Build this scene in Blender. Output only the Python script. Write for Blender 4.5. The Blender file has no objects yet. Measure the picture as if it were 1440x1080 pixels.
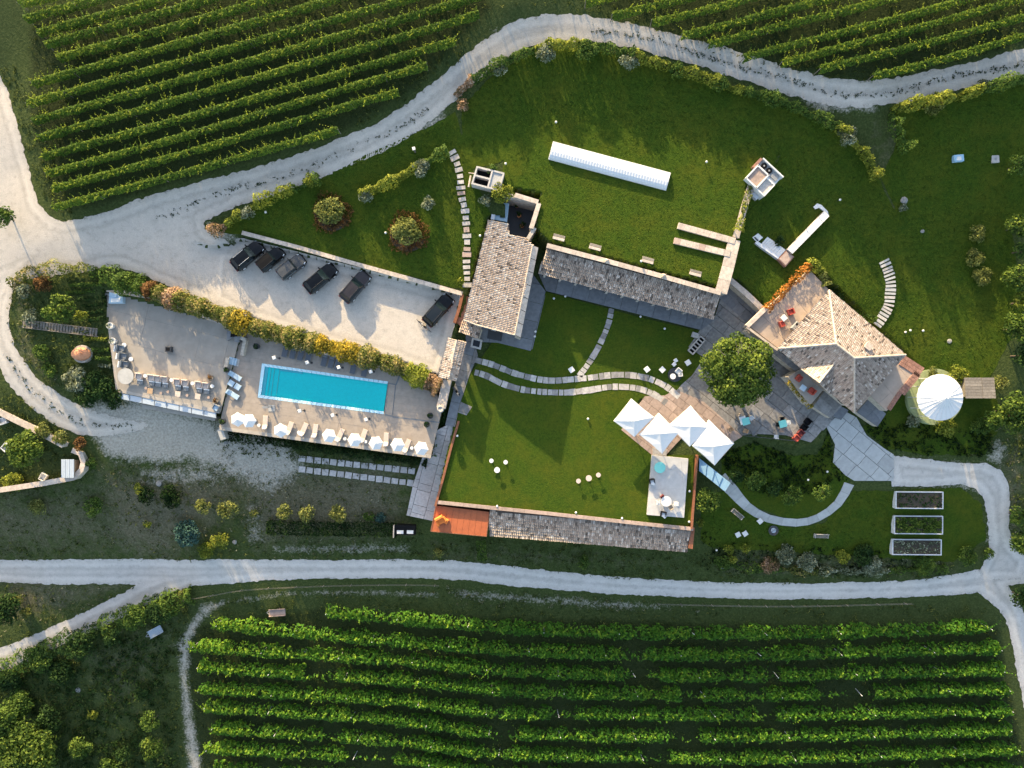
import bpy, math, random
import numpy as np
R = math.radians
random.seed(7); rng = np.random.default_rng(11)
sc = bpy.context.scene
COL = sc.collection
# ------------------------------------------------------------------ camera, world, sun, exposure
HC = 96.0
cam = bpy.data.cameras.new("camera"); camo = bpy.data.objects.new("camera", cam); COL.objects.link(camo)
camo.location = (0, 0, HC); camo.rotation_euler = (0, 0, 0)
cam.sensor_width = 36; cam.lens = 36 * HC / 144.0; cam.clip_start = 1; cam.clip_end = 3000
sc.camera = camo
SUN_EL = R(16.0); SUN_AZ = R(-20.0)          # azimuth from north, positive to the east
sun_dir = (math.sin(SUN_AZ) * math.cos(SUN_EL), math.cos(SUN_AZ) * math.cos(SUN_EL), math.sin(SUN_EL))
world = bpy.data.worlds.new("World"); sc.world = world; world.use_nodes = True
wn = world.node_tree.nodes; wl = world.node_tree.links
sky = wn.new("ShaderNodeTexSky"); sky.sky_type = 'NISHITA'; sky.sun_disc = False
sky.sun_elevation = SUN_EL; sky.sun_rotation = SUN_AZ
sky.air_density = 1.0; sky.dust_density = 2.0; sky.ozone_density = 0.25
wl.new(sky.outputs[0], wn["Background"].inputs[0]); wn["Background"].inputs[1].default_value = 0.15
sl = bpy.data.lights.new("sun", 'SUN'); sl.energy = 3.9; sl.angle = R(0.6); sl.color = (1.0, 0.78, 0.46)
so = bpy.data.objects.new("sun", sl); COL.objects.link(so)
from mathutils import Vector
so.rotation_euler = Vector(sun_dir).to_track_quat('Z', 'Y').to_euler(); so.location = (0, 0, 60)
sc.view_settings.view_transform = 'Standard'; sc.view_settings.look = 'None'
sc.view_settings.exposure = 1.72; sc.view_settings.gamma = 1.0; sc.view_settings.use_curve_mapping = False
sc.cycles.max_bounces = 6; sc.cycles.transparent_max_bounces = 6

# ------------------------------------------------------------------ materials
def nm(name):
    m = bpy.data.materials.new(name); m.use_nodes = True
    return m, m.node_tree.nodes, m.node_tree.links, m.node_tree.nodes["Principled BSDF"]
def noise(n, l, scale, detail=4, rough=.6, co=None, dist=0):
    t = n.new("ShaderNodeTexNoise"); t.inputs["Scale"].default_value = scale; t.inputs["Detail"].default_value = detail
    t.inputs["Roughness"].default_value = rough; t.inputs["Distortion"].default_value = dist
    if co is None:
        g = n.new("ShaderNodeNewGeometry"); co = g.outputs["Position"]
    l.new(co, t.inputs["Vector"]); return t.outputs["Fac"]
def ramp(n, l, fac, stops):
    r = n.new("ShaderNodeValToRGB"); e = r.color_ramp.elements
    while len(e) < len(stops): e.new(.5)
    for k, (p, c) in enumerate(stops):
        e[k].position = p; e[k].color = (*c, 1)
    l.new(fac, r.inputs[0]); return r.outputs[0]
def mixc(n, l, fac, a, b, mode='MIX'):
    m = n.new("ShaderNodeMix"); m.data_type = 'RGBA'; m.blend_type = mode
    for s, v in ((m.inputs[0], fac), (m.inputs[6], a), (m.inputs[7], b)):
        if hasattr(v, 'links') or hasattr(v, 'is_linked'): l.new(v, s)
        elif isinstance(v, tuple): s.default_value = (*v, 1)
        else: s.default_value = v
    return m.outputs[2]
def math_(n, l, op, a, b=None, clamp=False):
    m = n.new("ShaderNodeMath"); m.operation = op; m.use_clamp = clamp
    for s, v in ((m.inputs[0], a), (m.inputs[1], b)):
        if v is None: continue
        if hasattr(v, 'is_linked'): l.new(v, s)
        else: s.default_value = v
    return m.outputs[0]
def attr(n, name):
    a = n.new("ShaderNodeAttribute"); a.attribute_name = name; return a.outputs["Fac"]
def bump(n, l, b, h, s, d=.1):
    k = n.new("ShaderNodeBump"); k.inputs["Strength"].default_value = s; k.inputs["Distance"].default_value = d
    l.new(h, k.inputs["Height"]); l.new(k.outputs[0], b.inputs["Normal"])
def mat(name, c, rough=.8, var=.25, scale=3.0, metal=0, spec=None, objvar=0, dark=None, bmp=0):
    """a plain surface: base colour broken up by two noises, optional per-piece shift"""
    m, n, l, b = nm(name)
    f = noise(n, l, scale, 5)
    lo = dark or tuple(x * (1 - var) for x in c); hi = tuple(min(1, x * (1 + var)) for x in c)
    col = ramp(n, l, f, [(.3, lo), (.7, hi)])
    if objvar:
        oi = n.new("ShaderNodeObjectInfo")
        v = math_(n, l, 'MULTIPLY_ADD', oi.outputs["Random"], 2 * objvar); v.node.inputs[2].default_value = 1 - objvar
        hv = n.new("ShaderNodeHueSaturation"); l.new(col, hv.inputs["Color"]); l.new(v, hv.inputs["Value"]); col = hv.outputs[0]
    l.new(col, b.inputs["Base Color"]); b.inputs["Roughness"].default_value = rough; b.inputs["Metallic"].default_value = metal
    if spec is not None: b.inputs["Specular IOR Level"].default_value = spec
    if bmp: bump(n, l, b, noise(n, l, scale * 3, 4), bmp, .05)
    return m
def leafmat(name, dark, mid, bright, trans=.35):
    m, n, l, b = nm(name)
    dark = tuple(x * 1.2 for x in dark); mid = tuple(x * 1.45 for x in mid); bright = tuple(min(.8, x * 1.6) for x in bright)
    col = ramp(n, l, attr(n, "tint"), [(0, dark), (.5, mid), (1, bright)])
    l.new(col, b.inputs["Base Color"]); b.inputs["Roughness"].default_value = .65; b.inputs["Specular IOR Level"].default_value = .10
    t = n.new("ShaderNodeBsdfTranslucent"); l.new(col, t.inputs[0])
    x = n.new("ShaderNodeMixShader"); x.inputs[0].default_value = trans
    l.new(b.outputs[0], x.inputs[1]); l.new(t.outputs[0], x.inputs[2]); l.new(x.outputs[0], n["Material Output"].inputs[0])
    return m
M = {}
# terrain: rough grass, gravel and dry earth mixed by attributes
m, n, l, b = nm("ground"); M['ground'] = m
fine = noise(n, l, 3.5, 6, .7); big = noise(n, l, .25, 3); mid = noise(n, l, .9, 5, .65)
gr = ramp(n, l, fine, [(.25, (.022, .036, .010)), (.5, (.050, .070, .020)), (.75, (.100, .120, .042))])
dr = ramp(n, l, fine, [(.25, (.060, .055, .030)), (.5, (.125, .115, .072)), (.75, (.22, .205, .145))])
gv = ramp(n, l, fine, [(.25, (.24, .215, .175)), (.5, (.42, .385, .325)), (.75, (.58, .53, .45))])
soil = ramp(n, l, fine, [(.25, (.014, .022, .007)), (.5, (.028, .040, .012)), (.75, (.050, .060, .020))])
def thr(a, w, nz):   # attribute pushed through noise for a ragged border
    v = math_(n, l, 'ADD', a, nz); v = math_(n, l, 'SUBTRACT', v, 1.0 - w / 2); return math_(n, l, 'DIVIDE', v, w, True)
mm = math_(n, l, 'MULTIPLY_ADD', mid, 1.0); mm.node.inputs[2].default_value = 0.0
f2 = math_(n, l, 'MULTIPLY_ADD', fine, .55); l.new(math_(n, l, 'MULTIPLY', mid, .45), f2.node.inputs[2])
c = mixc(n, l, thr(attr(n, "dry"), .5, mid), gr, dr)
c = mixc(n, l, thr(attr(n, "soil"), .5, mid), c, soil)
c = mixc(n, l, thr(attr(n, "gravel"), .22, f2), c, gv)
c = mixc(n, l, math_(n, l, 'MULTIPLY', big, .5), c, mixc(n, l, .5, c, (.02, .03, .01)))
l.new(c, b.inputs["Base Color"]); b.inputs["Roughness"].default_value = .95; b.inputs["Specular IOR Level"].default_value = .1
bump(n, l, b, fine, .8, .25)
# mown lawn
m, n, l, b = nm("lawn"); M['lawn'] = m
f = noise(n, l, 4, 8, .85); g = noise(n, l, .22, 6, .65); g2 = noise(n, l, 1.6, 7, .8)
c = ramp(n, l, f, [(.32, (.021, .047, .0075)), (.5, (.047, .080, .0095)), (.68, (.082, .118, .015))])
c = mixc(n, l, ramp(n, l, g, [(.42, (0, 0, 0)), (.68, (.7, .7, .7))]), c, (.085, .095, .012))
c = mixc(n, l, ramp(n, l, g2, [(.46, (0, 0, 0)), (.66, (.75, .75, .75))]), c, (.026, .055, .009))
l.new(c, b.inputs["Base Color"]); b.inputs["Roughness"].default_value = .95; b.inputs["Specular IOR Level"].default_value = .02
bump(n, l, b, f, 1.0, .2)
# gravel roads
def gravel(name, a, bcol, dirt):
    m, n, l, b = nm(name)
    f = noise(n, l, 7, 6, .8); g = noise(n, l, .5, 5, .6); h = noise(n, l, 2.2, 6, .75)
    c = ramp(n, l, f, [(.22, tuple(x * .72 for x in a)), (.5, a), (.78, bcol)])
    c = mixc(n, l, ramp(n, l, g, [(.4, (0, 0, 0)), (.75, (.6, .6, .6))]), c, dirt)
    c = mixc(n, l, ramp(n, l, h, [(.62, (0, 0, 0)), (.76, (.55, .55, .55))]), c, tuple(x * .55 for x in dirt))
    st = noise(n, l, 1.1, 5, .7); e = math_(n, l, 'ADD', attr(n, "edge"), math_(n, l, 'MULTIPLY', math_(n, l, 'SUBTRACT', h, .5), 1.5))
    e = math_(n, l, 'ADD', e, math_(n, l, 'MULTIPLY', math_(n, l, 'SUBTRACT', f, .5), .7))
    c = mixc(n, l, ramp(n, l, e, [(.46, (0, 0, 0)), (.62, (.6, .6, .6))]), c, (.085, .085, .05))
    c = mixc(n, l, ramp(n, l, st, [(.5, (0, 0, 0)), (.7, (.45, .45, .45))]), c, tuple(x * .7 for x in dirt))
    ins = math_(n, l, 'ADD', attr(n, "inset"), math_(n, l, 'MULTIPLY', math_(n, l, 'SUBTRACT', st, .5), .5))
    def band(mid_, wd): return math_(n, l, 'SUBTRACT', 1.0, math_(n, l, 'DIVIDE', math_(n, l, 'ABSOLUTE', math_(n, l, 'SUBTRACT', ins, mid_)), wd), True)
    c = mixc(n, l, math_(n, l, 'MULTIPLY', band(.85, .4), .22), c, tuple(min(.8, x * 1.15) for x in bcol))
    c = mixc(n, l, math_(n, l, 'MULTIPLY', band(1.5, .4), .30), c, tuple(x * .62 for x in dirt))
    l.new(c, b.inputs["Base Color"]); b.inputs["Roughness"].default_value = .95; b.inputs["Specular IOR Level"].default_value = .1
    bump(n, l, b, f, .9, .08); return m
M['gravel'] = gravel("pale_gravel", (.51, .455, .39), (.64, .58, .50), (.43, .385, .33))
M['road'] = gravel("grey_gravel", (.53, .49, .45), (.66, .62, .57), (.43, .40, .36))
M['concrete'] = mat("concrete", (.36, .355, .34), .9, .14, 1.2, bmp=.2)
M['rampstone'] = mat('ramp_stone', (.44, .41, .39), .85, .2, 3, objvar=.12, bmp=.3)
M['slab'] = mat("concrete_slab", (.37, .37, .36), .85, .12, 1.5, objvar=.1)
M['stone'] = mat("paving_stone", (.205, .195, .185), .85, .28, 2.5, objvar=.22, bmp=.3)
M['stone_l'] = mat("pale_stone", (.38, .355, .33), .85, .25, 3, objvar=.18, bmp=.3)
M['stone_d'] = mat("slate_stone", (.15, .155, .165), .7, .2, 2, objvar=.15)
M['pinkstone'] = mat("pink_stone", (.33, .245, .20), .85, .2, 2.5, objvar=.15)
M['wallstone'] = mat("wall_stone", (.42, .37, .31), .9, .35, 2.2, bmp=.5)
M['coping'] = mat("coping_stone", (.46, .385, .32), .85, .25, 2.5, objvar=.12)
M['plaster'] = mat("wall_plaster", (.36, .32, .275), .9, .15, 1.0)
M['brick'] = mat("brick_paving", (.25, .13, .095), .9, .3, 4, objvar=.15)
M['deck'] = mat("deck_board", (.30, .25, .205), .75, .14, 1.4)
M['terr'] = mat("terrace_screed", (.30, .265, .225), .85, .12, .8)
M['beige'] = mat("beige_tile", (.36, .28, .22), .8, .12, 1.2, objvar=.05)
M['corten'] = mat("corten_steel", (.22, .080, .036), .75, .3, 3)
M['orange'] = mat("orange_paint", (.36, .095, .03), .6, .12, 1.5)
M['orange2'] = mat("orange_fabric", (.75, .20, .03), .8, .1, 3)
M['marble'] = mat("marble", (.47, .455, .435), .5, .1, 1.6)
M['white'] = mat("white_paint", (.64, .63, .61), .6, .05, 2)
M['canvas'] = mat("white_canvas", (.66, .65, .635), .85, .03, 3)
M['trans'] = mat("white_polycarbonate", (.64, .64, .64), .35, .03, 2)
M['wgrey'] = mat("pale_grey_metal", (.55, .56, .58), .5, .1, 2)
M['grey'] = mat("grey_metal", (.22, .225, .23), .5, .1, 2)
M['dark'] = mat("dark_metal", (.035, .036, .04), .5, .1, 2)
M['black'] = mat("black_plastic", (.008, .008, .009), .6, .1, 2, spec=.08)
M['tyre'] = mat("tyre_rubber", (.015, .015, .015), .9, .1, 5)
M['red'] = mat("red_fabric", (.36, .06, .04), .85, .1, 4)
M['maroon'] = mat("maroon_fabric", (.12, .02, .02), .85, .1, 4)
M['turq'] = mat("turquoise_top", (.20, .58, .52), .5, .05, 4)
M['greyfab'] = mat("grey_fabric", (.16, .17, .18), .9, .08, 4)
M['slatefab'] = mat("slate_fabric", (.10, .11, .13), .9, .08, 4)
M['pinkfab'] = mat("sand_fabric", (.52, .42, .36), .9, .08, 4)
M['bluefab'] = mat("pale_blue_fabric", (.36, .47, .56), .9, .06, 4)
M['wood'] = mat("weathered_wood", (.20, .175, .145), .85, .25, 4, objvar=.18)
M['woodw'] = mat("warm_wood", (.36, .24, .14), .8, .2, 4, objvar=.15)
M['terracotta'] = mat("terracotta", (.56, .24, .12), .85, .2, 3)
M['bark'] = mat("bark", (.10, .075, .05), .95, .3, 6)
M['soil'] = mat("bed_soil", (.055, .045, .032), .95, .4, 5)
M['bluetone'] = mat("pale_blue_panel", (.26, .43, .58), .35, .06, 1.5)
M['glassblue'] = mat("blue_glass", (.30, .42, .50), .15, .08, 1.5)
M['steelroof'] = mat("pale_sheet_metal", (.38, .43, .48), .4, .06, 2)
M['pooltile'] = mat("pool_mosaic", (.04, .97, .92), .5, .04, 2.5)
M['poolcope'] = mat("pool_coping", (.50, .72, .80), .6, .05, 2)
M['rock'] = mat("white_rock", (.22, .215, .20), .9, .1, 5)
M['slope'] = mat("roof_underlay", (.16, .12, .095), .95, .2, 3)
m, n, l, b = nm("pool_water"); M['water'] = m
b.inputs["Base Color"].default_value = (.55, .93, 1, 1); b.inputs["Roughness"].default_value = .03
b.inputs["Transmission Weight"].default_value = 1; b.inputs["IOR"].default_value = 1.33
tr = n.new("ShaderNodeBsdfTransparent"); tr.inputs[0].default_value = (.72, 1.0, 1.0, 1)
gl = n.new("ShaderNodeBsdfGlossy"); gl.inputs["Roughness"].default_value = .05
fr = n.new("ShaderNodeFresnel"); fr.inputs[0].default_value = 1.33
wv = n.new("ShaderNodeBump"); wv.inputs["Strength"].default_value = .08; wv.inputs["Distance"].default_value = .05
l.new(noise(n, l, 2.2, 3), wv.inputs["Height"]); l.new(wv.outputs[0], gl.inputs["Normal"]); l.new(wv.outputs[0], fr.inputs["Normal"])
ms = n.new("ShaderNodeMixShader"); l.new(fr.outputs[0], ms.inputs[0]); l.new(tr.outputs[0], ms.inputs[1]); l.new(gl.outputs[0], ms.inputs[2])
l.new(ms.outputs[0], n["Material Output"].inputs[0])
def glassmat(name, c, a):
    m, n, l, b = nm(name)
    b.inputs["Base Color"].default_value = (*c, 1); b.inputs["Roughness"].default_value = .08; b.inputs["Specular IOR Level"].default_value = .4
    return m
M['carglass'] = glassmat("car_glass", (.008, .016, .020), 1)
M['lampglass'] = glassmat("headlight_glass", (.75, .78, .8), 1)
M['darkglass'] = glassmat("dark_glass", (.012, .016, .02), 1)
def paint(name, c):
    m, n, l, b = nm(name)
    f = noise(n, l, 8, 3); l.new(ramp(n, l, f, [(.4, tuple(x * .9 for x in c)), (.6, tuple(x * 1.1 for x in c))]), b.inputs["Base Color"])
    b.inputs["Roughness"].default_value = .06; b.inputs["Specular IOR Level"].default_value = .3; b.inputs["Coat Weight"].default_value = .0
    return m
M['carblack'] = paint("black_car_paint", (.0025, .0028, .0036)); M['cargrey'] = paint("grey_car_paint", (.045, .048, .052))
M['carbronze'] = paint("bronze_car_paint", (.030, .027, .030)); M['carsilver'] = paint("silver_car_paint", (.065, .068, .072))
# clay roof tiles, tinted per tile
def tilemat(name, stops):
    m, n, l, b = nm(name)
    c = ramp(n, l, attr(n, "tint"), stops)
    c = mixc(n, l, math_(n, l, 'MULTIPLY', noise(n, l, 9, 4), .4), c, (.26, .22, .18))
    c = mixc(n, l, ramp(n, l, noise(n, l, 1.1, 5, .7), [(.5, (0, 0, 0)), (.75, (.55, .55, .55))]), c, (.40, .35, .29))
    l.new(c, b.inputs["Base Color"]); b.inputs["Roughness"].default_value = .9; return m
M['tile'] = tilemat("clay_tile", [(0, (.09, .065, .05)), (.12, (.28, .20, .145)), (.45, (.44, .33, .25)), (.8, (.54, .43, .34)), (1, (.66, .58, .49))])
M['tile_shade'] = tilemat("shaded_clay_tile", [(0, (.035, .026, .02)), (.2, (.15, .115, .09)), (.5, (.28, .225, .18)), (.8, (.38, .32, .265)), (1, (.54, .48, .42))])  # darker clay_tile copy; shade of averted slopes put into its colour
L = {}
L['vine'] = leafmat("vine_leaf", (.022, .045, .008), (.060, .110, .014), (.170, .200, .020), .30)
L['vine2'] = leafmat("vine_leaf_deep", (.016, .050, .006), (.040, .112, .011), (.130, .195, .018), .30)
L['green'] = leafmat("green_leaf", (.020, .042, .010), (.050, .090, .016), (.110, .150, .026))
L['deep'] = leafmat("deep_green_leaf", (.008, .020, .006), (.018, .040, .010), (.042, .075, .018))
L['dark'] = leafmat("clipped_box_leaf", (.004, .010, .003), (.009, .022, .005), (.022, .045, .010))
L['tree'] = leafmat("tree_leaf", (.018, .038, .008), (.050, .085, .014), (.125, .160, .026))
L['yellow'] = leafmat("yellow_green_leaf", (.055, .075, .010), (.130, .155, .020), (.250, .250, .040))
L['gold'] = leafmat("golden_flower", (.05, .06, .012), (.19, .15, .018), (.42, .29, .03))
L['rust'] = leafmat("rust_leaf", (.040, .024, .010), (.10, .052, .020), (.19, .10, .034))
L['orange'] = leafmat("orange_creeper_leaf", (.08, .035, .010), (.24, .090, .018), (.42, .19, .035))
L['pink'] = leafmat("pink_flower", (.06, .07, .02), (.20, .125, .07), (.40, .27, .18))
L['mixed'] = leafmat("flower_hedge_leaf", (.030, .050, .010), (.095, .110, .022), (.30, .22, .09))
L['silver'] = leafmat("silver_leaf", (.05, .065, .035), (.11, .13, .075), (.28, .30, .22))
L['blue'] = leafmat("blue_green_leaf", (.012, .035, .028), (.028, .065, .055), (.055, .105, .085))
L['olive'] = leafmat("olive_leaf", (.050, .062, .016), (.110, .125, .030), (.200, .205, .060))
L['lawnblade'] = leafmat("lawn_blade", (.020, .043, .006), (.044, .074, .009), (.080, .108, .014), .35)
L['grass'] = leafmat("grass_blade", (.022, .038, .009), (.050, .070, .016), (.105, .115, .032), .3)
L['weed'] = leafmat("dry_weed", (.060, .060, .030), (.13, .125, .070), (.26, .25, .17), .3)
# ------------------------------------------------------------------ from a survey point to metres
def W(px, py, z=0.0):
    k = (HC - z) / HC / 10.0
    return ((px - 720) * k, (540 - py) * k)
def Wa(pts, z=0.0): return [W(a, b, z) for a, b in pts]
def inside(x, y, poly):
    x = np.asarray(x); y = np.asarray(y); r = np.zeros(x.shape, bool); n = len(poly)
    for i in range(n):
        (x1, y1), (x2, y2) = poly[i], poly[(i + 1) % n]
        if y1 == y2: continue
        r ^= ((y1 > y) != (y2 > y)) & (x < (x2 - x1) * (y - y1) / (y2 - y1) + x1)
    return r
def sdf(x, y, poly):
    d = np.full(np.shape(x), 1e9); n = len(poly)
    for i in range(n):
        d = np.minimum(d, dseg(x, y, poly[i], poly[(i + 1) % n])[0])
    return np.where(inside(x, y, poly), -d, d)
def dseg(x, y, a, b):
    dx, dy = b[0] - a[0], b[1] - a[1]; q = dx * dx + dy * dy + 1e-12
    t = np.clip(((x - a[0]) * dx + (y - a[1]) * dy) / q, 0, 1)
    return np.hypot(x - a[0] - t * dx, y - a[1] - t * dy), t
def spline(pts, step=1.0):
    P = np.array(pts, float); n = len(P); out = []
    for i in range(n - 1):
        p0, p1, p2, p3 = P[max(i - 1, 0)], P[i], P[i + 1], P[min(i + 2, n - 1)]
        k = max(2, int(np.hypot(*(p2 - p1)[:2]) / step))
        for t in np.arange(k) / k:
            out.append(.5 * (2 * p1 + (p2 - p0) * t + (2 * p0 - 5 * p1 + 4 * p2 - p3) * t * t + (3 * p1 - p0 - 3 * p2 + p3) * t ** 3))
    out.append(P[-1]); return np.array(out)
# ground levels: (x, y, z) in survey units, metres up; the hill falls towards the south
CTRL = [(-150,-150,8.5),(360,-150,9.0),(720,-150,9.0),(1100,-150,9),(1600,-150,9),
 (0,0,6.2),(200,0,6.6),(360,0,7.0),(720,0,7.5),(1080,0,8.2),(1440,0,8.5),
 (60,150,4.4),(250,120,5.2),(450,100,5.7),(80,280,2.8),(200,240,3.4),(360,200,4.3),(500,180,4.8),(620,115,5.1),(700,60,6.0),(780,40,6.0),(900,58,6.1),(1050,95,6.0),(1190,132,6.4),(1330,112,6.9),(1440,85,7.2),
 (0,120,3.4),(-100,200,3.2),(30,240,2.6),(60,340,2.2),(150,345,2.1),(250,320,2.3),(250,370,1.6),(330,360,1.2),(400,425,1.0),(330,420,1.0),(180,375,1.5),(600,470,1.0),(500,450,1.0),(-100,400,1.2),
 (330,310,2.3),(380,285,2.9),(450,250,3.4),(350,328,2.0),(420,350,2.1),(500,372,2.2),(640,405,2.4),(560,250,3.7),(600,330,3.1),(640,250,3.8),(660,300,3.4),(655,390,2.5),(665,200,4.3),
 (720,160,4.4),(700,230,4.2),(780,150,4.4),(880,170,4.3),(960,200,4.25),(1050,215,4.2),(1060,180,4.6),(820,110,4.9),(950,130,4.8),(1060,160,4.9),(720,110,5.2),(780,250,4.2),(900,300,4.2),(1000,300,4.2),
 (1100,230,3.0),(1080,330,2.1),(1040,380,1.9),(1075,415,1.9),(1150,260,3.0),(1180,170,5.6),(1200,300,2.3),(1250,220,4.2),(1140,370,2.0),(1200,420,1.6),(1260,440,.7),(1280,490,.4),(1350,480,.4),(1350,350,1.2),(1360,200,5.2),(1430,300,2.6),(1430,480,.5),
 (1320,560,.0),(1380,545,.3),(1230,600,-.4),(1300,620,-1.0),(1400,600,-.8),(1185,590,-.2),(1240,640,-.9),(1200,670,-1.2),(1320,665,-1.6),(1400,680,-2.1),(1410,740,-3.6),(1420,800,-5.0),(1500,700,-2.6),(1500,560,.5),
 (1150,640,-.9),(1080,650,-1.2),(1030,660,-1.0),(1000,690,-1.8),(1060,710,-2.6),(1120,735,-3.1),(1185,690,-1.8),(1290,720,-2.9),(1290,790,-4.6),(1180,780,-4.4),(1000,740,-3.6),(1000,780,-4.8),(1080,780,-4.7),(1370,760,-4.2),
 (10,400,1.2),(0,450,.9),(20,520,.3),(60,570,-.4),(110,600,-1.0),(180,590,-1.4),(60,430,.9),(100,420,.8),(70,500,.3),(120,500,.1),(110,550,-.4),(150,570,-1.0),(240,585,-1.8),(220,630,-2.6),(300,620,-2.9),(300,650,-3.3),(150,650,-2.4),
 (50,640,-2.3),(0,590,-.9),(-80,600,-.9),(0,690,-3.2),(90,680,-3.0),(120,640,-2.2),(450,640,-3.3),(450,665,-3.6),(560,665,-3.6),(430,615,-2.8),(570,640,-2.9),(400,700,-4.2),(560,710,-4.4),(250,700,-4.0),(100,730,-4.6),(590,700,-4.2),
 (0,760,-5.8),(200,750,-5.2),(400,745,-5.2),(570,750,-5.2),(640,770,-5.6),(800,785,-5.9),(950,785,-5.6),
 (-100,800,-7.3),(0,800,-7.3),(200,802,-6.9),(400,800,-6.2),(600,800,-6.2),(800,815,-6.4),(1000,828,-6.3),(1200,828,-6.1),(1350,822,-5.7),(1500,790,-4.8),
 (0,930,-8.9),(100,890,-8.3),(80,850,-7.8),(200,860,-7.9),(-100,960,-8.8),(300,850,-7.1),(500,850,-7.2),(720,860,-7.3),(1000,860,-7.1),(1300,860,-6.9),(1430,880,-6.9),
 (300,960,-9.6),(720,960,-9.6),(1100,960,-9.4),(1430,960,-8.9),(100,1000,-10.4),(0,1080,-12),(300,1080,-12.4),(720,1080,-12.4),(1100,1080,-12),(1440,1080,-11.4),
 (-150,1200,-14),(300,1200,-15),(720,1200,-15),(1100,1200,-14.6),(1600,1200,-13),(1600,900,-7),(1600,400,2),(-200,700,-4)]
CTRL = [(a, b, z - 1.1 * min(1, max(0, (b - 715) / 60)) if not (a > 1380 and b < 800) else z) for a, b, z in CTRL]
_c = np.array([(*W(a, b, z), z) for a, b, z in CTRL])
def _rbf():
    X = _c[:, :2]; D = np.hypot(X[:, None, 0] - X[None, :, 0], X[:, None, 1] - X[None, :, 1])
    n = len(X); A = np.zeros((n + 3, n + 3)); A[:n, :n] = -D - np.eye(n) * -0.6
    A[:n, n] = 1; A[:n, n + 1:] = X; A[n, :n] = 1; A[n + 1:, :n] = X.T
    return X, np.linalg.solve(A, np.concatenate([_c[:, 2], [0, 0, 0]]))
_X, _w = _rbf()
_xs = np.arange(-92, 92.01, .5); _ys = np.arange(-76, 76.01, .5)
_gx, _gy = np.meshgrid(_xs, _ys)
_B = _w[-3] + _w[-2] * _gx + _w[-1] * _gy
for k in range(len(_X)): _B -= _w[k] * np.hypot(_gx - _X[k, 0], _gy - _X[k, 1])
for _ in range(3):       # soften the survey's creases
    p = np.pad(_B, 1, mode='edge'); _B = (p[1:-1, 1:-1] * 2 + p[:-2, 1:-1] + p[2:, 1:-1] + p[1:-1, :-2] + p[1:-1, 2:]) / 6
def base(x, y):
    fx = np.clip((np.asarray(x, float) + 92) / .5, 0, len(_xs) - 1.001); fy = np.clip((np.asarray(y, float) + 76) / .5, 0, len(_ys) - 1.001)
    i = fx.astype(int); j = fy.astype(int); u = fx - i; v = fy - j
    return (_B[j, i] * (1 - u) + _B[j, i + 1] * u) * (1 - v) + (_B[j + 1, i] * (1 - u) + _B[j + 1, i + 1] * u) * v
ZU = 4.2     # upper lawn
ZC = 1.0     # car park
ZT = 0.35    # west terrace
UPPER = Wa([(768,346),(1012,411),(1052,268),(1062,240),(1000,215),(900,190),(780,165),(712,200),(704,262),(760,283),(751,320)], ZU)
CARPARK = Wa([(336,338),(345,337),(649,415),(640,455),(618,530),(560,508),(440,478),(330,440),(300,420),(310,370)], ZC)
COURT = Wa([(650,450),(690,312),(716,315),(722,278),(758,284),(750,330),(768,350),(1012,414),(1026,394),(1072,437),(1140,378),(1166,405),(1275,500),(1296,521),(1247,578),(1204,585),(1165,598),(1160,622),(1122,632),(1060,612),(1028,622),(1000,640),(982,646),(975,742),(690,715),(613,707),(632,620),(643,575),(612,545),(640,478)], 0)

DECK = Wa([(338,465),(400,480),(470,500),(560,520),(612,548),(622,575),(606,641),(308,601)], 0)
TERR = Wa([(147,408),(335,462),(338,470),(310,579),(164,549)], ZT)
PIT = Wa([(708,275),(756,288),(742,338),(716,330)], 3)
POOLPIT = Wa([(366,509),(549,534),(543,585),(360,561)], 0)
LEVELS = [(CARPARK, ZC), (UPPER, ZU), (COURT, -.12), (DECK, -.15), (TERR, ZT - .15), (PIT, 0.0), (POOLPIT, -1.9)]
WBLEND = Wa([(240,330),(300,350),(343,338),(330,360),(330,430),(350,452),(240,425)], ZC)
NBLEND = Wa([(690,20),(1180,80),(1085,240),(1062,243),(1000,230),(780,180),(712,215),(640,240)], ZU)
def T(x, y):
    x = np.asarray(x, float); y = np.asarray(y, float); z = base(x, y)
    nb = inside(x, y, NBLEND) & ~inside(x, y, UPPER)
    if np.any(nb):
        d = np.clip(sdf(x, y, UPPER) / 6.0, 0, 1); d = d * d * (3 - 2 * d); z = np.where(nb, ZU * (1 - d) + z * d, z)
    nb = inside(x, y, WBLEND) & ~inside(x, y, CARPARK)
    if np.any(nb):
        d = np.clip(sdf(x, y, CARPARK) / 5.0, 0, 1); d = d * d * (3 - 2 * d); z = np.where(nb, ZC * (1 - d) + z * d, z)
    for poly, h in LEVELS:
        q = np.array(poly); a, c = q.min(0), q.max(0)
        bb = (x >= a[0]) & (x <= c[0]) & (y >= a[1]) & (y <= c[1])
        if not np.any(bb): continue
        z = np.where(bb & inside(x, y, poly), h, z)
    return z
def G(px, py, dz=0.0, smooth=False):
    """ground point seen at a survey position, dz above the ground"""
    z = 0.0; f = base if smooth else T
    for _ in range(12):
        x, y = W(px, py, z + dz); z = .4 * z + .6 * float(f(np.array(x), np.array(y)))
    return (x, y, float(f(np.array(x), np.array(y))) + dz)
def Ga(pts, dz=0.0): return [G(a, b, dz)[:2] for a, b in pts]
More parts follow.
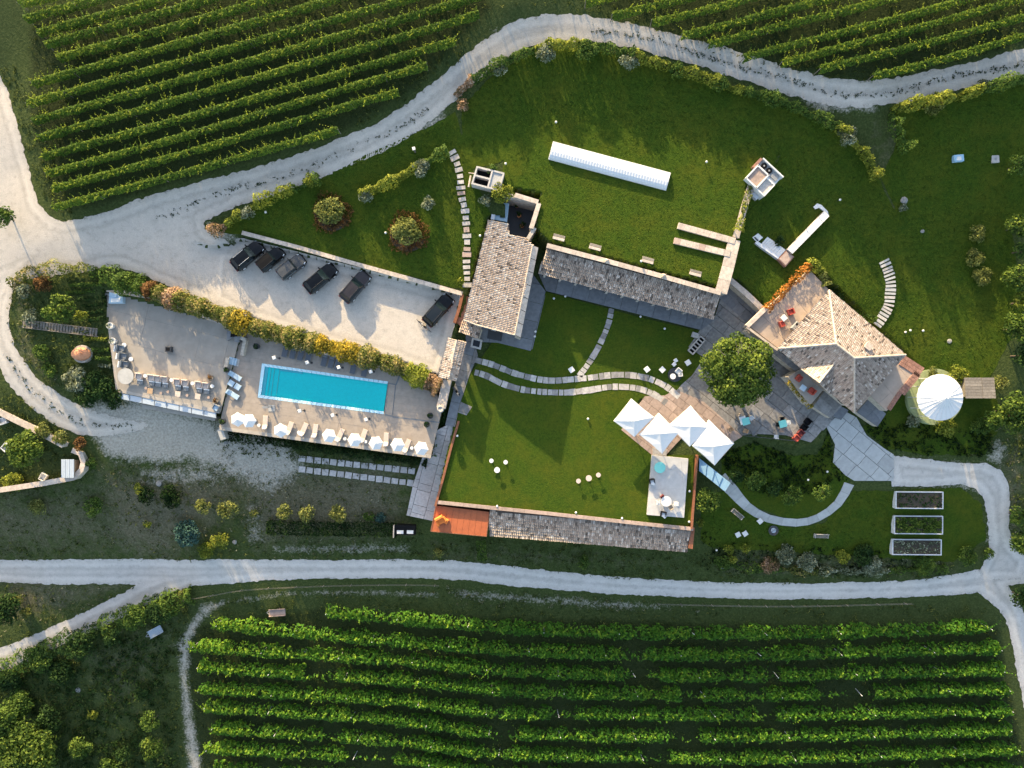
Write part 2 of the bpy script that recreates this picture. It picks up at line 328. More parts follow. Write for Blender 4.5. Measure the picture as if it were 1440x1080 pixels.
# ------------------------------------------------------------------ objects
def link(o, parent=None):
    COL.objects.link(o)
    if parent is not None: o.parent = parent
    return o
def tag(o, label, cat=None, group=None, kind=None):
    if label: o['label'] = label
    if cat: o['category'] = cat
    if group: o['group'] = group
    if kind: o['kind'] = kind
    return o
def thing(name, label, cat, loc=(0, 0, 0), rz=0, group=None):
    o = bpy.data.objects.new(name, None); o.location = loc; o.rotation_euler = (0, 0, rz); o.empty_display_size = .2
    link(o); return tag(o, label, cat, group)
def offset_of(p):
    v = Vector((0, 0, 0))
    while p is not None: v += Vector(p.location); p = p.parent
    return v
class MB:
    def __init__(s): s.v = []; s.f = []; s.t = None; s.smooth = False
    def add(s, vs, fs):
        k = len(s.v); s.v += [tuple(map(float, p)) for p in vs]; s.f += [tuple(i + k for i in f) for f in fs]; return s
    def prism(s, poly, z0, z1):
        """poly counter-clockwise or not; z0,z1 numbers or functions of (x, y)"""
        n = len(poly); a = sum(poly[i][0] * poly[(i + 1) % n][1] - poly[(i + 1) % n][0] * poly[i][1] for i in range(n))
        if a < 0: poly = poly[::-1]
        lo = [(x, y, z0(x, y) if callable(z0) else z0) for x, y in poly]; hi = [(x, y, z1(x, y) if callable(z1) else z1) for x, y in poly]
        return s.add(lo + hi, [tuple(range(n - 1, -1, -1)), tuple(range(n, 2 * n))] + [(i, (i + 1) % n, n + (i + 1) % n, n + i) for i in range(n)])
    def box(s, c, d, rz=0, bev=0):
        x, y, z = d[0] / 2, d[1] / 2, d[2] / 2; ca, sa = math.cos(rz), math.sin(rz)
        if bev:
            vs = []
            for zz, k in ((-z, 0), (z - bev, 0), (z, bev)):
                for sx, sy in ((-1, -1), (1, -1), (1, 1), (-1, 1)):
                    vs.append((sx * (x - k), sy * (y - k), zz))
            fs = [(3, 2, 1, 0), (8, 9, 10, 11)] + [(r * 4 + i, r * 4 + (i + 1) % 4, r * 4 + 4 + (i + 1) % 4, r * 4 + 4 + i) for r in (0, 1) for i in range(4)]
        else:
            vs = [(sx * x, sy * y, sz * z) for sz in (-1, 1) for sx, sy in ((-1, -1), (1, -1), (1, 1), (-1, 1))]
            fs = [(3, 2, 1, 0), (4, 5, 6, 7)] + [(i, (i + 1) % 4, 4 + (i + 1) % 4, 4 + i) for i in range(4)]
        return s.add([(c[0] + p[0] * ca - p[1] * sa, c[1] + p[0] * sa + p[1] * ca, c[2] + p[2]) for p in vs], fs)
    def cyl(s, c, r, h, n=12, r2=None, z0=None):
        r2 = r if r2 is None else r2
        vs = [(c[0] + r * math.cos(2 * math.pi * i / n), c[1] + r * math.sin(2 * math.pi * i / n), c[2]) for i in range(n)]
        vs += [(c[0] + r2 * math.cos(2 * math.pi * i / n), c[1] + r2 * math.sin(2 * math.pi * i / n), c[2] + h) for i in range(n)]
        return s.add(vs, [tuple(range(n - 1, -1, -1)), tuple(range(n, 2 * n))] + [(i, (i + 1) % n, n + (i + 1) % n, n + i) for i in range(n)])
    def lathe(s, c, prof, n=14):
        vs = []; fs = []; m = len(prof)
        for r, z in prof:
            for i in range(n): vs.append((c[0] + r * math.cos(2 * math.pi * i / n), c[1] + r * math.sin(2 * math.pi * i / n), c[2] + z))
        for j in range(m - 1):
            for i in range(n): fs.append((j * n + i, j * n + (i + 1) % n, (j + 1) * n + (i + 1) % n, (j + 1) * n + i))
        fs.append(tuple(range(n - 1, -1, -1))); fs.append(tuple(range((m - 1) * n, m * n)))
        return s.add(vs, fs)
    def tube(s, a, b, r, n=6, r2=None):
        a, b = Vector(a), Vector(b); d = (b - a); r2 = r if r2 is None else r2
        if d.length < 1e-6: return s
        d.normalize(); u = d.orthogonal().normalized(); w = d.cross(u)
        vs = [tuple(p + (u * math.cos(2 * math.pi * i / n) + w * math.sin(2 * math.pi * i / n)) * q) for p, q in ((a, r), (b, r2)) for i in range(n)]
        return s.add(vs, [tuple(range(n - 1, -1, -1)), tuple(range(n, 2 * n))] + [(i, (i + 1) % n, n + (i + 1) % n, n + i) for i in range(n)])
    def loft(s, rings, cap=True):
        n = len(rings[0]); k = []
        for r in rings: k += list(r)
        fs = [(j * n + i, j * n + (i + 1) % n, (j + 1) * n + (i + 1) % n, (j + 1) * n + i) for j in range(len(rings) - 1) for i in range(n)]
        if cap: fs += [tuple(range(n - 1, -1, -1)), tuple(range((len(rings) - 1) * n, len(rings) * n))]
        return s.add(k, fs)
    def build(s, name, mt, parent=None, world=True, smooth=False, tint=None):
        v = s.v
        off = offset_of(parent) if (world and parent is not None) else Vector((0, 0, 0)); org = Vector((0, 0, 0))
        if parent is None:
            a = np.array(v); org = Vector(((a[:, 0].min() + a[:, 0].max()) / 2, (a[:, 1].min() + a[:, 1].max()) / 2, a[:, 2].min())); off = org
        me = bpy.data.meshes.new(name)
        me.from_pydata([(p[0] - off.x, p[1] - off.y, p[2] - off.z) for p in v], [], s.f)
        me.materials.append(mt)
        if smooth or s.smooth: me.polygons.foreach_set('use_smooth', [True] * len(me.polygons))
        if tint is not None:
            at = me.attributes.new('tint', 'FLOAT', 'POINT'); at.data.foreach_set('value', np.asarray(tint, np.float32))
        me.update()
        o = bpy.data.objects.new(name, me); o.location = org
        return link(o, parent)
def np_mesh(name, V, F, mt, parent=None, attrs=None, org=None, smooth=False):
    """V (n,3), F (m,k) with a constant number of corners"""
    V = np.asarray(V, np.float32); F = np.asarray(F, np.int32)
    if parent is not None: org = np.array(offset_of(parent))
    elif org is None: org = np.array([(V[:, 0].min() + V[:, 0].max()) / 2, (V[:, 1].min() + V[:, 1].max()) / 2, V[:, 2].min()])
    me = bpy.data.meshes.new(name); me.vertices.add(len(V)); me.vertices.foreach_set('co', (V - org).astype(np.float32).ravel())
    k = F.shape[1]; me.loops.add(F.size); me.loops.foreach_set('vertex_index', F.ravel())
    me.polygons.add(len(F)); me.polygons.foreach_set('loop_start', np.arange(0, F.size, k, dtype=np.int32)); 
    if smooth: me.polygons.foreach_set('use_smooth', np.ones(len(F), bool))
    for a, val in (attrs or {}).items():
        at = me.attributes.new(a, 'FLOAT', 'POINT'); at.data.foreach_set('value', np.asarray(val, np.float32))
    me.materials.append(mt); me.update(calc_edges=True)
    o = bpy.data.objects.new(name, me)
    o.location = (0, 0, 0) if parent is not None else tuple(org)
    return link(o, parent)
def dup(root, loc, rz=None, label=None, group=None, scale=None):
    def cp(o, par):
        c = o.copy(); COL.objects.link(c); c.parent = par
        for ch in list(o.children): cp(ch, c)
        return c
    r = cp(root, None); r.location = loc
    if rz is not None: r.rotation_euler = (0, 0, rz)
    if label: r['label'] = label
    if group: r['group'] = group
    if scale: r.scale = (scale,) * 3
    return r
# ------------------------------------------------------------------ foliage
def quads(C, N, S, asp=.55, tw=None):
    """leaf-shaped quads at C facing N"""
    n = len(C); a = rng.normal(size=(n, 3)); N = N / (np.linalg.norm(N, axis=1, keepdims=True) + 1e-9)
    if tw is not None: a = tw + .35 * a
    t = a - (a * N).sum(1, keepdims=True) * N; t /= np.linalg.norm(t, axis=1, keepdims=True) + 1e-9
    b = np.cross(N, t); S = np.asarray(S).reshape(-1, 1)
    k = N * S * .22
    V = np.stack([C - t * S - k, C - b * S * asp + k * .5, C + t * S - k, C + b * S * asp + k * .5], 1).reshape(-1, 3)
    return V, np.arange(4 * n).reshape(n, 4)
def leafobj(name, C, N, S, tint, mt, parent=None, tw=None, asp=.55):
    V, F = quads(C, N, S, asp, tw); return np_mesh(name, V, F, mt, parent, {'tint': np.repeat(tint, 4)})
def blob(c, r, n, inner=.62, flat=0.0):
    """points and outward normals through the outer shell of an ellipsoid, upper part denser"""
    d = rng.normal(size=(n, 3)); d[:, 2] = np.where(d[:, 2] < -.35, -d[:, 2], d[:, 2]); d /= np.linalg.norm(d, axis=1, keepdims=True)
    q = inner + (1.04 - inner) * rng.random((n, 1)) ** .6
    P = np.array(c) + d * q * np.array(r); N = d / np.array(r); N /= np.linalg.norm(N, axis=1, keepdims=True)
    return P, N * .8 + rng.normal(size=(n, 3)) * .5 + np.array([0, 0, .35])
def lumps(c, r, k, lr):
    """k smaller lobes over an ellipsoid, so the outline is uneven"""
    out = []
    for i in range(k):
        d = rng.normal(size=3); d[2] = abs(d[2]) * .9 - .15; d /= np.linalg.norm(d)
        s = lr * (0.7 + .6 * rng.random()); out.append((np.array(c) + d * np.array(r) * (1 - .55 * s / max(r)) * (.75 + .25 * rng.random()), s))
    return out
def crown(name, parent, c, r, mt, leaf=.16, dens=42, k=None, lobes=None, tv=.5, kind=None):
    r = np.array(r, float); k = k or int(6 + 5 * max(r)); lr = lobes or .42
    Cs, Ns, Ts = [], [], []
    for p, s in lumps(c, r, k, lr * float(min(r[0], r[1]))):
        n = max(10, int(dens * 2.6 * s * s / (leaf / .16) ** 1.6)); P, N = blob(p, (s, s, s * .8), n); Cs.append(P); Ns.append(N)
        Ts.append(np.clip(tv + .16 * rng.normal() + .20 * rng.normal(size=n), 0, 1))
    n = max(20, int(dens * 1.6 * r[0] * r[1] / (leaf / .16) ** 1.6)); P, N = blob(c, r * .9, n, .3); Cs.append(P); Ns.append(N); Ts.append(np.clip(tv - .1 + .2 * rng.normal(size=n), 0, 1))
    C = np.concatenate(Cs); S = leaf * (.65 + .7 * rng.random(len(C)))
    o = leafobj(name, C, np.concatenate(Ns), S, np.concatenate(Ts), mt, parent)
    if kind: o['kind'] = kind
    return o
def shrub(px, py, rp, h, mt, label, name='shrub', cat='shrub', group=None, leaf=.15, dens=46, sx=1, tv=.5, rz=0, lobes=None, gz=None):
    """a bush of radius rp/10 m and height h whose top middle stands at the survey point"""
    x, y, z = G(px, py, h * .6); z -= h * .6
    if gz is not None: x, y = W(px, py, gz + h * .6); z = gz
    r = rp / 10.0
    t = thing(name, label, cat, (x, y, z), 0, group)
    crown('foliage', t, (x, y, z + h * .55), (r * sx, r, h * .5), mt, leaf, dens, tv=tv, lobes=lobes)
    b = MB()
    for i in range(3):
        a = 2.1 * i + rp; b.tube((x, y, z - .1), (x + .4 * r * math.cos(a), y + .4 * r * math.sin(a), z + h * .6), .03 + .012 * r, 5, .012)
    b.build('stem', M['bark'], t); return t
def tree(px, py, rp, h, mt, label, name='tree', group=None, leaf=.2, dens=40, tv=.5, ch=None, k=None, lobes=None):
    ch = ch or h * .62; x, y, z = G(px, py, h - ch * .5); z -= h - ch * .5
    r = rp / 10.0; t = thing(name, label, 'tree', (x, y, z), 0, group)
    crown('crown', t, (x, y, z + h - ch * .5), (r, r, ch * .5), mt, leaf, dens, tv=tv, k=k, lobes=lobes)
    b = MB(); hb = h - ch * .6; rt = .05 + .05 * r; b.tube((x, y, z - .2), (x, y, z + hb), rt, 8, rt * .7)
    for i in range(5):
        a = 1.257 * i + rp; b.tube((x, y, z + hb * .9), (x + .55 * r * math.cos(a), y + .55 * r * math.sin(a), z + h - ch * .35), rt * .55, 6, rt * .15)
    b.build('trunk', M['bark'], t); return t
def hedge(pts, wp, h, segs, label, name='hedge', group=None, leaf=.15, dens=26, wob=.35, box=False, base_z=None, cat='hedge'):
    """a hedge along a survey polyline; segs = [(share of length, material)], each its own mesh part"""
    P = []
    for a, b2 in pts:
        if base_z is None: q = G(a, b2, h * .6); P.append((q[0], q[1], q[2] - h * .6))
        else: P.append((*W(a, b2, base_z + h * .6), base_z))
    S = spline(P, .5); w = wp / 20.0; n = len(S)
    t = thing(name, label, cat, tuple(S[n // 2]), 0, group)
    d = np.gradient(S[:, :2], axis=0); d /= np.linalg.norm(d, axis=1, keepdims=True) + 1e-9; nn = np.stack([-d[:, 1], d[:, 0]], 1)
    seglen = np.linalg.norm(np.diff(S[:, :2], axis=0), axis=1).mean()
    ph = rng.random(3) * 6; i0 = 0
    for sh, mt in segs:
        i1 = min(n, i0 + max(1, int(round(sh * n)))); 
        if (sh, mt) == segs[-1]: i1 = n
        m = int((i1 - i0) * seglen * (2 * w + 2 * h) * dens * (.15 / leaf) ** 1.6)
        if m < 4: continue
        u = rng.random(m) * (i1 - i0 - 1e-3) + i0; iu = u.astype(int); fr = np.minimum(u - iu, 1)[:, None]
        p = S[iu] * (1 - fr) + S[np.minimum(iu + 1, n - 1)] * fr
        lump = 1 + wob * (np.sin(u * .9 + ph[0]) * .5 + np.sin(u * .37 + ph[1]) * .5 + np.sin(u * 2.1 + ph[2]) * .3)
        if box:
            side = rng.random(m); s = rng.uniform(-1, 1, m); zz = np.ones(m)
            s = np.where(side < .3, np.sign(s) * (.9 + .12 * rng.random(m)), s); zz = np.where(side < .3, rng.random(m), .93 + .1 * rng.random(m))
            N = np.concatenate([nn[iu] * np.where(side < .3, np.sign(s), 0)[:, None], np.where(side < .3, .1, 1)[:, None]], 1); lump = 1 + .12 * (lump - 1)
        else:
            an = rng.uniform(-.15, math.pi + .15, m); q = (.62 if dens < 40 else .25) + (.42 if dens < 40 else .79) * rng.random(m) ** .6
            s = np.cos(an) * q; zz = .25 + .75 * np.maximum(np.sin(an), -.1) * q
            N = np.concatenate([nn[iu] * np.cos(an)[:, None], np.sin(an)[:, None] + .3], 1)
        C = p + np.concatenate([nn[iu] * (s * w * lump)[:, None], (zz * h * lump)[:, None]], 1) + rng.normal(size=(m, 3)) * .05
        tv = .5 + .22 * np.sin(u * 1.3 + ph[1]) * np.sin(u * .5 + s * 2) + .2 * rng.normal(size=m)
        leafobj('foliage', C, N + .45 * rng.normal(size=(m, 3)), leaf * (.6 + .8 * rng.random(m)), np.clip(tv, 0, 1), mt, t)
        i0 = i1
    return t
# ------------------------------------------------------------------ draped sheets
def sheet(name, field, bbox, zoff, mt, label, step=.22, jag=.0, jscale=1.0, kind='structure', cat=None, edged=True):
    """a sheet over the ground where field(x, y) < 0; its border follows the zero line"""
    xs = np.arange(bbox[0], bbox[2], step); ys = np.arange(bbox[1], bbox[3], step); X, Y = np.meshgrid(xs, ys)
    F = field(X, Y)
    if jag:
        for s, a in ((2.3, .55), (.9, .55), (.45, .7)):
            gx = X / (s * jscale); gy = Y / (s * jscale); i = np.floor(gx).astype(int); j = np.floor(gy).astype(int); u = gx - i; v = gy - j
            u = u * u * (3 - 2 * u); v = v * v * (3 - 2 * v)
            h = lambda a, b: ((np.sin(a * 127.1 + b * 311.7 + s * 17) * 43758.5453) % 1.0) - .5
            F = F + jag * a * ((h(i, j) * (1 - u) + h(i + 1, j) * u) * (1 - v) + (h(i, j + 1) * (1 - u) + h(i + 1, j + 1) * u) * v)
    cen = (F[:-1, :-1] + F[1:, :-1] + F[:-1, 1:] + F[1:, 1:]) / 4 < 0
    gy, gx = np.gradient(F, step); q = np.sqrt(gx * gx + gy * gy) + 1e-6
    used = np.zeros(F.shape, int); used[:-1, :-1] += cen; used[1:, :-1] += cen; used[:-1, 1:] += cen; used[1:, 1:] += cen
    edge = (used > 0) & (used < 4)
    mv = np.where(edge, np.clip(F / q, -.7 * step, .7 * step), 0); X = X - mv * gx / q; Y = Y - mv * gy / q
    idx = np.full(F.shape, -1); uu = used > 0; idx[uu] = np.arange(uu.sum())
    x, y = X[uu], Y[uu]; V = np.stack([x, y, T(x, y) + zoff], 1)
    j, i = np.nonzero(cen); Q = np.stack([idx[j, i], idx[j, i + 1], idx[j + 1, i + 1], idx[j + 1, i]], 1)
    o = np_mesh(name, V, Q, mt, org=np.array([0, 0, 0]), smooth=True, attrs={'edge': np.clip(F[uu] * .55 + .5, 0, 1) * (1 if edged else 0), 'inset': np.clip(-F[uu], 0, 9)})
    return tag(o, label, cat, None, kind)
def bbox_of(poly, m=1.0):
    a = np.array(poly); return (a[:, 0].min() - m, a[:, 1].min() - m, a[:, 0].max() + m, a[:, 1].max() + m)
def road_field(px_pts):
    """survey polyline with widths -> signed distance"""
    P = [(*G(a, b, 0, True)[:2], w / 20.0) for a, b, w in px_pts]; S = spline(P, 2.5)
    def f(x, y):
        d = np.full(np.shape(x), 1e9)
        for k in range(len(S) - 1):
            e, t = dseg(x, y, S[k], S[k + 1]); d = np.minimum(d, e - (S[k, 2] * (1 - t) + S[k + 1, 2] * t))
        return d
    return f, S
# ------------------------------------------------------------------ paving
def clip(poly, q):
    """Sutherland-Hodgman: poly cut by the convex counter-clockwise polygon q"""
    out = list(poly)
    for k in range(len(q)):
        a, b = q[k], q[(k + 1) % len(q)]; src, out = out, []
        if not src: return []
        side = lambda p: (b[0] - a[0]) * (p[1] - a[1]) - (b[1] - a[1]) * (p[0] - a[0])
        for i in range(len(src)):
            p, r = src[i - 1], src[i]; sp, sr = side(p), side(r)
            if (sp >= 0) != (sr >= 0):
                t = sp / (sp - sr); out.append((p[0] + (r[0] - p[0]) * t, p[1] + (r[1] - p[1]) * t))
            if sr >= 0: out.append(r)
    return out
def area(p): return abs(sum(p[i][0] * p[(i + 1) % len(p)][1] - p[(i + 1) % len(p)][0] * p[i][1] for i in range(len(p)))) / 2
def pave(parent, poly, ang, su, sv, gap, z, mats, name='paving_slab', th=.12, jit=.0, brk=0, zfun=None, minarea=.12):
    ca, sa = math.cos(ang), math.sin(ang); loc = [(p[0] * ca + p[1] * sa, -p[0] * sa + p[1] * ca) for p in poly]
    a = np.array(loc); v = a[:, 1].min() - random.random() * sv * .5; r = 0
    while v < a[:, 1].max():
        h = sv * (1 + jit * random.uniform(-1, 1)); u = a[:, 0].min() - random.random() * su
        while u < a[:, 0].max():
            w = su * (1 + jit * random.uniform(-1, 1)) * (random.choice((.6, 1, 1.4)) if brk else 1)
            q = [(u + gap / 2, v + gap / 2), (u + w - gap / 2, v + gap / 2), (u + w - gap / 2, v + h - gap / 2), (u + gap / 2, v + h - gap / 2)]
            c = clip(loc, q); u += w
            if len(c) < 3 or area(c) < minarea: continue
            c = [(p[0] * ca - p[1] * sa, p[0] * sa + p[1] * ca) for p in c]; dz = random.uniform(0, .018)
            if zfun: MB().prism(c, lambda x, y: zfun(x, y) - th, lambda x, y: zfun(x, y) + dz).build(name, random.choice(mats), parent)
            else: MB().prism(c, z - th, z + dz).build(name, random.choice(mats), parent)
        v += h; r += 1
def structure(name, label, loc=(0, 0, 0)):
    return tag(bpy.data.objects.new(name, None), label, None, None, 'structure')
# ------------------------------------------------------------------ tiled roofs
def tiles(parent, poly3, down, mt, pitch=.23, course=.40, name='roof_tile', tv=.55):
    """barrel tiles over a planar polygon (3-D points); 'down' = index pair of an edge giving the eave direction"""
    P = [Vector(p) for p in poly3]; u = (P[down[1]] - P[down[0]]); u.normalize()
    nrm = Vector((0, 0, 0))
    for i in range(len(P)): nrm += (P[i] - P[0]).cross(P[(i + 1) % len(P)] - P[0])
    nrm.normalize()
    if nrm.z < 0: nrm = -nrm
    v = nrm.cross(u); v = -v if v.z < 0 else v; v.normalize()          # up the slope
    o = P[down[0]]; q = [((p - o).dot(u), (p - o).dot(v)) for p in P]; a = np.array(q)
    us = np.arange(a[:, 0].min() + pitch / 2, a[:, 0].max(), pitch); vs = np.arange(a[:, 1].min(), a[:, 1].max(), course)
    U, Vv = np.meshgrid(us, vs); U = U.ravel(); Vv = Vv.ravel(); m = inside(U, Vv + course * .5, q); U, Vv = U[m], Vv[m]; n = len(U)
    if n == 0: return
    U = U + rng.normal(size=n) * .012; Vv = Vv + rng.normal(size=n) * .025; W_ = pitch * .53
    un, vn, nn, on = np.array(u), np.array(v), np.array(nrm), np.array(o)
    lift = .035 + .014 * rng.random(n)
    prof = ((-1, .0), (-.55, .062), (.55, .062), (1, .0)); Vt = []
    for vv, extra, k in ((-.03, .03, 1.0), (course * 1.12, 0.0, .86)):
        for s, h in prof:
            Vt.append(on + np.outer(U + s * W_ * k, un) + np.outer(Vv + vv, vn) + np.outer(h + lift + extra, nn))
    V = np.stack(Vt, 1).reshape(-1, 3); b = (np.arange(n) * 8)[:, None]
    F = np.concatenate([b + np.array([[k, k + 1, k + 5, k + 4]]) for k in range(3)] + [b + np.array([[0, 1, 2, 3]])])
    tt = np.clip(tv + .2 * rng.normal(size=n), .14, 1); dk = rng.random(n) < .07; tt[dk] = .0; wt = rng.random(n) < .05; tt[wt] = 1
    o2 = np_mesh(name, V, F, mt, parent, {'tint': np.repeat(tt, 8)}); o2['kind'] = 'stuff'; return o2
def ridge(parent, a, b, mt=None, r=.13, name='ridge_tile'):
    a, b = Vector(a), Vector(b); n = max(2, int((b - a).length / .45)); k = MB()
    for i in range(n):
        p = a.lerp(b, i / n); q = a.lerp(b, (i + 1.06) / n); k.tube(p, q, r * random.uniform(.92, 1.0), 8, r * 1.06)
    o = k.build(name, mt or M['coping'], parent); return o
def wall(name, label, pts, wp, z1, z0, mt, cap=None, cat='wall', capw=1.25, capl=1.6, smooth=True, group=None):
    """a wall on a survey polyline at its top level z1 (number or list), bottom z0 with coping stones as parts"""
    zs = z1 if isinstance(z1, (list, tuple)) else [z1] * len(pts)
    P = [Vector((*W(a, b, z), z)) for (a, b), z in zip(pts, zs)]; w = wp / 20.0
    t = thing(name, label, cat, (P[len(P) // 2].x, P[len(P) // 2].y, z0), 0, group)
    n = len(P); nn = []
    for i in range(n):
        d = (P[min(i + 1, n - 1)] - P[max(i - 1, 0)]); d.z = 0; d.normalize(); nn.append(Vector((-d.y, d.x, 0)))
    ct = .10 if cap else 0; k = MB()
    k.loft([[(p + m * w)[:2] + (z0,) if False else (p.x + m.x * w, p.y + m.y * w, z0), (p.x + m.x * w, p.y + m.y * w, p.z - ct), (p.x - m.x * w, p.y - m.y * w, p.z - ct), (p.x - m.x * w, p.y - m.y * w, z0)] for p, m in zip(P, nn)])
    k.build('wall_body', mt, t)
    if cap:
        w2 = w * capw
        for i in range(n - 1):
            L_ = (P[i + 1] - P[i]).length; c = max(1, int(L_ / capl))
            for j in range(c):
                e = .012 / max(L_, .1); a = P[i].lerp(P[i + 1], j / c + e); b = P[i].lerp(P[i + 1], (j + 1) / c - e)
                ma = nn[i].lerp(nn[i + 1], j / c); mb = nn[i].lerp(nn[i + 1], (j + 1) / c); dz = random.uniform(0, .02)
                MB().loft([[(p.x + m.x * w2, p.y + m.y * w2, p.z - ct + .002), (p.x + m.x * w2, p.y + m.y * w2, p.z + dz), (p.x - m.x * w2, p.y - m.y * w2, p.z + dz), (p.x - m.x * w2, p.y - m.y * w2, p.z - ct + .002)] for p, m in ((a, ma), (b, mb))]).build('coping_stone', cap, t)
    return t
# ------------------------------------------------------------------ ground
VINE_UL = [(44,16),(660,-30),(690,10),(575,130),(470,190),(330,232),(150,285),(72,300),(40,150)]
VINE_UR = [(740,-40),(830,0),(1000,75),(1110,100),(1225,115),(1440,62),(1500,40),(1500,-60)]
VINE_LO = [(270,880),(455,855),(720,870),(1080,880),(1400,875),(1450,1100),(285,1110),(262,930)]
def soft(px_poly, x, y, w):
    return np.clip(.5 - sdf(x, y, Ga0(px_poly)) / w, 0, 1)
def Ga0(pts): return [G(a, b, 0, True)[:2] for a, b in pts]
def build_ground():
    def axis(lo, hi, st, far):
        a = list(np.arange(lo, hi, st)); k = st; p = a[-1]
        while p < far: k *= 1.7; p += k; a.append(p)
        k = st; p = a[0]
        while p > -far: k *= 1.7; p -= k; a.insert(0, p)
        return np.array(a)
    xs = axis(-80, 80, .32, 700); ys = axis(-66, 62, .32, 700); X, Y = np.meshgrid(xs, ys); X = X.ravel(); Y = Y.ravel()
    Z = T(X, Y); n = len(X)
    gv = np.zeros(n); dr = np.zeros(n); so_ = np.zeros(n)
    def add(a, poly, w, amt): np.maximum(a, soft(poly, X, Y, w) * amt, out=a)
    add(so_, VINE_UL, 2, 1.0); add(so_, VINE_UR, 2, 1.0); add(so_, VINE_LO, 2, .95)
    add(gv, [(120,570),(200,560),(310,595),(400,620),(430,660),(380,690),(250,640),(180,640),(110,600)], 7, .92)
    add(gv, [(110,575),(170,585),(230,585),(300,600),(300,640),(220,650),(150,640)], 6, .97); add(gv, [(390,650),(420,655),(425,672),(360,690),(330,670)], 8, .66)
    add(gv, [(380,765),(580,760),(580,780),(380,782)], 4, .62)
    add(gv, [(620,822),(880,842),(1000,855),(880,862),(640,845)], 4, .60)
    add(gv, [(325,842),(400,831),(520,829),(620,834),(620,841),(520,837),(400,839),(330,850)], 3, .72)
    add(gv, [(285,845),(330,842),(290,870),(272,900),(268,960),(290,1090),(262,1090),(250,960),(246,900)], 3.0, .68)
    add(gv, [(1250,635),(1300,640),(1380,645),(1425,690),(1425,800),(1380,805),(1385,700),(1300,690),(1250,690)], 5, .60)
    add(gv, [(540,200),(620,150),(640,170),(560,215)], 4, .66); add(gv, [(1090,110),(1230,120),(1240,160),(1150,165)], 4, .66)
    add(gv, [(660,40),(780,15),(800,25),(700,60)], 4, .55); add(gv, [(1400,610),(1425,625),(1410,660),(1380,650)], 4, .66)
    add(gv, [(0,440),(40,540),(120,600),(90,630),(0,540)], 6, .50); add(gv, [(280,300),(300,345),(345,350),(335,325)], 3, .6)
    add(dr, [(150,670),(560,660),(560,740),(360,760),(340,700),(230,785),(150,760)], 10, .95)
    add(dr, [(-60,690),(150,680),(200,780),(-60,785)], 12, .62); add(gv, [(180,650),(300,640),(330,690),(200,690)], 6, .58); add(gv, [(340,700),(370,705),(380,770),(340,770)], 5, .55); add(gv, [(385,690),(560,690),(560,720),(385,735)], 8, .42)
    add(dr, [(600,760),(960,785),(960,800),(600,795)], 5, .45)
    add(dr, [(0,800),(190,822),(120,850),(0,880)], 5, .62); add(dr, [(20,380),(60,380),(30,450),(90,560),(20,500)], 4, .55)
    add(dr, [(1230,180),(1270,180),(1330,420),(1290,420)], 7, .55); add(dr, [(300,340),(650,412),(640,440),(600,425)], 2.5, .7)
    add(dr, [(1030,770),(1240,775),(1340,790),(1340,812),(1000,810)], 5, .50); add(dr, [(1400,640),(1440,620),(1440,760),(1425,760)], 4, .6)
    add(dr, [(60,900),(280,860),(240,960),(160,1040),(120,960)], 8, .35)
    j, i = np.meshgrid(np.arange(len(ys) - 1), np.arange(len(xs) - 1), indexing='ij'); w = len(xs); b = (j * w + i).ravel()
    o = np_mesh("ground", np.stack([X, Y, Z], 1), np.stack([b, b + 1, b + w + 1, b + w], 1), M['ground'], org=np.zeros(3), smooth=True, attrs={'gravel': gv, 'dry': dr, 'soil': so_})
    tag(o, "rough grassy hillside with worn gravel patches and dry weeds", None, None, 'structure')
build_ground()
# ------------------------------------------------------------------ roads
R_UP = [(1500,78,30),(1440,88,32),(1330,113,29),(1260,128,31),(1190,132,33),(1120,118,31),(1080,105,31),(1000,80,30),(900,53,29),(830,42,31),(780,39,33),(720,53,34),(660,97,33),(600,150,36),(540,190,36),(460,225,38),(380,252,40),(300,277,46),(220,308,62),(150,338,70),(80,350,70)]
R_LOOP = [(60,365,50),(20,385,26),(4,420,24),(0,460,28),(10,500,34),(40,545,38),(90,582,42),(135,597,36),(175,600,22),(205,598,8)]
f_up, S_up = road_field(R_UP); f_loop, S_loop = road_field(R_LOOP)
PLAZA = Ga0([(-60,60),(0,105),(12,130),(35,215),(52,285),(75,308),(110,318),(200,300),(283,285),(288,322),(330,345),(352,350),(400,375),(400,462),(330,440)]) + Ga0([(230,400),(180,378),(110,368),(40,378),(-60,420)])
f_plaza = lambda x, y: np.minimum(np.minimum(f_up(x, y), f_loop(x, y)), sdf(x, y, PLAZA))
bb = (-82, -14, 80, 54)
sheet("gravel_road", f_plaza, bb, .035, M['gravel'], "pale gravel track curving below the upper vineyards", jag=.4, step=.22)
PKX = Ga0([(300,352),(345,347),(352,445),(300,424)])
sheet("gravel_car_park", lambda x, y: np.minimum(sdf(x, y, CARPARK) - .05, sdf(x, y, PKX)), bbox_of(CARPARK, 4), .05, M['gravel'], "pale gravel parking area beside the flower hedge", step=.24, jag=.1, edged=False)
R_LOW = [(-80,800,36),(0,803,38),(120,804,40),(250,805,42),(330,803,38),(420,801,32),(560,800,30),(640,802,30),(720,810,31),(800,818,29),(900,825,27),(1060,831,27),(1200,830,27),(1300,826,30),(1370,818,36),(1420,808,36),(1520,790,32)]
R_BR = [(290,808,24),(230,822,32),(170,853,34),(100,885,32),(30,917,34),(-60,950,36)]
R_DN = [(1390,820,40),(1418,850,30),(1432,885,26),(1440,940,22),(1452,1010,22),(1460,1090,22)]
f_low, S_low = road_field(R_LOW); f_br, S_br = road_field(R_BR); f_dn, _ = road_field(R_DN)
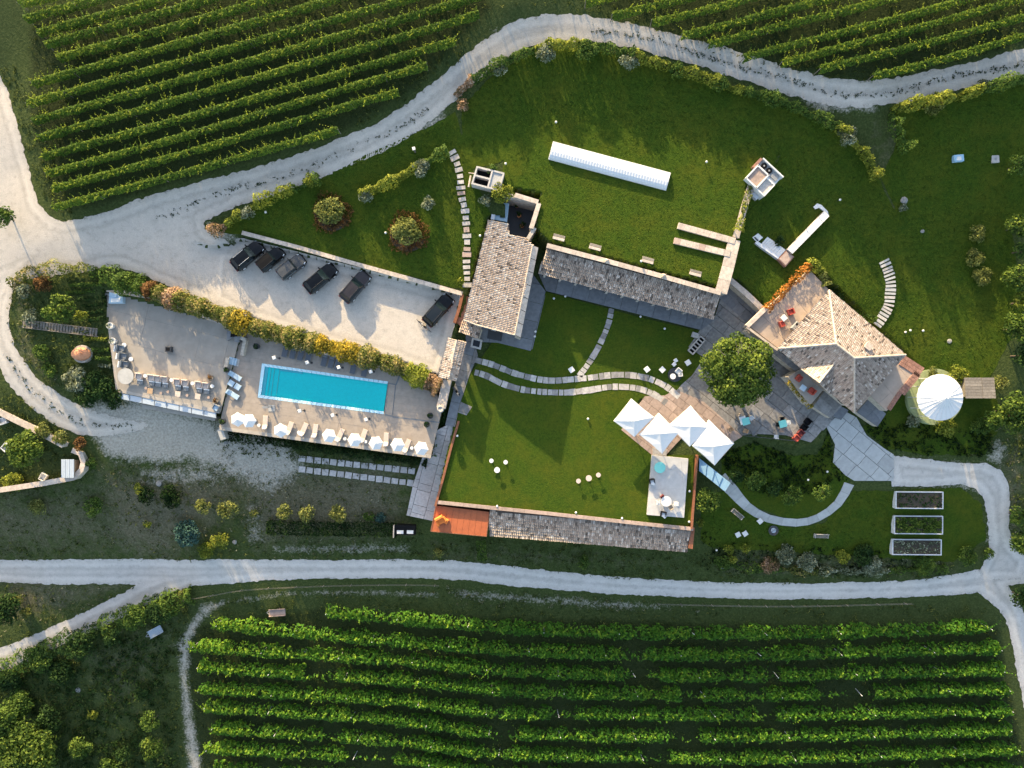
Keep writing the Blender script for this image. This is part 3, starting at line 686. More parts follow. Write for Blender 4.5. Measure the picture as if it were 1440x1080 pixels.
sheet("lower_road", lambda x, y: np.minimum(np.minimum(f_low(x, y), f_br(x, y)), f_dn(x, y)), (-84, -62, 84, -20), .035, M['road'], "grey gravel road running along the foot of the garden", jag=.32, step=.22)
DRIVE = Ga0([(1253,640),(1290,645),(1342,650),(1387,652),(1408,662),(1419,680),(1418,740),(1424,765),(1445,785),(1440,815),(1380,815),(1378,800),(1390,780),(1391,755),(1384,705),(1372,687),(1350,681),(1300,684),(1253,685)])
sheet("driveway", lambda x, y: sdf(x, y, DRIVE), bbox_of(DRIVE), .06, M['road'], "smooth grey driveway bending from the house to the road", jag=.25, step=.22)
PATH = [(1012,672,20),(1030,690,17),(1050,712,13),(1080,729,12),(1120,735,12),(1150,728,12),(1178,708,13),(1194,680,15)]
def path_stones():
    P = [(*G(a, b)[:2], w / 20.0) for a, b, w in PATH]; S = spline(P, 2.1)
    t = tag(link(bpy.data.objects.new("garden_path", None)), "curved pale stone path below the dark garden bed", None, None, 'structure')
    d = np.gradient(S[:, :2], axis=0); d /= np.linalg.norm(d, axis=1, keepdims=True); nn = np.stack([-d[:, 1], d[:, 0]], 1)
    for i in range(len(S) - 1):
        q = [];  e = .012
        for k, f in ((i, e), (i + 1, -e)):
            for sg in ((1, -1) if k == i else (-1, 1)):
                q.append((S[k, 0] + d[k, 0] * f + nn[k, 0] * S[k, 2] * sg, S[k, 1] + d[k, 1] * f + nn[k, 1] * S[k, 2] * sg))
        MB().prism(q, lambda x, y: float(T(np.array(x), np.array(y))) - .15, lambda x, y: float(T(np.array(x), np.array(y))) + .09).build('paving_slab', M['slab'], t)
path_stones()
# ------------------------------------------------------------------ lawns
def lawn(name, poly, dz, label, jag=.15, step=.3):
    return sheet(name, lambda x, y: sdf(x, y, poly), bbox_of(poly), dz, M['lawn'], label, step=step, jag=jag)
lawn("upper_lawn", Ga0([(650,150),(700,100),(760,70),(830,66),(900,84),(1020,122),(1090,140),(1190,190),(1232,245),(1260,300),(1320,300),(1420,300),(1440,430),(1420,480),(1390,535),(1310,515),(1290,520),(1272,498),(1168,406),(1140,378),(1074,432),(1020,395)]) + Wa([(1052,268),(1062,243),(1000,240),(900,220),(780,195),(725,220)], ZU) + Ga0([(690,232),(655,240),(650,190)]), .03, "green lawn rolling down from the hedge around the terrace", .3)
lawn("east_lawn", Ga0([(1240,250),(1262,200),(1258,155),(1330,138),(1390,122),(1460,108),(1500,300),(1425,305),(1320,302),(1262,302)]), .034, "darker lawn in the upper corner beyond the hedge", .3)
lawn("roof_lawn", [(p[0], p[1]) for p in UPPER], .05, "flat bright green roof lawn behind the stone parapet", 0)
TRI = Ga0([(345,330),(300,325),(350,293),(400,268),(450,252),(500,225),(600,180),(640,158),(652,200),(672,262),(690,300),(668,380),(652,408)])
_car = CARPARK
sheet("triangle_lawn", lambda x, y: np.maximum(sdf(x, y, TRI), -sdf(x, y, _car) + .15), bbox_of(TRI), .035, M['lawn'], "sloping triangular lawn above the parking area", step=.28, jag=.25)
LOWL = Wa([(640,590),(660,528),(700,470),(766,410),(900,446),(985,466),(1000,500),(955,560),(900,560),(875,604),(917,640),(975,640),(975,742),(606,706)], 0)
lawn("court_lawn", LOWL, .03 + .12, "square green lawn between the hall and the tiled wing", 0)
GARD = Ga0([(1010,640),(1060,622),(1110,640),(1150,640),(1165,605),(1172,650),(1195,672),(1180,705),(1150,725),(1110,732),(1060,712),(1020,680)])
lawn("shade_lawn", GARD, .03, "dark shaded garden bed below the paved terrace", .3)
lawn("garden_lawn", Ga0([(985,700),(1020,690),(1060,722),(1110,742),(1160,735),(1200,690),(1255,690),(1350,685),(1380,710),(1385,760),(1340,790),(1200,782),(1080,775),(1000,770),(985,760)]), .03, "small lawn with benches and raised beds by the road", .4)
lawn("tent_lawn", Ga0([(1275,520),(1310,515),(1390,535),(1410,590),(1385,640),(1300,640),(1245,630),(1210,600),(1250,580),(1296,524)]), .036, "shady grass around the round white tent", .4)
# ------------------------------------------------------------------ pool terrace and west terrace
POOLC = [(368.5,511),(546,536.5),(540,582.5),(362.5,559)]; POOLI = [(372.5,515.5),(545,540),(539.5,578.5),(367,555.5)]
pi_ = Wa(POOLI, 0); pc_ = Wa(POOLC, 0)
dk = tag(link(bpy.data.objects.new("pool_deck", None)), "sand coloured deck paved around the swimming pool", None, None, 'structure')
def ringcut(poly, hole):           # split a polygon with a 4-corner hole into strips round the hole
    A = Vector((*hole[0], 0)); ux = (Vector((*hole[1], 0)) - A).normalized()
    out = []
    def half(p, a, b): return clip(p, [a, b, (b[0] - (b[1] - a[1]) * 400 + 0, b[1] + (b[0] - a[0]) * 400), (a[0] - (b[1] - a[1]) * 400, a[1] + (b[0] - a[0]) * 400)])
    rest = poly; h = hole if sum(hole[i][0] * hole[(i + 1) % 4][1] - hole[(i + 1) % 4][0] * hole[i][1] for i in range(4)) > 0 else hole[::-1]
    for k in range(4):
        a, b = h[k], h[(k + 1) % 4]; d = (b[0] - a[0], b[1] - a[1]); a2 = (a[0] - d[0] * 50, a[1] - d[1] * 50); b2 = (b[0] + d[0] * 50, b[1] + d[1] * 50)
        n_ = (-(b2[1] - a2[1]), b2[0] - a2[0])
        outer = clip(rest, [b2, a2, (a2[0] - n_[0], a2[1] - n_[1]), (b2[0] - n_[0], b2[1] - n_[1])])
        if len(outer) > 2: out.append(outer)
        rest = clip(rest, [a2, b2, (b2[0] + n_[0], b2[1] + n_[1]), (a2[0] + n_[0], a2[1] + n_[1])])
    return out
dang = math.atan2(pc_[1][1] - pc_[0][1], pc_[1][0] - pc_[0][0])
for s_ in ringcut(DECK, pc_):
    pave(dk, s_, dang, 5.2, 1.05, .008, 0.0, [M['deck']], name='deck_board', th=.14, brk=1)
# basin cut below the deck
pt = thing("swimming_pool", "long turquoise swimming pool with entry steps at one end", "swimming pool", (*W(455, 547), -1.6))
def basin():
    k = MB(); p = pi_ if True else None; z = -.5
    k.add([(*q, z) for q in p], [(3, 2, 1, 0)]); k.add([(*q, z) for q in p] + [(*q, .02) for q in p], [(i, (i + 1) % 4, 4 + (i + 1) % 4, 4 + i) for i in range(4)])
    k.build('basin', M['pooltile'], pt)
    mix = lambda a, b, t: (a[0] + (b[0] - a[0]) * t, a[1] + (b[1] - a[1]) * t)
    for i in range(4):
        t0, t1 = i * .026, (i + 1) * .026 if i < 3 else .118
        q = [mix(p[0], p[1], t0 + .0004), mix(p[0], p[1], t1), mix(p[3], p[2], t1), mix(p[3], p[2], t0 + .0004)]
        MB().prism(q, z, -.12 - .08 * i).build('step', M['pooltile'] if i else M['poolcope'], pt)
        if i: MB().prism([mix(p[0], p[1], t1 - .0045), mix(p[0], p[1], t1 - .001), mix(p[3], p[2], t1 - .001), mix(p[3], p[2], t1 - .0045)], -.12 - .08 * i, -.105 - .08 * i).build('step_edge', M['white'], pt)
    q = [mix(p[0], p[1], .12), mix(p[0], p[1], .30), mix(mix(p[0], p[1], .30), mix(p[3], p[2], .30), .07), mix(mix(p[0], p[1], .12), mix(p[3], p[2], .12), .07)]
    MB().prism(q, z, -.28).build('bench_ledge', M['poolcope'], pt)
    c = pc_; n_ = 4
    for i in range(4):
        if i == 1: continue
        a0, a1, b1, b0 = c[i], c[(i + 1) % 4], p[(i + 1) % 4], p[i]
        m_ = 26 if i in (0, 2) else 8
        for j in range(m_):
            e = .0015
            MB().prism([mix(a0, a1, j / m_ + e), mix(a0, a1, (j + 1) / m_ - e), mix(b0, b1, (j + 1) / m_ - e), mix(b0, b1, j / m_ + e)], -.2, .03).build('coping_stone', M['poolcope'], pt)
    k = MB(); k.prism(p, -.075, -.07); o = k.build('water', M['water'], pt)
basin()
def bed_edge(pts, z, wdt, h, name, label, mt, cat):
    k = MB(); P = Wa(pts, z)
    for a, b in zip(P, P[1:]):
        d = math.hypot(b[0] - a[0], b[1] - a[1]); k.box(((a[0] + b[0]) / 2, (a[1] + b[1]) / 2, z + h / 2), (d, wdt, h), math.atan2(b[1] - a[1], b[0] - a[0]))
    return tag(k.build(name, mt), label, cat)
hp = thing("deck_hatch", "flat timber cover with dark rim at the end of the pool", "hatch", (*W(549, 560), 0))
q = Wa([(546.5,538.5),(557,540),(552,586),(541,583.5)], 0); MB().prism(q, -.1, .045).build('rim', M['greyfab'], hp)
c0 = (sum(p[0] for p in q) / 4, sum(p[1] for p in q) / 4)
MB().prism([(c0[0] + (p[0] - c0[0]) * .84, c0[1] + (p[1] - c0[1]) * .94) for p in q], .0, .07).build('cover_panel', M['deck'], hp)
for a, b, s in (((552,586),(618,594),'cross'),((557,541),(565,520),'short')):
    A, B = W(*a), W(*b); k = MB(); k.box(((A[0] + B[0]) / 2, (A[1] + B[1]) / 2, .012), (math.dist(A, B), .18, .05), math.atan2(B[1] - A[1], B[0] - A[0]))
    tag(k.build('drain_channel', M['greyfab']), "dark drain channel crossing the deck beyond the pool" if s == 'cross' else "short dark drain channel from the pool to the flower hedge", "drain")
tr_ = tag(link(bpy.data.objects.new("west_terrace", None)), "plain screed terrace west of the pool", None, None, 'structure')
pave(tr_, TERR, R(-14), 4.0, 4.0, .012, ZT, [M['terr']], th=.15)
wall("terrace_wall", "pale wall holding up the south edge of the pool deck", [(309,602),(606,642)], 5, .02, -4.6, M['plaster'], None)
wall("terrace_wall", "wall under the west terrace beside the gravel loop", [(148,410),(165,549),(308,579)], 5, ZT + .02, -3.2, M['plaster'], None)
wall("buttress", "short grey buttress at the corner of the pool deck", [(309,603),(314,618)], 8, -.3, -3.6, M['concrete'], None)
wall("terrace_wall", "low retaining wall between the terraces and the car park hedge", [(150,407),(215,418),(335,462),(400,479),(470,499),(560,519),(612,547)], 5, 1.05, -.3, M['plaster'], M['coping'])
gs = thing("glass_balustrade", "pale glazed strip along the edge of the west terrace", "balustrade", (*W(236, 568, 0), -.4))
A, B = (165, 552), (304, 580)
for i in range(8):
    f0, f1 = i / 8 + .004, (i + 1) / 8 - .004
    a = (A[0] + (B[0] - A[0]) * f0, A[1] + (B[1] - A[1]) * f0); b = (A[0] + (B[0] - A[0]) * f1, A[1] + (B[1] - A[1]) * f1)
    MB().prism(Wa([a, b, (b[0], b[1] + 8), (a[0], a[1] + 8)], .3), .24, .30).build('glass_panel', M['steelroof'], gs)
k = MB()
for i in range(9):
    a = (A[0] + (B[0] - A[0]) * i / 8, A[1] + (B[1] - A[1]) * i / 8); p = W(*a, .3); q = W(a[0], a[1] + 8.5, .3); k.tube((*p, .34), (*q, .27), .03, 6)
k.build('glazing_bar', M['grey'], gs)
tag(MB().prism(Wa([(200,568),(303,587),(302,592),(200,574)], -.6), -2.9, -.6).build('terrace_ledge', M['plaster']), "grey concrete ledge below the glazed strip", "ledge")
# ------------------------------------------------------------------ retaining walls of the upper lawn
wall("parapet", "pale stone parapet between the roof lawn and the tiled wing", [(769,345),(850,366),(930,388),(1014,412)], 5, ZU + .38, 0, M['wallstone'], M['coping'])
wall("parapet", "wide stone wall along the east side of the roof lawn", [(1014,412),(1024,375),(1033,337)], 13, ZU + .30, 0, M['wallstone'], M['coping'])
wall("parapet", "planted stone wall from the roof lawn to the white plant box", [(1035,334),(1047,290),(1056,262)], 7, ZU + .20, .8, M['wallstone'], M['coping'])
wall("ramp_wall", "pink stone wall beside the sunken slate ramp", [(1025,392),(1050,413),(1075,437)], 6, 2.2, -.1, M['wallstone'], M['coping'])
wall("car_park_wall", "low pale wall between the triangular lawn and the parked cars", [(340,327),(420,348),(500,371),(580,393),(650,413)], 4.5, [2.35,2.35,2.45,2.5,2.55], .6, M['wallstone'], M['coping'])
wall("corten_wall", "rusty steel wall at the end of the parking area", [(650,414),(646,432),(639,454)], 4, [2.5,2.4,2.2], .6, M['corten'], None)
wall("garden_wall", "pale curved wall of the walled garden by the left edge", [(-30,562),(0,580),(45,602),(89,626)], 7, [-.2,-.2,-.4,-.6], -3.6, M['wallstone'], M['coping'])
wall("garden_wall", "curved end and lower side of the walled garden", [(101,633),(113,638),(117,650),(114,661),(103,672),(60,680),(0,689),(-30,693)], 6, -1.4, -4.4, M['wallstone'], M['coping'], smooth=True)
wall("lawn_wall", "thin rust coloured wall on the west side of the court lawn", [(645,592),(634,630),(621,680),(612,712)], 3.2, .35, -4.8, M['corten'], None)
wall("lawn_wall", "cream coped wall on the south side of the court lawn", [(613,706),(690,714),(770,722),(870,733),(975,744)], 4, .30, -.4, M['corten'], M['pinkstone'])
wall("lawn_wall", "rusty steel wall on the east side of the court lawn", [(981,640),(977,690),(973,744)], 2.6, .55, -4.4, M['corten'], None)
# paving: court, colonnade walk, ramp
cp = tag(link(bpy.data.objects.new("paved_court", None)), "stone paved court between the house, the tree and the lawns", None, None, 'structure')
COURTP = Wa([(985,463),(1004,450),(1014,416),(1026,396),(1052,458),(1096,494),(1158,550),(1184,573),(1163,600),(1140,622),(1105,612),(1060,610),(1043,612),(990,565),(960,555),(950,548),(973,528),(990,503),(968,488)], 0)
pave(cp, COURTP, R(-38), 2.3, 1.7, .05, .06, [M['stone']], th=.16, jit=.18, brk=1)
DECKP = Wa([(907,557),(873,604),(917,640),(938,638),(962,612),(1000,640),(1045,613),(990,564),(950,548),(935,556)], 0)
pave(cp, DECKP, R(-38), 1.6, 1.15, .035, .062, [M['pinkstone']], th=.16, jit=.1)
wk = tag(link(bpy.data.objects.new("slate_walk", None)), "slate walk along the colonnade and the hall", None, None, 'structure')
pave(wk, Wa([(757,384),(1006,449),(986,464),(768,409)], 0), R(-14.3), 2.35, 6, .04, .065, [M['stone_d']], th=.16)
pave(wk, Wa([(748,384),(768,411),(748,494),(700,482),(655,480),(655,462)], 0), R(-104), 2.6, 6, .04, .064, [M['stone_d']], th=.16)
pave(wk, Wa([(640,540),(655,480),(668,482),(672,500),(660,528),(648,565),(664,572),(656,584),(644,580),(640,600),(626,598)], 0), R(-105), 2.3, 1.9, .04, .064, [M['stone'], M['stone_d']], th=.16)
rw = tag(link(bpy.data.objects.new("slate_ramp", None)), "sunken slate ramp between the roof lawn and the house", None, None, 'structure')
pave(rw, Wa([(1025,395),(1072,438),(1054,458),(1010,418)], 0), R(-41), 1.35, 2.9, .07, .08, [M['stone_d']], th=.2)
st = tag(link(bpy.data.objects.new("stone_ramp", None)), "broad ramp of large stone slabs going down to the road", None, None, 'structure')
zr = lambda x, y: max(-4.3, min(-.0, (y + 4.2) * .30))
LEVELS_R = Wa([(640,592),(630,640),(611,708),(606,737),(568,729),(579,684),(592,648),(612,606)], -2)
pave(st, LEVELS_R, R(74), 2.2, 2.0, .05, 0, [M['rampstone']], th=.9, jit=.22, brk=1, zfun=zr)
pl = tag(link(bpy.data.objects.new("slab_forecourt", None)), "forecourt of large pale concrete slabs below the house", None, None, 'structure')
PLZ = Ga([(1162,599),(1185,577),(1204,587),(1218,612),(1242,630),(1256,639),(1256,676),(1201,676),(1188,668),(1171,650),(1174,625)])
zp = lambda x, y: float(base(np.array(x), np.array(y))) + .12
pave(pl, PLZ, R(-38), 2.5, 2.0, .06, 0, [M['slab']], th=.5, zfun=zp, jit=.1)
lp = tag(link(bpy.data.objects.new("wheel_track_path", None)), "two tracks of cracked concrete slabs below the pool deck", None, None, 'structure')
for (a, b) in (((425,645),(579,662)), ((425,660),(577,679))):
    for i in range(15):
        f = (i + .0) / 14.0; g = G(a[0] + (b[0] - a[0]) * f, a[1] + (b[1] - a[1]) * f)
        k = MB(); k.box((g[0], g[1], g[2] + .04), (.98 * random.uniform(.9, 1.02), .88 * random.uniform(.9, 1.05), .22), R(-6 + random.uniform(-5, 5))); k.build('paving_slab', M['rampstone'], lp)
# ------------------------------------------------------------------ stepping stones
def track(name, label, pts, w, l_, gap, mats, rot=90, lift=.05, jit=.12):
    P = [G(a, b) for a, b in pts]; S = spline(P, .1); d = np.r_[0, np.cumsum(np.linalg.norm(np.diff(S[:, :2], axis=0), axis=1))]
    t = tag(link(bpy.data.objects.new(name, None)), label, None, None, 'structure'); s = l_ / 2
    while s < d[-1]:
        k = min(int(np.searchsorted(d, s)), len(S) - 2); a = math.atan2(S[k + 1, 1] - S[k, 1], S[k + 1, 0] - S[k, 0]); le = l_ * random.uniform(.75, 1.15)
        b = MB(); b.box((S[k, 0], S[k, 1], float(T(np.array(S[k, 0]), np.array(S[k, 1]))) + lift), (le, w * random.uniform(1 - jit, 1 + jit), .2), a + R(random.uniform(-4, 4))); b.build('stepping_stone', random.choice(mats), t)
        s += le / 2 + gap + l_ * .5
def court_track(name, label, pts, w, l_, gap):
    P = [(*W(a, b), 0) for a, b in pts]; S = spline(P, .1); d = np.r_[0, np.cumsum(np.linalg.norm(np.diff(S[:, :2], axis=0), axis=1))]
    t = tag(link(bpy.data.objects.new(name, None)), label, None, None, 'structure'); s = l_ / 2
    while s < d[-1]:
        k = min(int(np.searchsorted(d, s)), len(S) - 2); a = math.atan2(S[k + 1, 1] - S[k, 1], S[k + 1, 0] - S[k, 0]); le = l_ * random.uniform(.7, 1.2)
        b = MB(); b.box((S[k, 0], S[k, 1], 0), (le, w * random.uniform(.9, 1.08), .16), a + R(random.uniform(-3, 3))); b.build('stepping_stone', random.choice([M['stone_l'], M['stone_l'], M['stone']]), t)
        s += le / 2 + gap + l_ * .5
court_track("stone_path", "upper of the two curving stone tracks across the court lawn", [(668,506),(693,513),(727,526),(770,535),(820,532),(870,527),(907,531),(934,542),(952,556)], .85, .85, .05)
court_track("stone_path", "lower of the two curving stone tracks across the court lawn", [(666,523),(683,528),(708,540),(742,549),(790,552),(825,549),(860,544),(895,546),(920,555),(936,566)], .85, .8, .05)
court_track("stone_path", "narrow stone path from the colonnade to the curving tracks", [(860,433),(855,457),(842,487),(827,512),(815,528)], .8, .75, .05)
track("stepping_path", "irregular stepping stones beside the triangular lawn", [(634,211),(642,228),(647,248),(649,275),(654,296),(656,322),(657,345),(656,370),(657,392),(657,409)], 1.0, .62, .22, [M['stone_l'], M['stone_l'], M['pinkstone']], jit=.25)
track("stepping_path", "curved flight of pale slabs on the lawn behind the house", [(1242,366),(1248,380),(1252,398),(1251,415),(1249,430),(1241,445),(1232,457)], 1.45, .36, .17, [M['stone_l'], M['slab']], jit=.08)
# ------------------------------------------------------------------ buildings
def Z3(px, py, z): return (*W(px, py, z), z)
# hall with the one-sided roof
hall = thing("hall", "long stone hall with a pale clay roof beside the stepping stones", "building", (*W(705, 400, 0), 0))
zf = lambda px, py: None
def plane_z(a, b, c):   # z over (x, y) of the plane through three points
    A, B, C_ = Vector(a), Vector(b), Vector(c); n_ = (B - A).cross(C_ - A); return lambda x, y: A.z - (n_.x * (x - A.x) + n_.y * (y - A.y)) / n_.z
e0, e1, r0, r1 = Z3(687,310,3.9), Z3(652,450,3.9), Z3(748,345,5.2), Z3(724,471,5.2)
pz = plane_z(e0, e1, r0)
def onp(px, py, pz):
    z = 4.5
    for _ in range(6): z = pz(*W(px, py, z))
    return Z3(px, py, z)
hp_ = [onp(*p, pz) for p in [(687,310),(716,315),(714,330),(738,335),(749,345),(724,471),(672,457.5),(652,450)]]
MB().loft([[(p[0], p[1], p[2] - .3) for p in hp_], [(p[0], p[1], p[2] - .02) for p in hp_]]).build('roof', M['slope'], hall)
roof = hall.children[-1]
tiles(roof, hp_, (0, 7), M['tile'], tv=.58)
k = MB(); cx, cy = np.mean([p[0] for p in hp_]), np.mean([p[1] for p in hp_])
k.loft([[(p[0] + (cx - p[0]) * .03, p[1] + (cy - p[1]) * .03, 0) for p in hp_], [(p[0] + (cx - p[0]) * .03, p[1] + (cy - p[1]) * .03, p[2] - .31) for p in hp_]]).build('wall', M['wallstone'], hall)
se = [onp(749,345,pz), Z3(757,348,4.9), Z3(732,475,4.9), onp(724,471,pz)]
MB().loft([[(p[0], p[1], p[2] - .25) for p in se], [(p[0], p[1], p[2] - .0) for p in se]]).build('roof', M['slope'], hall)
for i in range(7):      # broad stone slabs on the narrow side
    f0, f1 = i / 7 + .004, (i + 1) / 7 - .004; q = [Vector(se[0]).lerp(Vector(se[3]), f) for f in (f0, f1)] + [Vector(se[1]).lerp(Vector(se[2]), f) for f in (f1, f0)]
    MB().loft([[(*p.xy, p.z + .004) for p in q], [(*p.xy, p.z + .08) for p in q]]).build('coping_stone', M['coping'], hall)
k = MB(); k.loft([[(p[0] * .999, p[1] * .999, 0) for p in se], [(p[0] * .999, p[1] * .999, p[2] - .26) for p in se]]).build('wall', M['plaster'], hall)
ridge(roof, onp(749,345,pz), onp(724,471,pz), M['coping'], .12)
k = MB()
for a, b in zip(hp_[4:], hp_[5:]): k.tube((a[0], a[1], a[2] + .08), (b[0], b[1], b[2] + .08), .09, 6)
k.build('verge', M['coping'], hall)
ax = [Z3(650,452,3.1), Z3(677,462,3.1), Z3(673,476,2.8), Z3(646,466,2.8)]
an = thing("lean_to", "small tiled lean-to at the south end of the hall", "building", (*W(661, 464, 0), 0))
MB().loft([[(p[0], p[1], 0) for p in ax], [(p[0], p[1], p[2] - .25) for p in ax]]).build('wall', M['wallstone'], an)
MB().loft([[(p[0], p[1], p[2] - .25) for p in ax], [(p[0], p[1], p[2]) for p in ax]]).build('roof', M['slope'], an); tiles(an.children[-1], ax, (3, 2), M['tile'], tv=.5)
tag(MB().prism(Wa([(653,416),(664,418),(650,462),(641,452)], 1.6), .6, 1.6).build('brick_step', M['brick']), "reddish brick strip between the hall and the rusty wall", "brick strip")
wd = thing("roof_window", "dark square light well with a stone rim by the hall porch", "light well", (*W(671, 483, 0), 0))
q = Wa([(665,476),(677,479),(675,490),(663,487)], .5); k = MB()
for i in range(4):
    a, b = q[i], q[(i + 1) % 4]; k.box(((a[0] + b[0]) / 2, (a[1] + b[1]) / 2, .3), (math.dist(a, b) + .2, .25, .5 + .002 * i), math.atan2(b[1] - a[1], b[0] - a[0]))
k.build('rim', M['stone_l'], wd); MB().prism(q, 0, .3).build('glass', M['darkglass'], wd)
pr = tag(MB().prism(Wa([(687,463),(707,468),(705,480),(685,476)], .1), .0, .12).build('doormat', M['dark']), "dark mat on the slate walk under the hall gable", "mat")
tag(MB().prism(Wa([(690,464),(697,466),(697,462)], .3), .0, .2).build('step', M['stone_l']), "small pale step by the hall gable", "step")
# courtyard pit behind the hall with its stone rim
pit = thing("sunken_courtyard", "dark sunken yard with a stone rim behind the hall", "light well", (*W(728, 305, 0), 0))
k = MB(); k.prism(Wa([(712,272),(760,284),(742,340),(712,332)], 0), -.2, .07); k.build('floor', M['dark'], pit)  # near-black floor colour stands in for the deep shade of the pit
def rim(pts, w_, z, name='rim_stone', mt=M['coping']):
    for (a, b) in zip(pts, pts[1:]):
        A, B = Vector(Z3(*a, z)), Vector(Z3(*b, z)); c = max(1, int((B - A).length / .9)); an_ = math.atan2(B.y - A.y, B.x - A.x)
        for j in range(c):
            p = A.lerp(B, (j + .5) / c); k = MB(); k.box((p.x, p.y, z - .1 + random.uniform(0, .02)), ((B - A).length / c - .02, w_, .2), an_); k.build(name, mt, pit)
rim([(724,274),(757,284)], .6, 4.55); rim([(758,286),(747,321)], .6, 4.552)
k = MB()
for pts in ([(708,272),(757,284)], [(758,285),(747,322)], [(742,336),(752,320)]):
    A, B = W(*pts[0], 4.4), W(*pts[1], 4.4); k.box(((A[0] + B[0]) / 2, (A[1] + B[1]) / 2, 2.2), (math.dist(A, B), .5, 4.3), math.atan2(B[1] - A[1], B[0] - A[0]))
k.build('wall', M['wallstone'], pit)
MB().prism(Wa([(697,284),(716,286),(713,312),(692,308)], 3.2), 0, 3.2).build('canopy', M['glassblue'], pit)
k = MB(); k.prism(Wa([(695,284),(700,285),(695,309),(690,308)], 3.5), 0, 3.5); k.build('side_wall', M['wgrey'], pit)
for p in ((730,304), (734,318), (727,290)):
    t_ = thing("potted_plant", ["small dark plant in the middle of the sunken yard", "small dark plant at the south end of the sunken yard", "small dark plant at the north end of the sunken yard"][[730, 734, 727].index(p[0])], "potted plant", (*W(*p, .1), .07))
    x, y, z = t_.location; MB().cyl((x, y, z), .25, .45, 10, .32).build('pot', M['terracotta'], t_); crown('foliage', t_, (x, y, z + .9), (.5, .5, .5), L['deep'], .14, 40, k=5)
# grey service box north of the hall
sb = thing("service_box", "grey concrete plant box with dark openings and a flat lid", "plant box", (*W(683, 253, 4), 3.6))
zb = 5.3; q = [(671,236),(707,245),(701,267),(659,262)]
A_, B_, C_, D_ = [Vector(Z3(*p, zb)) for p in [(671,235),(708,244),(702,268),(664,258)]]
k = MB()
for a, b in ((A_, B_), (B_, C_), (C_, D_), (D_, A_), (A_.lerp(D_, .5), A_.lerp(B_, .55).lerp(D_.lerp(C_, .55), .5)), (A_.lerp(B_, .58), D_.lerp(C_, .58))):
    m_ = (a + b) / 2; k.box((m_.x, m_.y, 4.6), ((b - a).length + .16, .22, 1.6 + .004 * random.random()), math.atan2(b.y - a.y, b.x - a.x))
k.build('frame', M['stone_l'], sb)
k = MB(); k.prism([tuple(p.xy) for p in (A_.lerp(B_, .6), B_, C_, D_.lerp(C_, .6))], 5.0, 5.28); k.build('lid', M['concrete'], sb)
MB().prism([tuple(p.xy) for p in (A_, A_.lerp(B_, .6), D_.lerp(C_, .6), D_)], 3.6, 4.4).build('opening', M['black'], sb)
MB().tube(Z3(659,243,4.4), Z3(672,245,4.4), .08).build('rail', M['coping'], sb)
k = MB(); k.tube(Z3(662,247,4.4), Z3(659,263,4.4), .12); k.build('rail', M['coping'], sb)
# colonnade wing
wing = thing("colonnade_wing", "long low wing with a shade-toned clay roof below the parapet", "building", (*W(885, 400, 0), 0))
cw = [Z3(769,349,4.1), Z3(1012,415,4.1), Z3(1003,449,3.0), Z3(757,384,3.0)]
MB().loft([[(p[0], p[1], p[2] - .22) for p in cw], [(p[0], p[1], p[2] - .01) for p in cw]]).build('roof', M['slope'], wing); tiles(wing.children[-1], cw, (3, 2), M['tile_shade'], tv=.5, pitch=.24, course=.42)  # the roof's shade below the parapet is carried by the tile colour
k = MB(); k.prism([tuple(Vector(p).xy) for p in (cw[0], cw[1])] + [tuple(Vector(cw[1]).lerp(Vector(cw[2]), .12).xy), tuple(Vector(cw[0]).lerp(Vector(cw[3]), .12).xy)], 0, 3.75); k.build('wall', M['wallstone'], wing)
for i in range(11):
    p = Vector(cw[3]).lerp(Vector(cw[2]), (i + .4) / 11); q = Vector(cw[0]).lerp(Vector(cw[1]), (i + .4) / 11); p = p.lerp(q, .08); MB().box((p.x, p.y, 1.38), (.32, .32, 2.76), R(-14)).build('column', M['stone_l'], wing)
k = MB(); k.tube((cw[3][0], cw[3][1], 2.92), (cw[2][0], cw[2][1], 2.92), .07, 6); k.build('gutter', M['grey'], wing)
for i, (px, py) in enumerate(((853,367), (933,388))):
    k = MB(); x, y = W(px, py, 4.7); k.box((x, y, 4.75), (.5, .5, .55), R(-14), .06); k.lathe((x, y, 5.02), [(.2, 0), (.24, .1), (.1, .3), (.02, .4)]); tag(k.build('chimney', M['coping']), ["small pale vent on the parapet nearer the hall", "small pale vent on the parapet nearer the house"][i], "vent")
# gate with a little two-sided roof
gate = thing("gateway", "narrow gateway with a small ridge roof beside the car park", "gateway", (*W(637, 505, 0), 0))
ga, gb = Z3(642.5,478,3.5), Z3(630,532.5,3.5); gl0, gl1 = Z3(631,476,2.9), Z3(617,530,2.9); gr0, gr1 = Z3(655,481,2.9), Z3(641,536,2.9)
for q, tv in (([gl0, ga, gb, gl1], .8), ([gr0, ga, gb, gr1], .5)):  # west slope tinted lighter, as sunlit; east side's shade in its tint
    MB().loft([[(p[0], p[1], p[2] - .14) for p in q], [(p[0], p[1], p[2] - .01) for p in q]]).build('roof', M['slope'], gate); tiles(gate.children[-1], q, (0, 3), M['tile'], tv=tv)
ridge(gate, ga, gb, M['coping'], .13)
k = MB()
for f in (.06, .94):
    for e in (gl0, gr0):
        o_ = gl1 if e is gl0 else gr1; p = Vector(e).lerp(Vector(o_), f).lerp(Vector(ga).lerp(Vector(gb), f), .3); k.box((p.x, p.y, 1.4), (.45, .45, 2.9), R(-104))
k.build('pier', M['wallstone'], gate)
wall("gate_wall", "pink capped wall running south from the gateway", [(629,534),(624,556),(620,574)], 10, 1.9, -.4, M['plaster'], M['coping'])
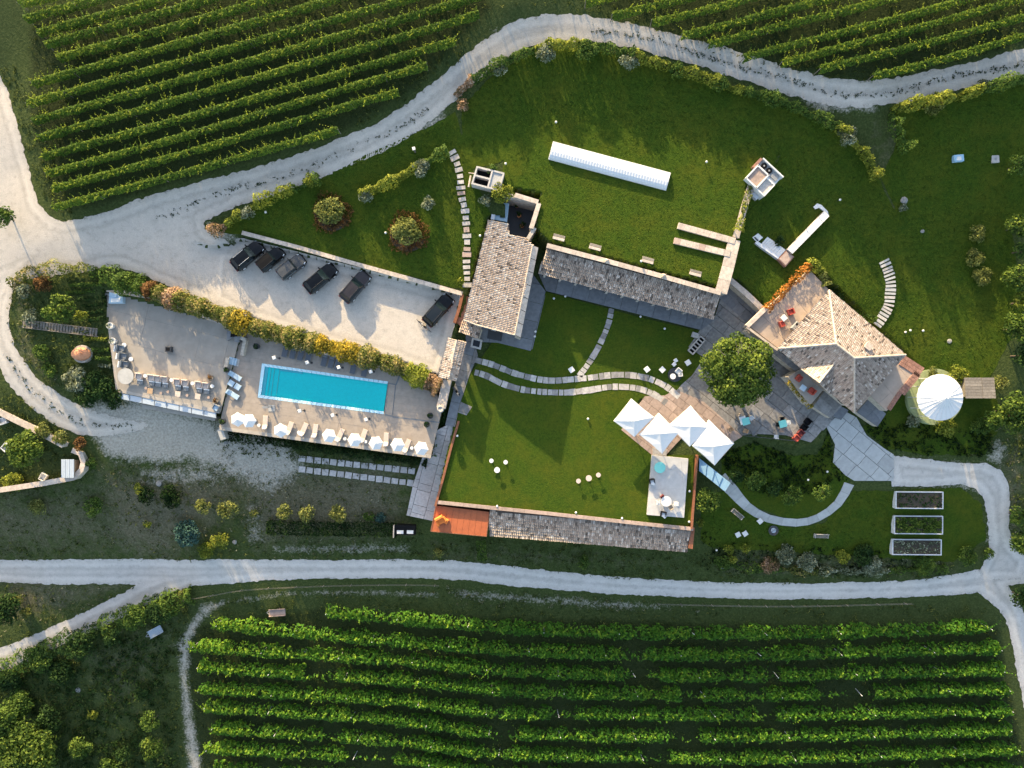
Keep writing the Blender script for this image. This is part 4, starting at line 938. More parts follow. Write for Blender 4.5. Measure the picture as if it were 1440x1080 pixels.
k = MB(); x, y = W(620, 575, 2); k.lathe((x, y, 1.95), [(.25, 0), (.45, .25), (.5, .5), (.38, .62), (.30, .6), (.1, .5)], 16); tag(k.build('stone_urn', M['stone_l']), "round stone urn on the end of the gate wall", "urn")
# house with the hip roof
house = thing("house", "square stone house under a large clay hip roof", "house", (*W(1190, 490, 0), 0))
ZE, ZR = 4.7, 7.4
hA, hB, hC, hD = Z3(1165.6,407.8,ZE), Z3(1273,499,ZE), Z3(1201,580,ZE), Z3(1094.5,490,ZE); rA, rB = Z3(1175.5,483.5,ZR), Z3(1201,503.5,ZR)
MB().prism([(p[0] * .90 + W(1190, 492, ZE)[0] * .10, p[1] * .90 + W(1190, 492, ZE)[1] * .10) for p in (hA, hB, hC, hD)], -.8, ZE - .1).build('wall', M['wallstone'], house)
k = MB(); lo = lambda p, d: (p[0], p[1], p[2] - d)
vs = [lo(p, .03) for p in (hA, hB, hC, hD, rA, rB)] + [lo(p, .25) for p in (hA, hB, hC, hD)]
k.add(vs, [(0, 3, 4), (0, 4, 5, 1), (1, 5, 2), (3, 2, 5, 4), (9, 8, 7, 6), (0, 1, 7, 6), (1, 2, 8, 7), (2, 3, 9, 8), (3, 0, 6, 9)]); hr = k.build('roof', M['slope'], house)
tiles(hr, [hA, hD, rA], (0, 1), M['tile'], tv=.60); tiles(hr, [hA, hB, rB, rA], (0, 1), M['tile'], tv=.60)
tiles(hr, [hB, hC, rB], (0, 1), M['tile_shade'], tv=.50); tiles(hr, [hD, hC, rB, rA], (0, 1), M['tile'], tv=.42)  # slopes turned from the sun get darker tints, their shade in the colour
for a, b in ((hA, rA), (hD, rA), (rA, rB), (hB, rB), (hC, rB)): ridge(hr, (a[0], a[1], a[2] + .08), (b[0], b[1], b[2] + .08), M['coping'], .14)
ch = MB(); x, y, z = Z3(1219, 487, 6.2); ch.box((x, y, 6.0), (.7, .7, 1.3), R(-38)); ch.box((x, y, 6.7), (.9, .9, .14), R(-38)); ch.build('chimney', M['coping'], house)
dA, dT = Z3(1175.5,507.5,6.3), Z3(1152,538,6.3); dL, dR = Z3(1126.7,519,4.8), Z3(1168,555,4.8)
k = MB(); k.add([dA, dT, dL, dR, (dA[0], dA[1], 4.7), (dT[0], dT[1], 4.7)], [(0, 2, 1), (0, 1, 3), (2, 5, 1), (1, 5, 3), (2, 4, 5), (4, 3, 5)]); dg = k.build('dormer', M['slope'], house)
tiles(dg, [dA, dL, dT], (1, 2), M['tile'], tv=.8); tiles(dg, [dA, dR, dT], (1, 2), M['tile_shade'], tv=.4); ridge(dg, (*dA[:2], 6.36), (*dT[:2], 6.36), M['coping'], .12)  # lit half tinted lighter, shaded half darker; light put into the tints
MB().tube((dL[0], dL[1], 4.86), (dT[0], dT[1], 6.3), .09, 6).tube((dR[0], dR[1], 4.86), (dT[0], dT[1], 6.3), .09, 6).build('verge', M['coping'], house)
def win(p, q, n_, z0, z1, off):
    P, Q = Vector((*W(*p, ZE), 0)), Vector((*W(*q, ZE), 0)); d = (Q - P).normalized(); out = Vector((d.y, -d.x, 0))
    for i in range(n_):
        c = P.lerp(Q, (i + .5) / n_) + out * off; k = MB(); k.box((c.x, c.y, (z0 + z1) / 2), (1.1, .14, z1 - z0), math.atan2(d.y, d.x)); f_ = k.build('window', M['coping'], house)
        k = MB(); k.box((c.x + out.x * .04, c.y + out.y * .04, (z0 + z1) / 2), (.85, .12, z1 - z0 - .25), math.atan2(d.y, d.x)); k.build('pane', M['darkglass'], f_)
win((1094,490), (1201,580), 4, 2.6, 4.1, -.5); win((1165,408), (1094,490), 3, 2.8, 4.1, -.5)
def roof_terrace(name, label, pts, z, mt, zb=-.6, lipmt=None, su=2.4, sv=2.4, ang=-49, lip=.0):
    t = thing(name, label, "terrace", (*W(*pts[0], z), zb)); P = Wa(pts, z)
    MB().prism(P, zb, z - .08).build('wall', M['wallstone'], t)
    pave(t, P, R(ang), su, sv, .02, z, [mt], th=.07, name='floor_tile'); return t, P
nt, P = roof_terrace("roof_terrace", "beige roof terrace with red chairs on the upper side of the house", [(1053,458),(1078,434),(1138,379),(1166,408),(1095,490)], 2.7, M['beige'])
for a, b in (((1051,459),(1078,433)), ((1051,460),(1094,492))):
    A, B = Vector(Z3(*a, 3.3)), Vector(Z3(*b, 3.3)); m_ = (A + B) / 2; k = MB(); k.box((m_.x, m_.y, 2.95 if a[1] < 460 else 2.9), ((B - A).length, .55 if a[1] < 460 else .3, .62), math.atan2(B.y - A.y, B.x - A.x)); k.build('parapet', M['coping'], nt)
et, P = roof_terrace("roof_terrace", "beige terrace with a brick border east of the house", [(1262,509),(1287,527),(1247,578),(1223,556)], 3.0, M['beige'], su=3.2, sv=3.0)
k = []
for (a, b, w_, cnt) in (((1268,506),(1296,524),1.5,9), ((1291,525),(1268,553),1.0,8), ((1266,552),(1250,576),.6,6)):
    A, B = Vector(Z3(*a, 3.1)), Vector(Z3(*b, 3.1)); an_ = math.atan2(B.y - A.y, B.x - A.x)
    for j in range(cnt):
        for r_ in range(3):
            p = A.lerp(B, (j + .5) / cnt); off = (r_ - 1) * w_ / 3; m_ = MB(); m_.box((p.x - math.sin(an_) * off, p.y + math.cos(an_) * off, 3.05), ((B - A).length / cnt - .03, w_ / 3 - .03, .16), an_); m_.build('brick', M['brick'], et)
t_, P = roof_terrace("landing", "grey blue landing at the south corner of the house", [(1222,560),(1246,582),(1234,600),(1205,580)], 1.2, M['stone_d'], -1.2, su=2, sv=2)
t_, P = roof_terrace("balcony", "small balcony with red chairs above the paved court", [(1108,530),(1127,519),(1158,548),(1139,570)], 2.6, M['terr'], 0, su=3, sv=3, ang=-42)
t_, P = roof_terrace("landing", "pinkish landing with steps beside the balcony", [(1160,549),(1184,571),(1168,588),(1143,572)], 1.4, M['stone'], 0, su=2.2, sv=2, ang=-42)
k = MB()
for i in range(5):
    a = (1186 + i * 0.2, 574 + i * .2); x, y = W(1176 - 0 + i * 2.6, 578 + i * 1.2, 1 - i * .2); k.box((x, y, .6 - i * .12), (.35, 1.7, 1.2 - i * .24), R(-38))
tag(k.build('garden_steps', M['stone_d']), "short stone steps below the pinkish landing", "steps")
wall("house_wall", "narrow grey pink wall between the house and the paved court", [(1053,462),(1094,496),(1128,523)], 8, 2.2, 0, M['wallstone'], M['stone'])
# lower wing under the court lawn
lw = thing("lower_wing", "long tiled roof below the south edge of the court lawn", "building", (*W(830, 745, -2), -6))
q = [Z3(689,717,-.05), Z3(972,746,-.05), Z3(967,776,-1.0), Z3(688,753,-1.0)]
MB().loft([[(p[0], p[1], -6.2) for p in q], [(p[0], p[1], p[2] - .2) for p in q]]).build('wall', M['wallstone'], lw)
MB().loft([[(p[0], p[1], p[2] - .2) for p in q], [(p[0], p[1], p[2] - .01) for p in q]]).build('roof', M['slope'], lw); tiles(lw.children[-1], q, (3, 2), M['tile_shade'], pitch=.27, course=.46, tv=.52)  # south slope's shade is in the darker tile colour
MB().prism(Wa([(972,741),(977,742),(974,772),(968,771)], -.4), -5.6, -.35).build('end_wall', M['corten'], lw)
op = thing("orange_pavilion", "flat orange painted roof deck at the corner of the court lawn", "pavilion", (*W(648, 732, -1), -5.6))
q = Wa([(613,711),(688,720),(684,754),(606,747)], -.3)
MB().prism([(p[0], p[1]) for p in q], -5.6, -.42).build('wall', M['corten'], op)
for i in range(9):
    f0, f1 = i / 9 + .0015, (i + 1) / 9 - .0015; mx = lambda a, b, t: (a[0] + (b[0] - a[0]) * t, a[1] + (b[1] - a[1]) * t)
    MB().prism([mx(q[0], q[1], f0), mx(q[0], q[1], f1), mx(q[3], q[2], f1), mx(q[3], q[2], f0)], -.42, -.3).build('roof_panel', M['orange'], op)
k = MB()
for i in (1, 2, 3): a, b = q[i], q[(i + 1) % 4]; k.box(((a[0] + b[0]) / 2, (a[1] + b[1]) / 2, -.32), (math.dist(a, b) + .05, .12, .16 + .003 * i), math.atan2(b[1] - a[1], b[0] - a[0]))
k.build('edge_trim', M['corten'], op)
oc = thing("lounge_chair", "crumpled orange lounge chair on the orange roof deck", "chair", (*W(621, 733, -.1), -.3), R(25))
for i, (c, d, tl) in enumerate((((0, .1, .3), (1.3, .8, .35), 0), ((-.1, .62, .6), (1.2, .4, .8), 0), ((.55, -.2, .22), (.7, .7, .3), 0), ((-.6, 0, .5), (.25, .9, .4), 0), ((.6, .15, .5), (.25, .8, .4), 0))):
    k = MB(); k.box(c, d, R((0, 4, 35, -6, 8)[i]), .1); k.build(('seat', 'backrest', 'footstool', 'armrest', 'armrest')[i], M['orange2'], oc, world=False)
sk = thing("roof_window_box", "black box with two white roof windows beside the stone ramp", "roof window", (*G(572, 742)[:2], -4.9))
x, y, z = sk.location; MB().box((x, y, -4.4), (3.0, 1.4, 1.1), R(-2)).build('box', M['black'], sk)
for s in (-.7, .75): MB().box((x + s, y - .28, -3.83), (.95, .5, .06), R(-2)).build('pane', M['white'], sk)
MB().box((x - 1.62, y - .15, -4.2), (.14, 1.8, 1.4), R(-2)).build('side_wall', M['stone_l'], sk)
# long white rooflight on the roof lawn
rl = thing("rooflight", "long white ribbed rooflight on the roof lawn", "rooflight", (*W(857, 231, ZU), ZU))
A, B = Vector(Z3(775.5,209.5,ZU + .8)), Vector(Z3(940.5,253.5,ZU + .8)); d = (B - A).normalized(); nn_ = Vector((-d.y, d.x, 0)); Lr = (B - A).length; hw = 1.12
k = MB(); N_ = 7
def arc(s, z0, h, w_): return [(A.x + d.x * s + nn_.x * w_ * math.cos(math.pi * j / N_), A.y + d.y * s + nn_.y * w_ * math.cos(math.pi * j / N_), z0 + h * math.sin(math.pi * j / N_)) for j in range(N_ + 1)]
for i in range(42):
    s0, s1 = Lr * i / 42, Lr * (i + 1) / 42; k.loft([arc(s0 + .02, ZU + .28, .48, hw), arc((s0 + s1) / 2, ZU + .28, .50, hw + .01), arc(s1 - .02, ZU + .28, .48, hw)])
k.build('vault', M['trans'], rl)
k = MB()
for i in range(0, 43): k.loft([arc(Lr * i / 42 - .015, ZU + .27, .49, hw + .003), arc(Lr * i / 42 + .015, ZU + .27, .49, hw + .003)])
k.build('rib', M['wgrey'], rl)
m_ = (A + B) / 2; MB().box((m_.x, m_.y, ZU + .15), (Lr + .15, 2 * hw + .2, .34), math.atan2(d.y, d.x)).build('kerb', M['white'], rl)
# white plant box
wb = thing("plant_house", "white flat roofed plant house with two round fans", "plant house", (*W(1074, 252, 4), 1.6))
ang = R(-50); ux, uy = Vector((math.cos(R(-43)), math.sin(R(-43)), 0)), Vector((math.cos(R(47)), math.sin(R(47)), 0))
c = Vector(Z3(1074, 250, 5.0)); 
def wbx(name, u, v, w_, d_, z0, z1, mt, bev=0): p = c + ux * u + uy * v; k = MB(); k.box((p.x, p.y, (z0 + z1) / 2), (w_, d_, z1 - z0), R(-43), bev); return k.build(name, mt, wb)
wbx('wall', 0, 0, 3.5, 3.5, 1.6, 4.7, M['white'])
wbx('roof', -.75, -.55, 1.9, 2.3, 4.7, 5.05, M['pinkstone'])
for u, v, w_, d_ in ((-1.7, -.55, .18, 2.5), (.2, -.55, .18, 2.5), (-.75, -1.7, 1.9, .18), (-.75, .6, 1.9, .18)): wbx('parapet', u, v, w_, d_, 4.7, 5.22, M['white'])
wbx('roof', 1.0, -.75, 1.25, 1.9, 4.7, 4.9, M['stone_l'])
for u, v, w_, d_ in ((1.68, -.75, .16, 2.1), (1.0, -1.74, 1.25, .16), (1.0, .26, 1.25, .16)): wbx('parapet', u, v, w_, d_, 4.7, 5.1, M['white'])
wbx('fan_tray', -.6, 1.2, 1.95, .95, 4.7, 4.85, M['grey']); wbx('grille', 1.0, 1.2, 1.0, .8, 4.7, 4.9, M['grey']); wbx('back_wall', 0, 1.78, 3.7, .16, 4.2, 5.2, M['white']); wbx('pipe_box', -1.95, .9, .35, 1.6, 3.2, 5.0, M['brick'])
for u in (-1.05, -.12):
    p = c + ux * u + uy * 1.2; MB().cyl((p.x, p.y, 4.86), .40, .12, 18).build('fan', M['black'], wb); MB().cyl((p.x, p.y, 4.985), .12, .05, 10).build('hub', M['grey'], wb.children[-1])
wbx('porch', .9, -2.05, 1.0, .5, 3.2, 3.9, M['wgrey'])
# white L-shaped wall with stairs
wlw = thing("garden_bar", "white L shaped masonry wall with curved steps on the lawn", "masonry wall", (*W(1108, 345, 2), 1.5))
zt = 3.0
q = Wa([(1107,351),(1159,297),(1166,304),(1114,357)], zt); MB().prism(q, 1.4, zt).build('wall_body', M['plaster'], wlw)
for i in range(6):
    f0, f1 = i / 6 + .003, (i + 1) / 6 - .003; mx = lambda a, b, t: (a[0] + (b[0] - a[0]) * t, a[1] + (b[1] - a[1]) * t)
    MB().prism([mx(q[0], q[1], f0), mx(q[0], q[1], f1), mx(q[3], q[2], f1), mx(q[3], q[2], f0)], zt + .003, zt + .1).build('coping_stone', M['white'], wlw)
MB().prism(Wa([(1159,297),(1152,292),(1147,294),(1144,291),(1149,286),(1155,288),(1164,297),(1166,304)], zt - .3), 1.4, zt - .3).build('hook_wall', M['white'], wlw)
MB().prism(Wa([(1105.5,352),(1117,361),(1105,375),(1094,364)], 2.7), 1.4, 2.7).build('corner_block', M['brick'], wlw)
MB().prism(Wa([(1106,353.5),(1115,361),(1105,373),(1096,364)], 2.75), 2.6, 2.75).build('block_top', M['pinkstone'], wlw)
a0, a1 = (1094,363), (1104,352); mid0, mid1 = (1078,350), (1092,342); b0, b1 = (1067,343), (1077,330)
for i in range(10):
    t0, t1 = i / 10 + .003, (i + 1) / 10 - .003
    bz = lambda p, m_, q_, t: (p[0] * (1 - t) ** 2 + 2 * m_[0] * t * (1 - t) + q_[0] * t * t, p[1] * (1 - t) ** 2 + 2 * m_[1] * t * (1 - t) + q_[1] * t * t)
    MB().prism(Wa([bz(a0, mid0, b0, t0), bz(a0, mid0, b0, t1), bz(a1, mid1, b1, t1), bz(a1, mid1, b1, t0)], 2.4), 1.4, 2.62 - .05 * i).build('step', M['white'], wlw)
MB().prism(Wa([(1094,364),(1066,345),(1062,342),(1064,339),(1068,341),(1096,361)], 2.7), 1.4, 2.72).build('side_wall', M['wgrey'], wlw)
MB().prism(Wa([(1058,334),(1066,328),(1073,334),(1065,341)], 2.5), 1.4, 2.5).build('end_block', M['white'], wlw); MB().prism(Wa([(1060,334),(1062,333),(1067,338),(1065,339)], 2.52), 2.3, 2.53).build('slot', M['dark'], wlw)
# round tent with its base, shed beside it
tent = thing("round_tent", "large round white conical tent on a pale green base", "tent", (*W(1312, 558, 0), -.4))
x, y, z = tent.location; x2, y2 = W(1324, 559, 3.2)
k = MB(); k.cyl((x, y, -.9), 3.95, 1.35, 40); k.build('base', mat("pale_green_floor", (.24, .28, .14), .9, .2, 3), tent)
for i in range(24):
    a0_, a1_ = 2 * math.pi * i / 24, 2 * math.pi * (i + 1) / 24; am = (a0_ + a1_) / 2; r_ = 3.15
    e = [(x2 + r_ * math.cos(a0_), y2 + r_ * math.sin(a0_), 2.9), (x2 + (r_ + .03) * math.cos(am), y2 + (r_ + .03) * math.sin(am), 2.84), (x2 + r_ * math.cos(a1_), y2 + r_ * math.sin(a1_), 2.9)]
    md = [(x2 + .5 * r_ * math.cos(a0_), y2 + .5 * r_ * math.sin(a0_), 3.52), (x2 + .5 * r_ * math.cos(am), y2 + .5 * r_ * math.sin(am), 3.47), (x2 + .5 * r_ * math.cos(a1_), y2 + .5 * r_ * math.sin(a1_), 3.52)]
    k = MB(); k.add(e + md + [(x2, y2, 4.5)], [(0, 1, 4, 3), (1, 2, 5, 4), (3, 4, 6), (4, 5, 6)]); k.build('canvas_panel', M['canvas'], tent)
k = MB()
for i in range(24):
    a = 2 * math.pi * i / 24; k.tube((x2 + .3 * math.cos(a), y2 + .3 * math.sin(a), 4.3), (x2 + 1.57 * math.cos(a), y2 + 1.57 * math.sin(a), 3.55), .012, 4); k.tube((x2 + 1.57 * math.cos(a), y2 + 1.57 * math.sin(a), 3.55), (x2 + 3.15 * math.cos(a), y2 + 3.15 * math.sin(a), 2.93), .012, 4)
k.build('rib', M['wgrey'], tent); MB().cyl((x2, y2, 4.42), .16, .2, 10).build('finial', M['wgrey'], tent)
k = MB()
for i in range(12): a = 2 * math.pi * i / 12; k.tube((x2 + 3.0 * math.cos(a), y2 + 3.0 * math.sin(a), .4), (x2 + 3.0 * math.cos(a), y2 + 3.0 * math.sin(a), 2.92), .05, 6)
k.build('pole', M['wgrey'], tent)
shed = thing("garden_shed", "small shed with a weathered plank roof beside the white tent", "shed", (*W(1377, 545, 0), 0))
MB().prism(Wa([(1358,533),(1397,534),(1396,558),(1356,558)], 2), 0, 2.1).build('wall', M['wood'], shed)
for i in range(7):
    for j in range(2):
        y0, y1 = 531 + i * 4.2, 531 + (i + 1) * 4.2 - .35; x0, x1 = (1356, 1380) if j == 0 else (1380.6, 1398); z0 = 2.15 + .05 * i
        MB().prism(Wa([(x0, y0), (x1, y0), (x1, y1), (x0, y1)], 2.2), z0, z0 + .08).build('roof_plank', M['wood'], shed)
# walled garden shed
gsh = thing("garden_shed", "small shed with pale ribbed metal roof in the walled garden", "shed", (*W(95, 659, -1), -3.2))
MB().prism(Wa([(87,648),(103,648),(103,670),(87,670)], -1), -3.4, -1.0).build('wall', M['woodw'], gsh)
for i in range(6):
    x0 = 86 + i * 3.0; MB().prism(Wa([(x0 + .15, 646), (x0 + 2.85, 646), (x0 + 2.85, 672), (x0 + .15, 672)], -.9), -.99, -.9 + .03 * (i % 2)).build('roof_sheet', M['steelroof'], gsh)
# marble platform and linking strip
mp = tag(link(bpy.data.objects.new("marble_platform", None)), "pale marble platform with round tables on the court lawn", None, None, 'structure')
pave(mp, Wa([(917,640),(968,645),(962,728),(910,724)], .5), R(-86), 2.7, 5.4, .012, .5, [M['marble']], th=.5)
pave(mp, Wa([(918,630),(938,632),(937,641),(918,640)], .3), R(-5), 2.5, 2.5, .02, .3, [M['stone_l']], th=.3)
can = thing("glazed_canopy", "panelled canopy coloured with the blue of shade over the stairs beside the court lawn", "canopy", (*W(1004, 668, -.6), -2.6))
A, B = [(983,644),(983,662)], [(1029,680),(1021,692)]
mx = lambda a, b, t: (a[0] + (b[0] - a[0]) * t, a[1] + (b[1] - a[1]) * t)
for i in range(4):
    f0, f1 = i / 4 + .008, (i + 1) / 4 - .008
    MB().prism(Wa([mx(A[0], B[0], f0), mx(A[0], B[0], f1), mx(A[1], B[1], f1), mx(A[1], B[1], f0)], -.5), -.56 - .12 * i, -.5 - .12 * i).build('panel', M['bluetone'], can)  # panels take the blue of shade in their colour
k = MB()
for f in (.02, .5, .98):
    for E in (0, 1): p = W(*mx(A[E], B[E], f), -.7); k.tube((*p, -3.2), (*p, -.6 - .4 * f), .05, 6)
k.build('post', M['grey'], can)
# ------------------------------------------------------------------ vines
def vine_row(pts, hgt, hw, label, group, dens, leaf, mt, shoots, droop=False, gaps=(), posts=6.0, tv=.5, tend=None):
    P = []
    for a, b in pts: q = G(a, b, hgt * .75); P.append((q[0], q[1], 0))
    S = spline(P, .25); S[:, 2] = T(S[:, 0], S[:, 1]); n = len(S); d = np.gradient(S[:, :2], axis=0); d /= np.linalg.norm(d, axis=1, keepdims=True); nn = np.stack([-d[:, 1], d[:, 0]], 1)
    ln = np.linalg.norm(np.diff(S[:, :2], axis=0), axis=1).sum()
    t = thing("vine_row", label, "vine row", tuple(S[n // 2]), 0, group)
    keep = np.ones(n); 
    for g, w in gaps: keep[max(0, int((g - w) * n)):int((g + w) * n)] = .08
    s = np.linspace(0, 1, n); ph = rng.random(4) * 6.28
    prof = np.clip(.72 + .45 * np.sin(s * ln * .62 + ph[0]) * np.sin(s * ln * .23 + ph[1]) + .38 * np.sin(s * ln * 2.1 + ph[2]) * np.sin(s * ln * .9), .06, 1.4) * keep if droop else np.clip(1 + .25 * np.sin(s * ln * .8 + ph[0]) + .15 * np.sin(s * ln * 2.1 + ph[1]), .4, 1.4)
    cdf = np.cumsum(prof); cdf /= cdf[-1]; m = int(ln * dens)
    u = np.clip(np.searchsorted(cdf, rng.random(m)), 0, n - 2); jx = rng.random(m)[:, None]; p = S[u] * (1 - jx) + S[u + 1] * jx
    an = rng.uniform(-.5, math.pi + .5, m); q = .55 + .5 * rng.random(m) ** .7; lat = np.cos(an) * q * hw * prof[u] ** .4; zz = hgt * (.62 + .38 * np.sin(an) * q)
    if droop: zz = zz - .35 * (np.abs(lat) / hw) ** 2
    C = p + np.concatenate([nn[u] * lat[:, None], zz[:, None]], 1); N = np.concatenate([nn[u] * np.cos(an)[:, None], (.35 + np.abs(np.sin(an)))[:, None]], 1) + .38 * rng.normal(size=(m, 3))
    tt = tv + .17 * rng.normal(size=m) + .10 * np.sin(u * .05 + ph[3]) * np.sin(u * .021 + ph[0])
    if tend is not None: tt = tt + tend(p[:, 0], p[:, 1])
    S_ = leaf * (.6 + .7 * rng.random(m)); Cs, Ns, Ss, Ts = [C], [N], [S_], [tt]
    k = int(ln * shoots); us = rng.integers(0, n - 1, k)
    if droop: us = np.clip(np.round(us / 4.2) * 4.2 + 1.1 * np.sin(np.round(us / 4.2) * 7), 0, n - 2).astype(int)
    ok = rng.random(k) < np.clip(keep[us], 0, 1); us = us[ok]; k = len(us)
    side = np.where(rng.random(k) < .5, 1., -1.); L_ = rng.uniform(.5, 1.25, k) * (1.2 if droop else 1)
    D = np.concatenate([nn[us] * (side * rng.uniform(.2, 1., k))[:, None] + d[us] * rng.normal(size=(k, 1)) * (.75 if droop else .5), (rng.uniform(-.15, .45, k) if droop else rng.uniform(.1, .9, k))[:, None]], 1)
    st = S[us] + np.concatenate([nn[us] * (side * hw * (.6 if droop else .3))[:, None], np.full((k, 1), hgt * .9)], 1)
    if droop: st = S[us] + np.concatenate([nn[us] * rng.uniform(-.2, .2, (k, 1)), hgt * rng.uniform(.78, 1.02, (k, 1))], 1)
    sh = rng.normal(size=k) * .2
    for j in range(6):
        c = st + D * (L_ * (j + .5) / 6)[:, None] - np.array([0, 0, 1]) * (.16 if droop else .02) * (j ** 2 / 6); Cs.append(c + rng.normal(size=c.shape) * .04)
        Ns.append(np.array([0, 0, 1.]) + .7 * rng.normal(size=c.shape)); Ss.append(leaf * (1.05 if droop else 1.15) * (1.05 - .11 * j) * np.ones(k)); Ts.append(tv + (.12 if droop else .30) + sh + .08 * rng.normal(size=k) + (tend(c[:, 0], c[:, 1]) if tend is not None else 0))
    leafobj('foliage', np.concatenate(Cs), np.concatenate(Ns), np.concatenate(Ss), np.clip(np.concatenate(Ts), 0, 1), mt, t)
    if posts:
        cnt = max(2, int(ln / posts)); 
        for j in range(cnt + 1):
            i = min(n - 1, int(j * (n - 1) / cnt)); me = POSTM[1 if droop else 0]; o = bpy.data.objects.new('post', me); link(o, t); off = Vector(S[i]) - Vector(t.location); o.location = off
            o.rotation_euler = (R(random.uniform(-5, 5)), R(random.uniform(-5, 5)), 0)
    return t
POSTM = []
for hh in (2.0, 2.35):
    k = MB(); k.tube((0, 0, -.3), (0, 0, hh), .05, 6, .045); o = k.build('post', M['wgrey'] if hh > 2.1 else M['wood']); me = o.data; bpy.data.objects.remove(o); me.transform(__import__('mathutils').Matrix.Translation((0, 0, -.3))); POSTM.append(me)
ORD = ["first", "second", "third", "fourth", "fifth", "sixth", "seventh", "eighth", "ninth", "tenth", "eleventh", "twelfth", "thirteenth", "fourteenth"]
UL = [((75,291.5),(475,182)),((75,265),(560,129)),((67,244),(600,91.5)),((61,220),(640,56.5)),((54,194),(673,19)),((47,170),(690,-12)),((40,145.5),(680,-34)),((47,117.5),(600,-40)),((82,81),(520,-42)),((64,62.5),(430,-42)),((54,46),(340,-36)),((36,26),(270,-40)),((28,5),(190,-40))]
for i, (a, b) in enumerate(UL):
    mid = ((a[0] + b[0]) / 2, (a[1] + b[1]) / 2 + 1.5)
    vine_row([a, mid, b], 2.1, .42, f"{ORD[i]} vine row up from the gravel road in the upper left vineyard", "vine rows of the upper left vineyard", 150, .135, L['vine'], 3.2, posts=7.5)
UR = [((1227,107),(1436,51)),((1152,97),(1475,14)),((1099,88),(1480,-14)),((1045,81),(1470,-32)),((996,62),(1400,-42)),((958,50),(1290,-38)),((917,31),(1180,-38)),((861,22),(1080,-36)),((824,3),(980,-38))]
for i, (a, b) in enumerate(UR):
    mid = ((a[0] + b[0]) / 2, (a[1] + b[1]) / 2 + 2)
    vine_row([a, mid, b], 2.1, .44, f"{ORD[i]} vine row up from the gravel road in the upper right vineyard", "vine rows of the upper right vineyard", 150, .135, L['vine'], 3.2, posts=7.5)
LO = [[(460,861),(558,870),(720,884),(900,891),(1080,891),(1250,888),(1390,882)], [(305,878),(420,890),(558,902),(720,915),(900,921),(1080,921),(1405,912)], [(272,909),(420,920),(558,929),(720,944),(900,950),(1080,951),(1410,942)], [(281,938),(420,948),(558,957),(720,972),(900,977),(1080,978),(1417,970)], [(282,969),(420,977),(558,985),(720,1003),(1080,1006),(1420,1000)], [(289,995),(558,1013),(720,1033),(1080,1036),(1420,1027)], [(300,1025),(558,1043),(720,1061),(1080,1067),(1430,1055)], [(291,1053),(558,1068),(720,1090),(1080,1096),(1435,1083)], [(300,1083),(558,1098),(720,1119),(1080,1126),(1440,1112)]]
GAPS = [[], [(.54, .012)], [(.56, .02), (.72, .01)], [(.15, .02), (.62, .015), (.80, .03)], [(.46, .015), (.70, .012)], [(.38, .014), (.60, .02)], [(.15, .01), (.56, .015)], [(.2, .03), (.42, .012)], []]
west = lambda x, y: .22 * np.clip((-x - 8) / 36, 0, 1) - .04  # tint rises westward; the sunlit end is painted into the leaf colour
for i, p in enumerate(LO):
    vine_row(p, 2.2, 1.15, f"{ORD[i]} vine row below the lower road, counted from the road", "vine rows of the lower vineyard", 34, .255, L['vine2'], 10.5, True, GAPS[i], 11.0, .42, west)
# ------------------------------------------------------------------ hedges
hedge([(640,132),(655,118),(690,96),(725,78),(765,65),(830,62),(890,78)], 11, 1.7, [(.1, L['pink']), (.35, L['green']), (.3, L['yellow']), (.25, L['green'])], "leafy hedge along the top of the green lawn below the road bend", leaf=.16, wob=.5, dens=34)
hedge([(893,79),(960,97),(1020,118),(1085,137),(1140,158),(1190,186),(1222,222),(1234,250)], 11, 1.7, [(.4, L['yellow']), (.35, L['green']), (.25, L['yellow'])], "leafy hedge running down the right side of the green lawn", leaf=.16, wob=.5, dens=34)
hedge([(1260,150),(1330,138),(1390,122),(1460,104)], 12, 2.6, [(.6, L['yellow']), (.4, L['green'])], "thin hedge along the road above the dark corner lawn", leaf=.16, wob=.5, dens=34)
hedge([(1258,154),(1258,175),(1268,195),(1276,212)], 10, 1.8, [(1, L['green'])], "short hedge hanging down from the road beside the corner lawn", leaf=.15, wob=.9)
hedge([(505,272),(540,260),(575,240),(600,226),(628,212)], 12, 1.5, [(.7, L['yellow']), (.3, L['green'])], "loose hedge above the round flower beds near the stepping stones", leaf=.15, wob=.5, dens=34)
hedge([(298,328),(330,304),(365,284),(405,266),(448,250)], 13, 1.9, [(.12, L['pink']), (.6, L['yellow']), (.28, L['green'])], "loose hedge between the gravel road and the triangular lawn", leaf=.15, wob=.7)
hedge([(12,398),(40,386),(80,380),(120,381),(160,388),(200,398)], 22, 1.4, [(.35, L['mixed']), (.25, L['olive']), (.4, L['green'])], "wide mixed hedge curling round the top of the oval garden", leaf=.16, wob=.5)
hedge([(165,397),(200,405),(235,417),(285,434),(330,449)], 27, 2.7, [(.18, L['green']), (.09, L['rust']), (.10, L['mixed']), (.14, L['pink']), (.49, L['mixed'])], "pink and orange flower hedge above the west terrace", leaf=.16, wob=.28, dens=62)
hedge([(325,449),(375,465),(440,482),(500,498),(550,512),(600,534),(618,545)], 29, 2.7, [(.1, L['gold']), (.3, L['mixed']), (.2, L['gold']), (.22, L['mixed']), (.1, L['yellow']), (.08, L['pink'])], "golden and pink flower hedge between the parking area and the pool", leaf=.16, wob=.28, dens=62)
hedge([(1078,436),(1100,412),(1122,390),(1138,374)], 12, 1.2, [(1, L['orange'])], "orange creeper hedge on the edge of the house roof terrace", base_z=2.6, leaf=.14)
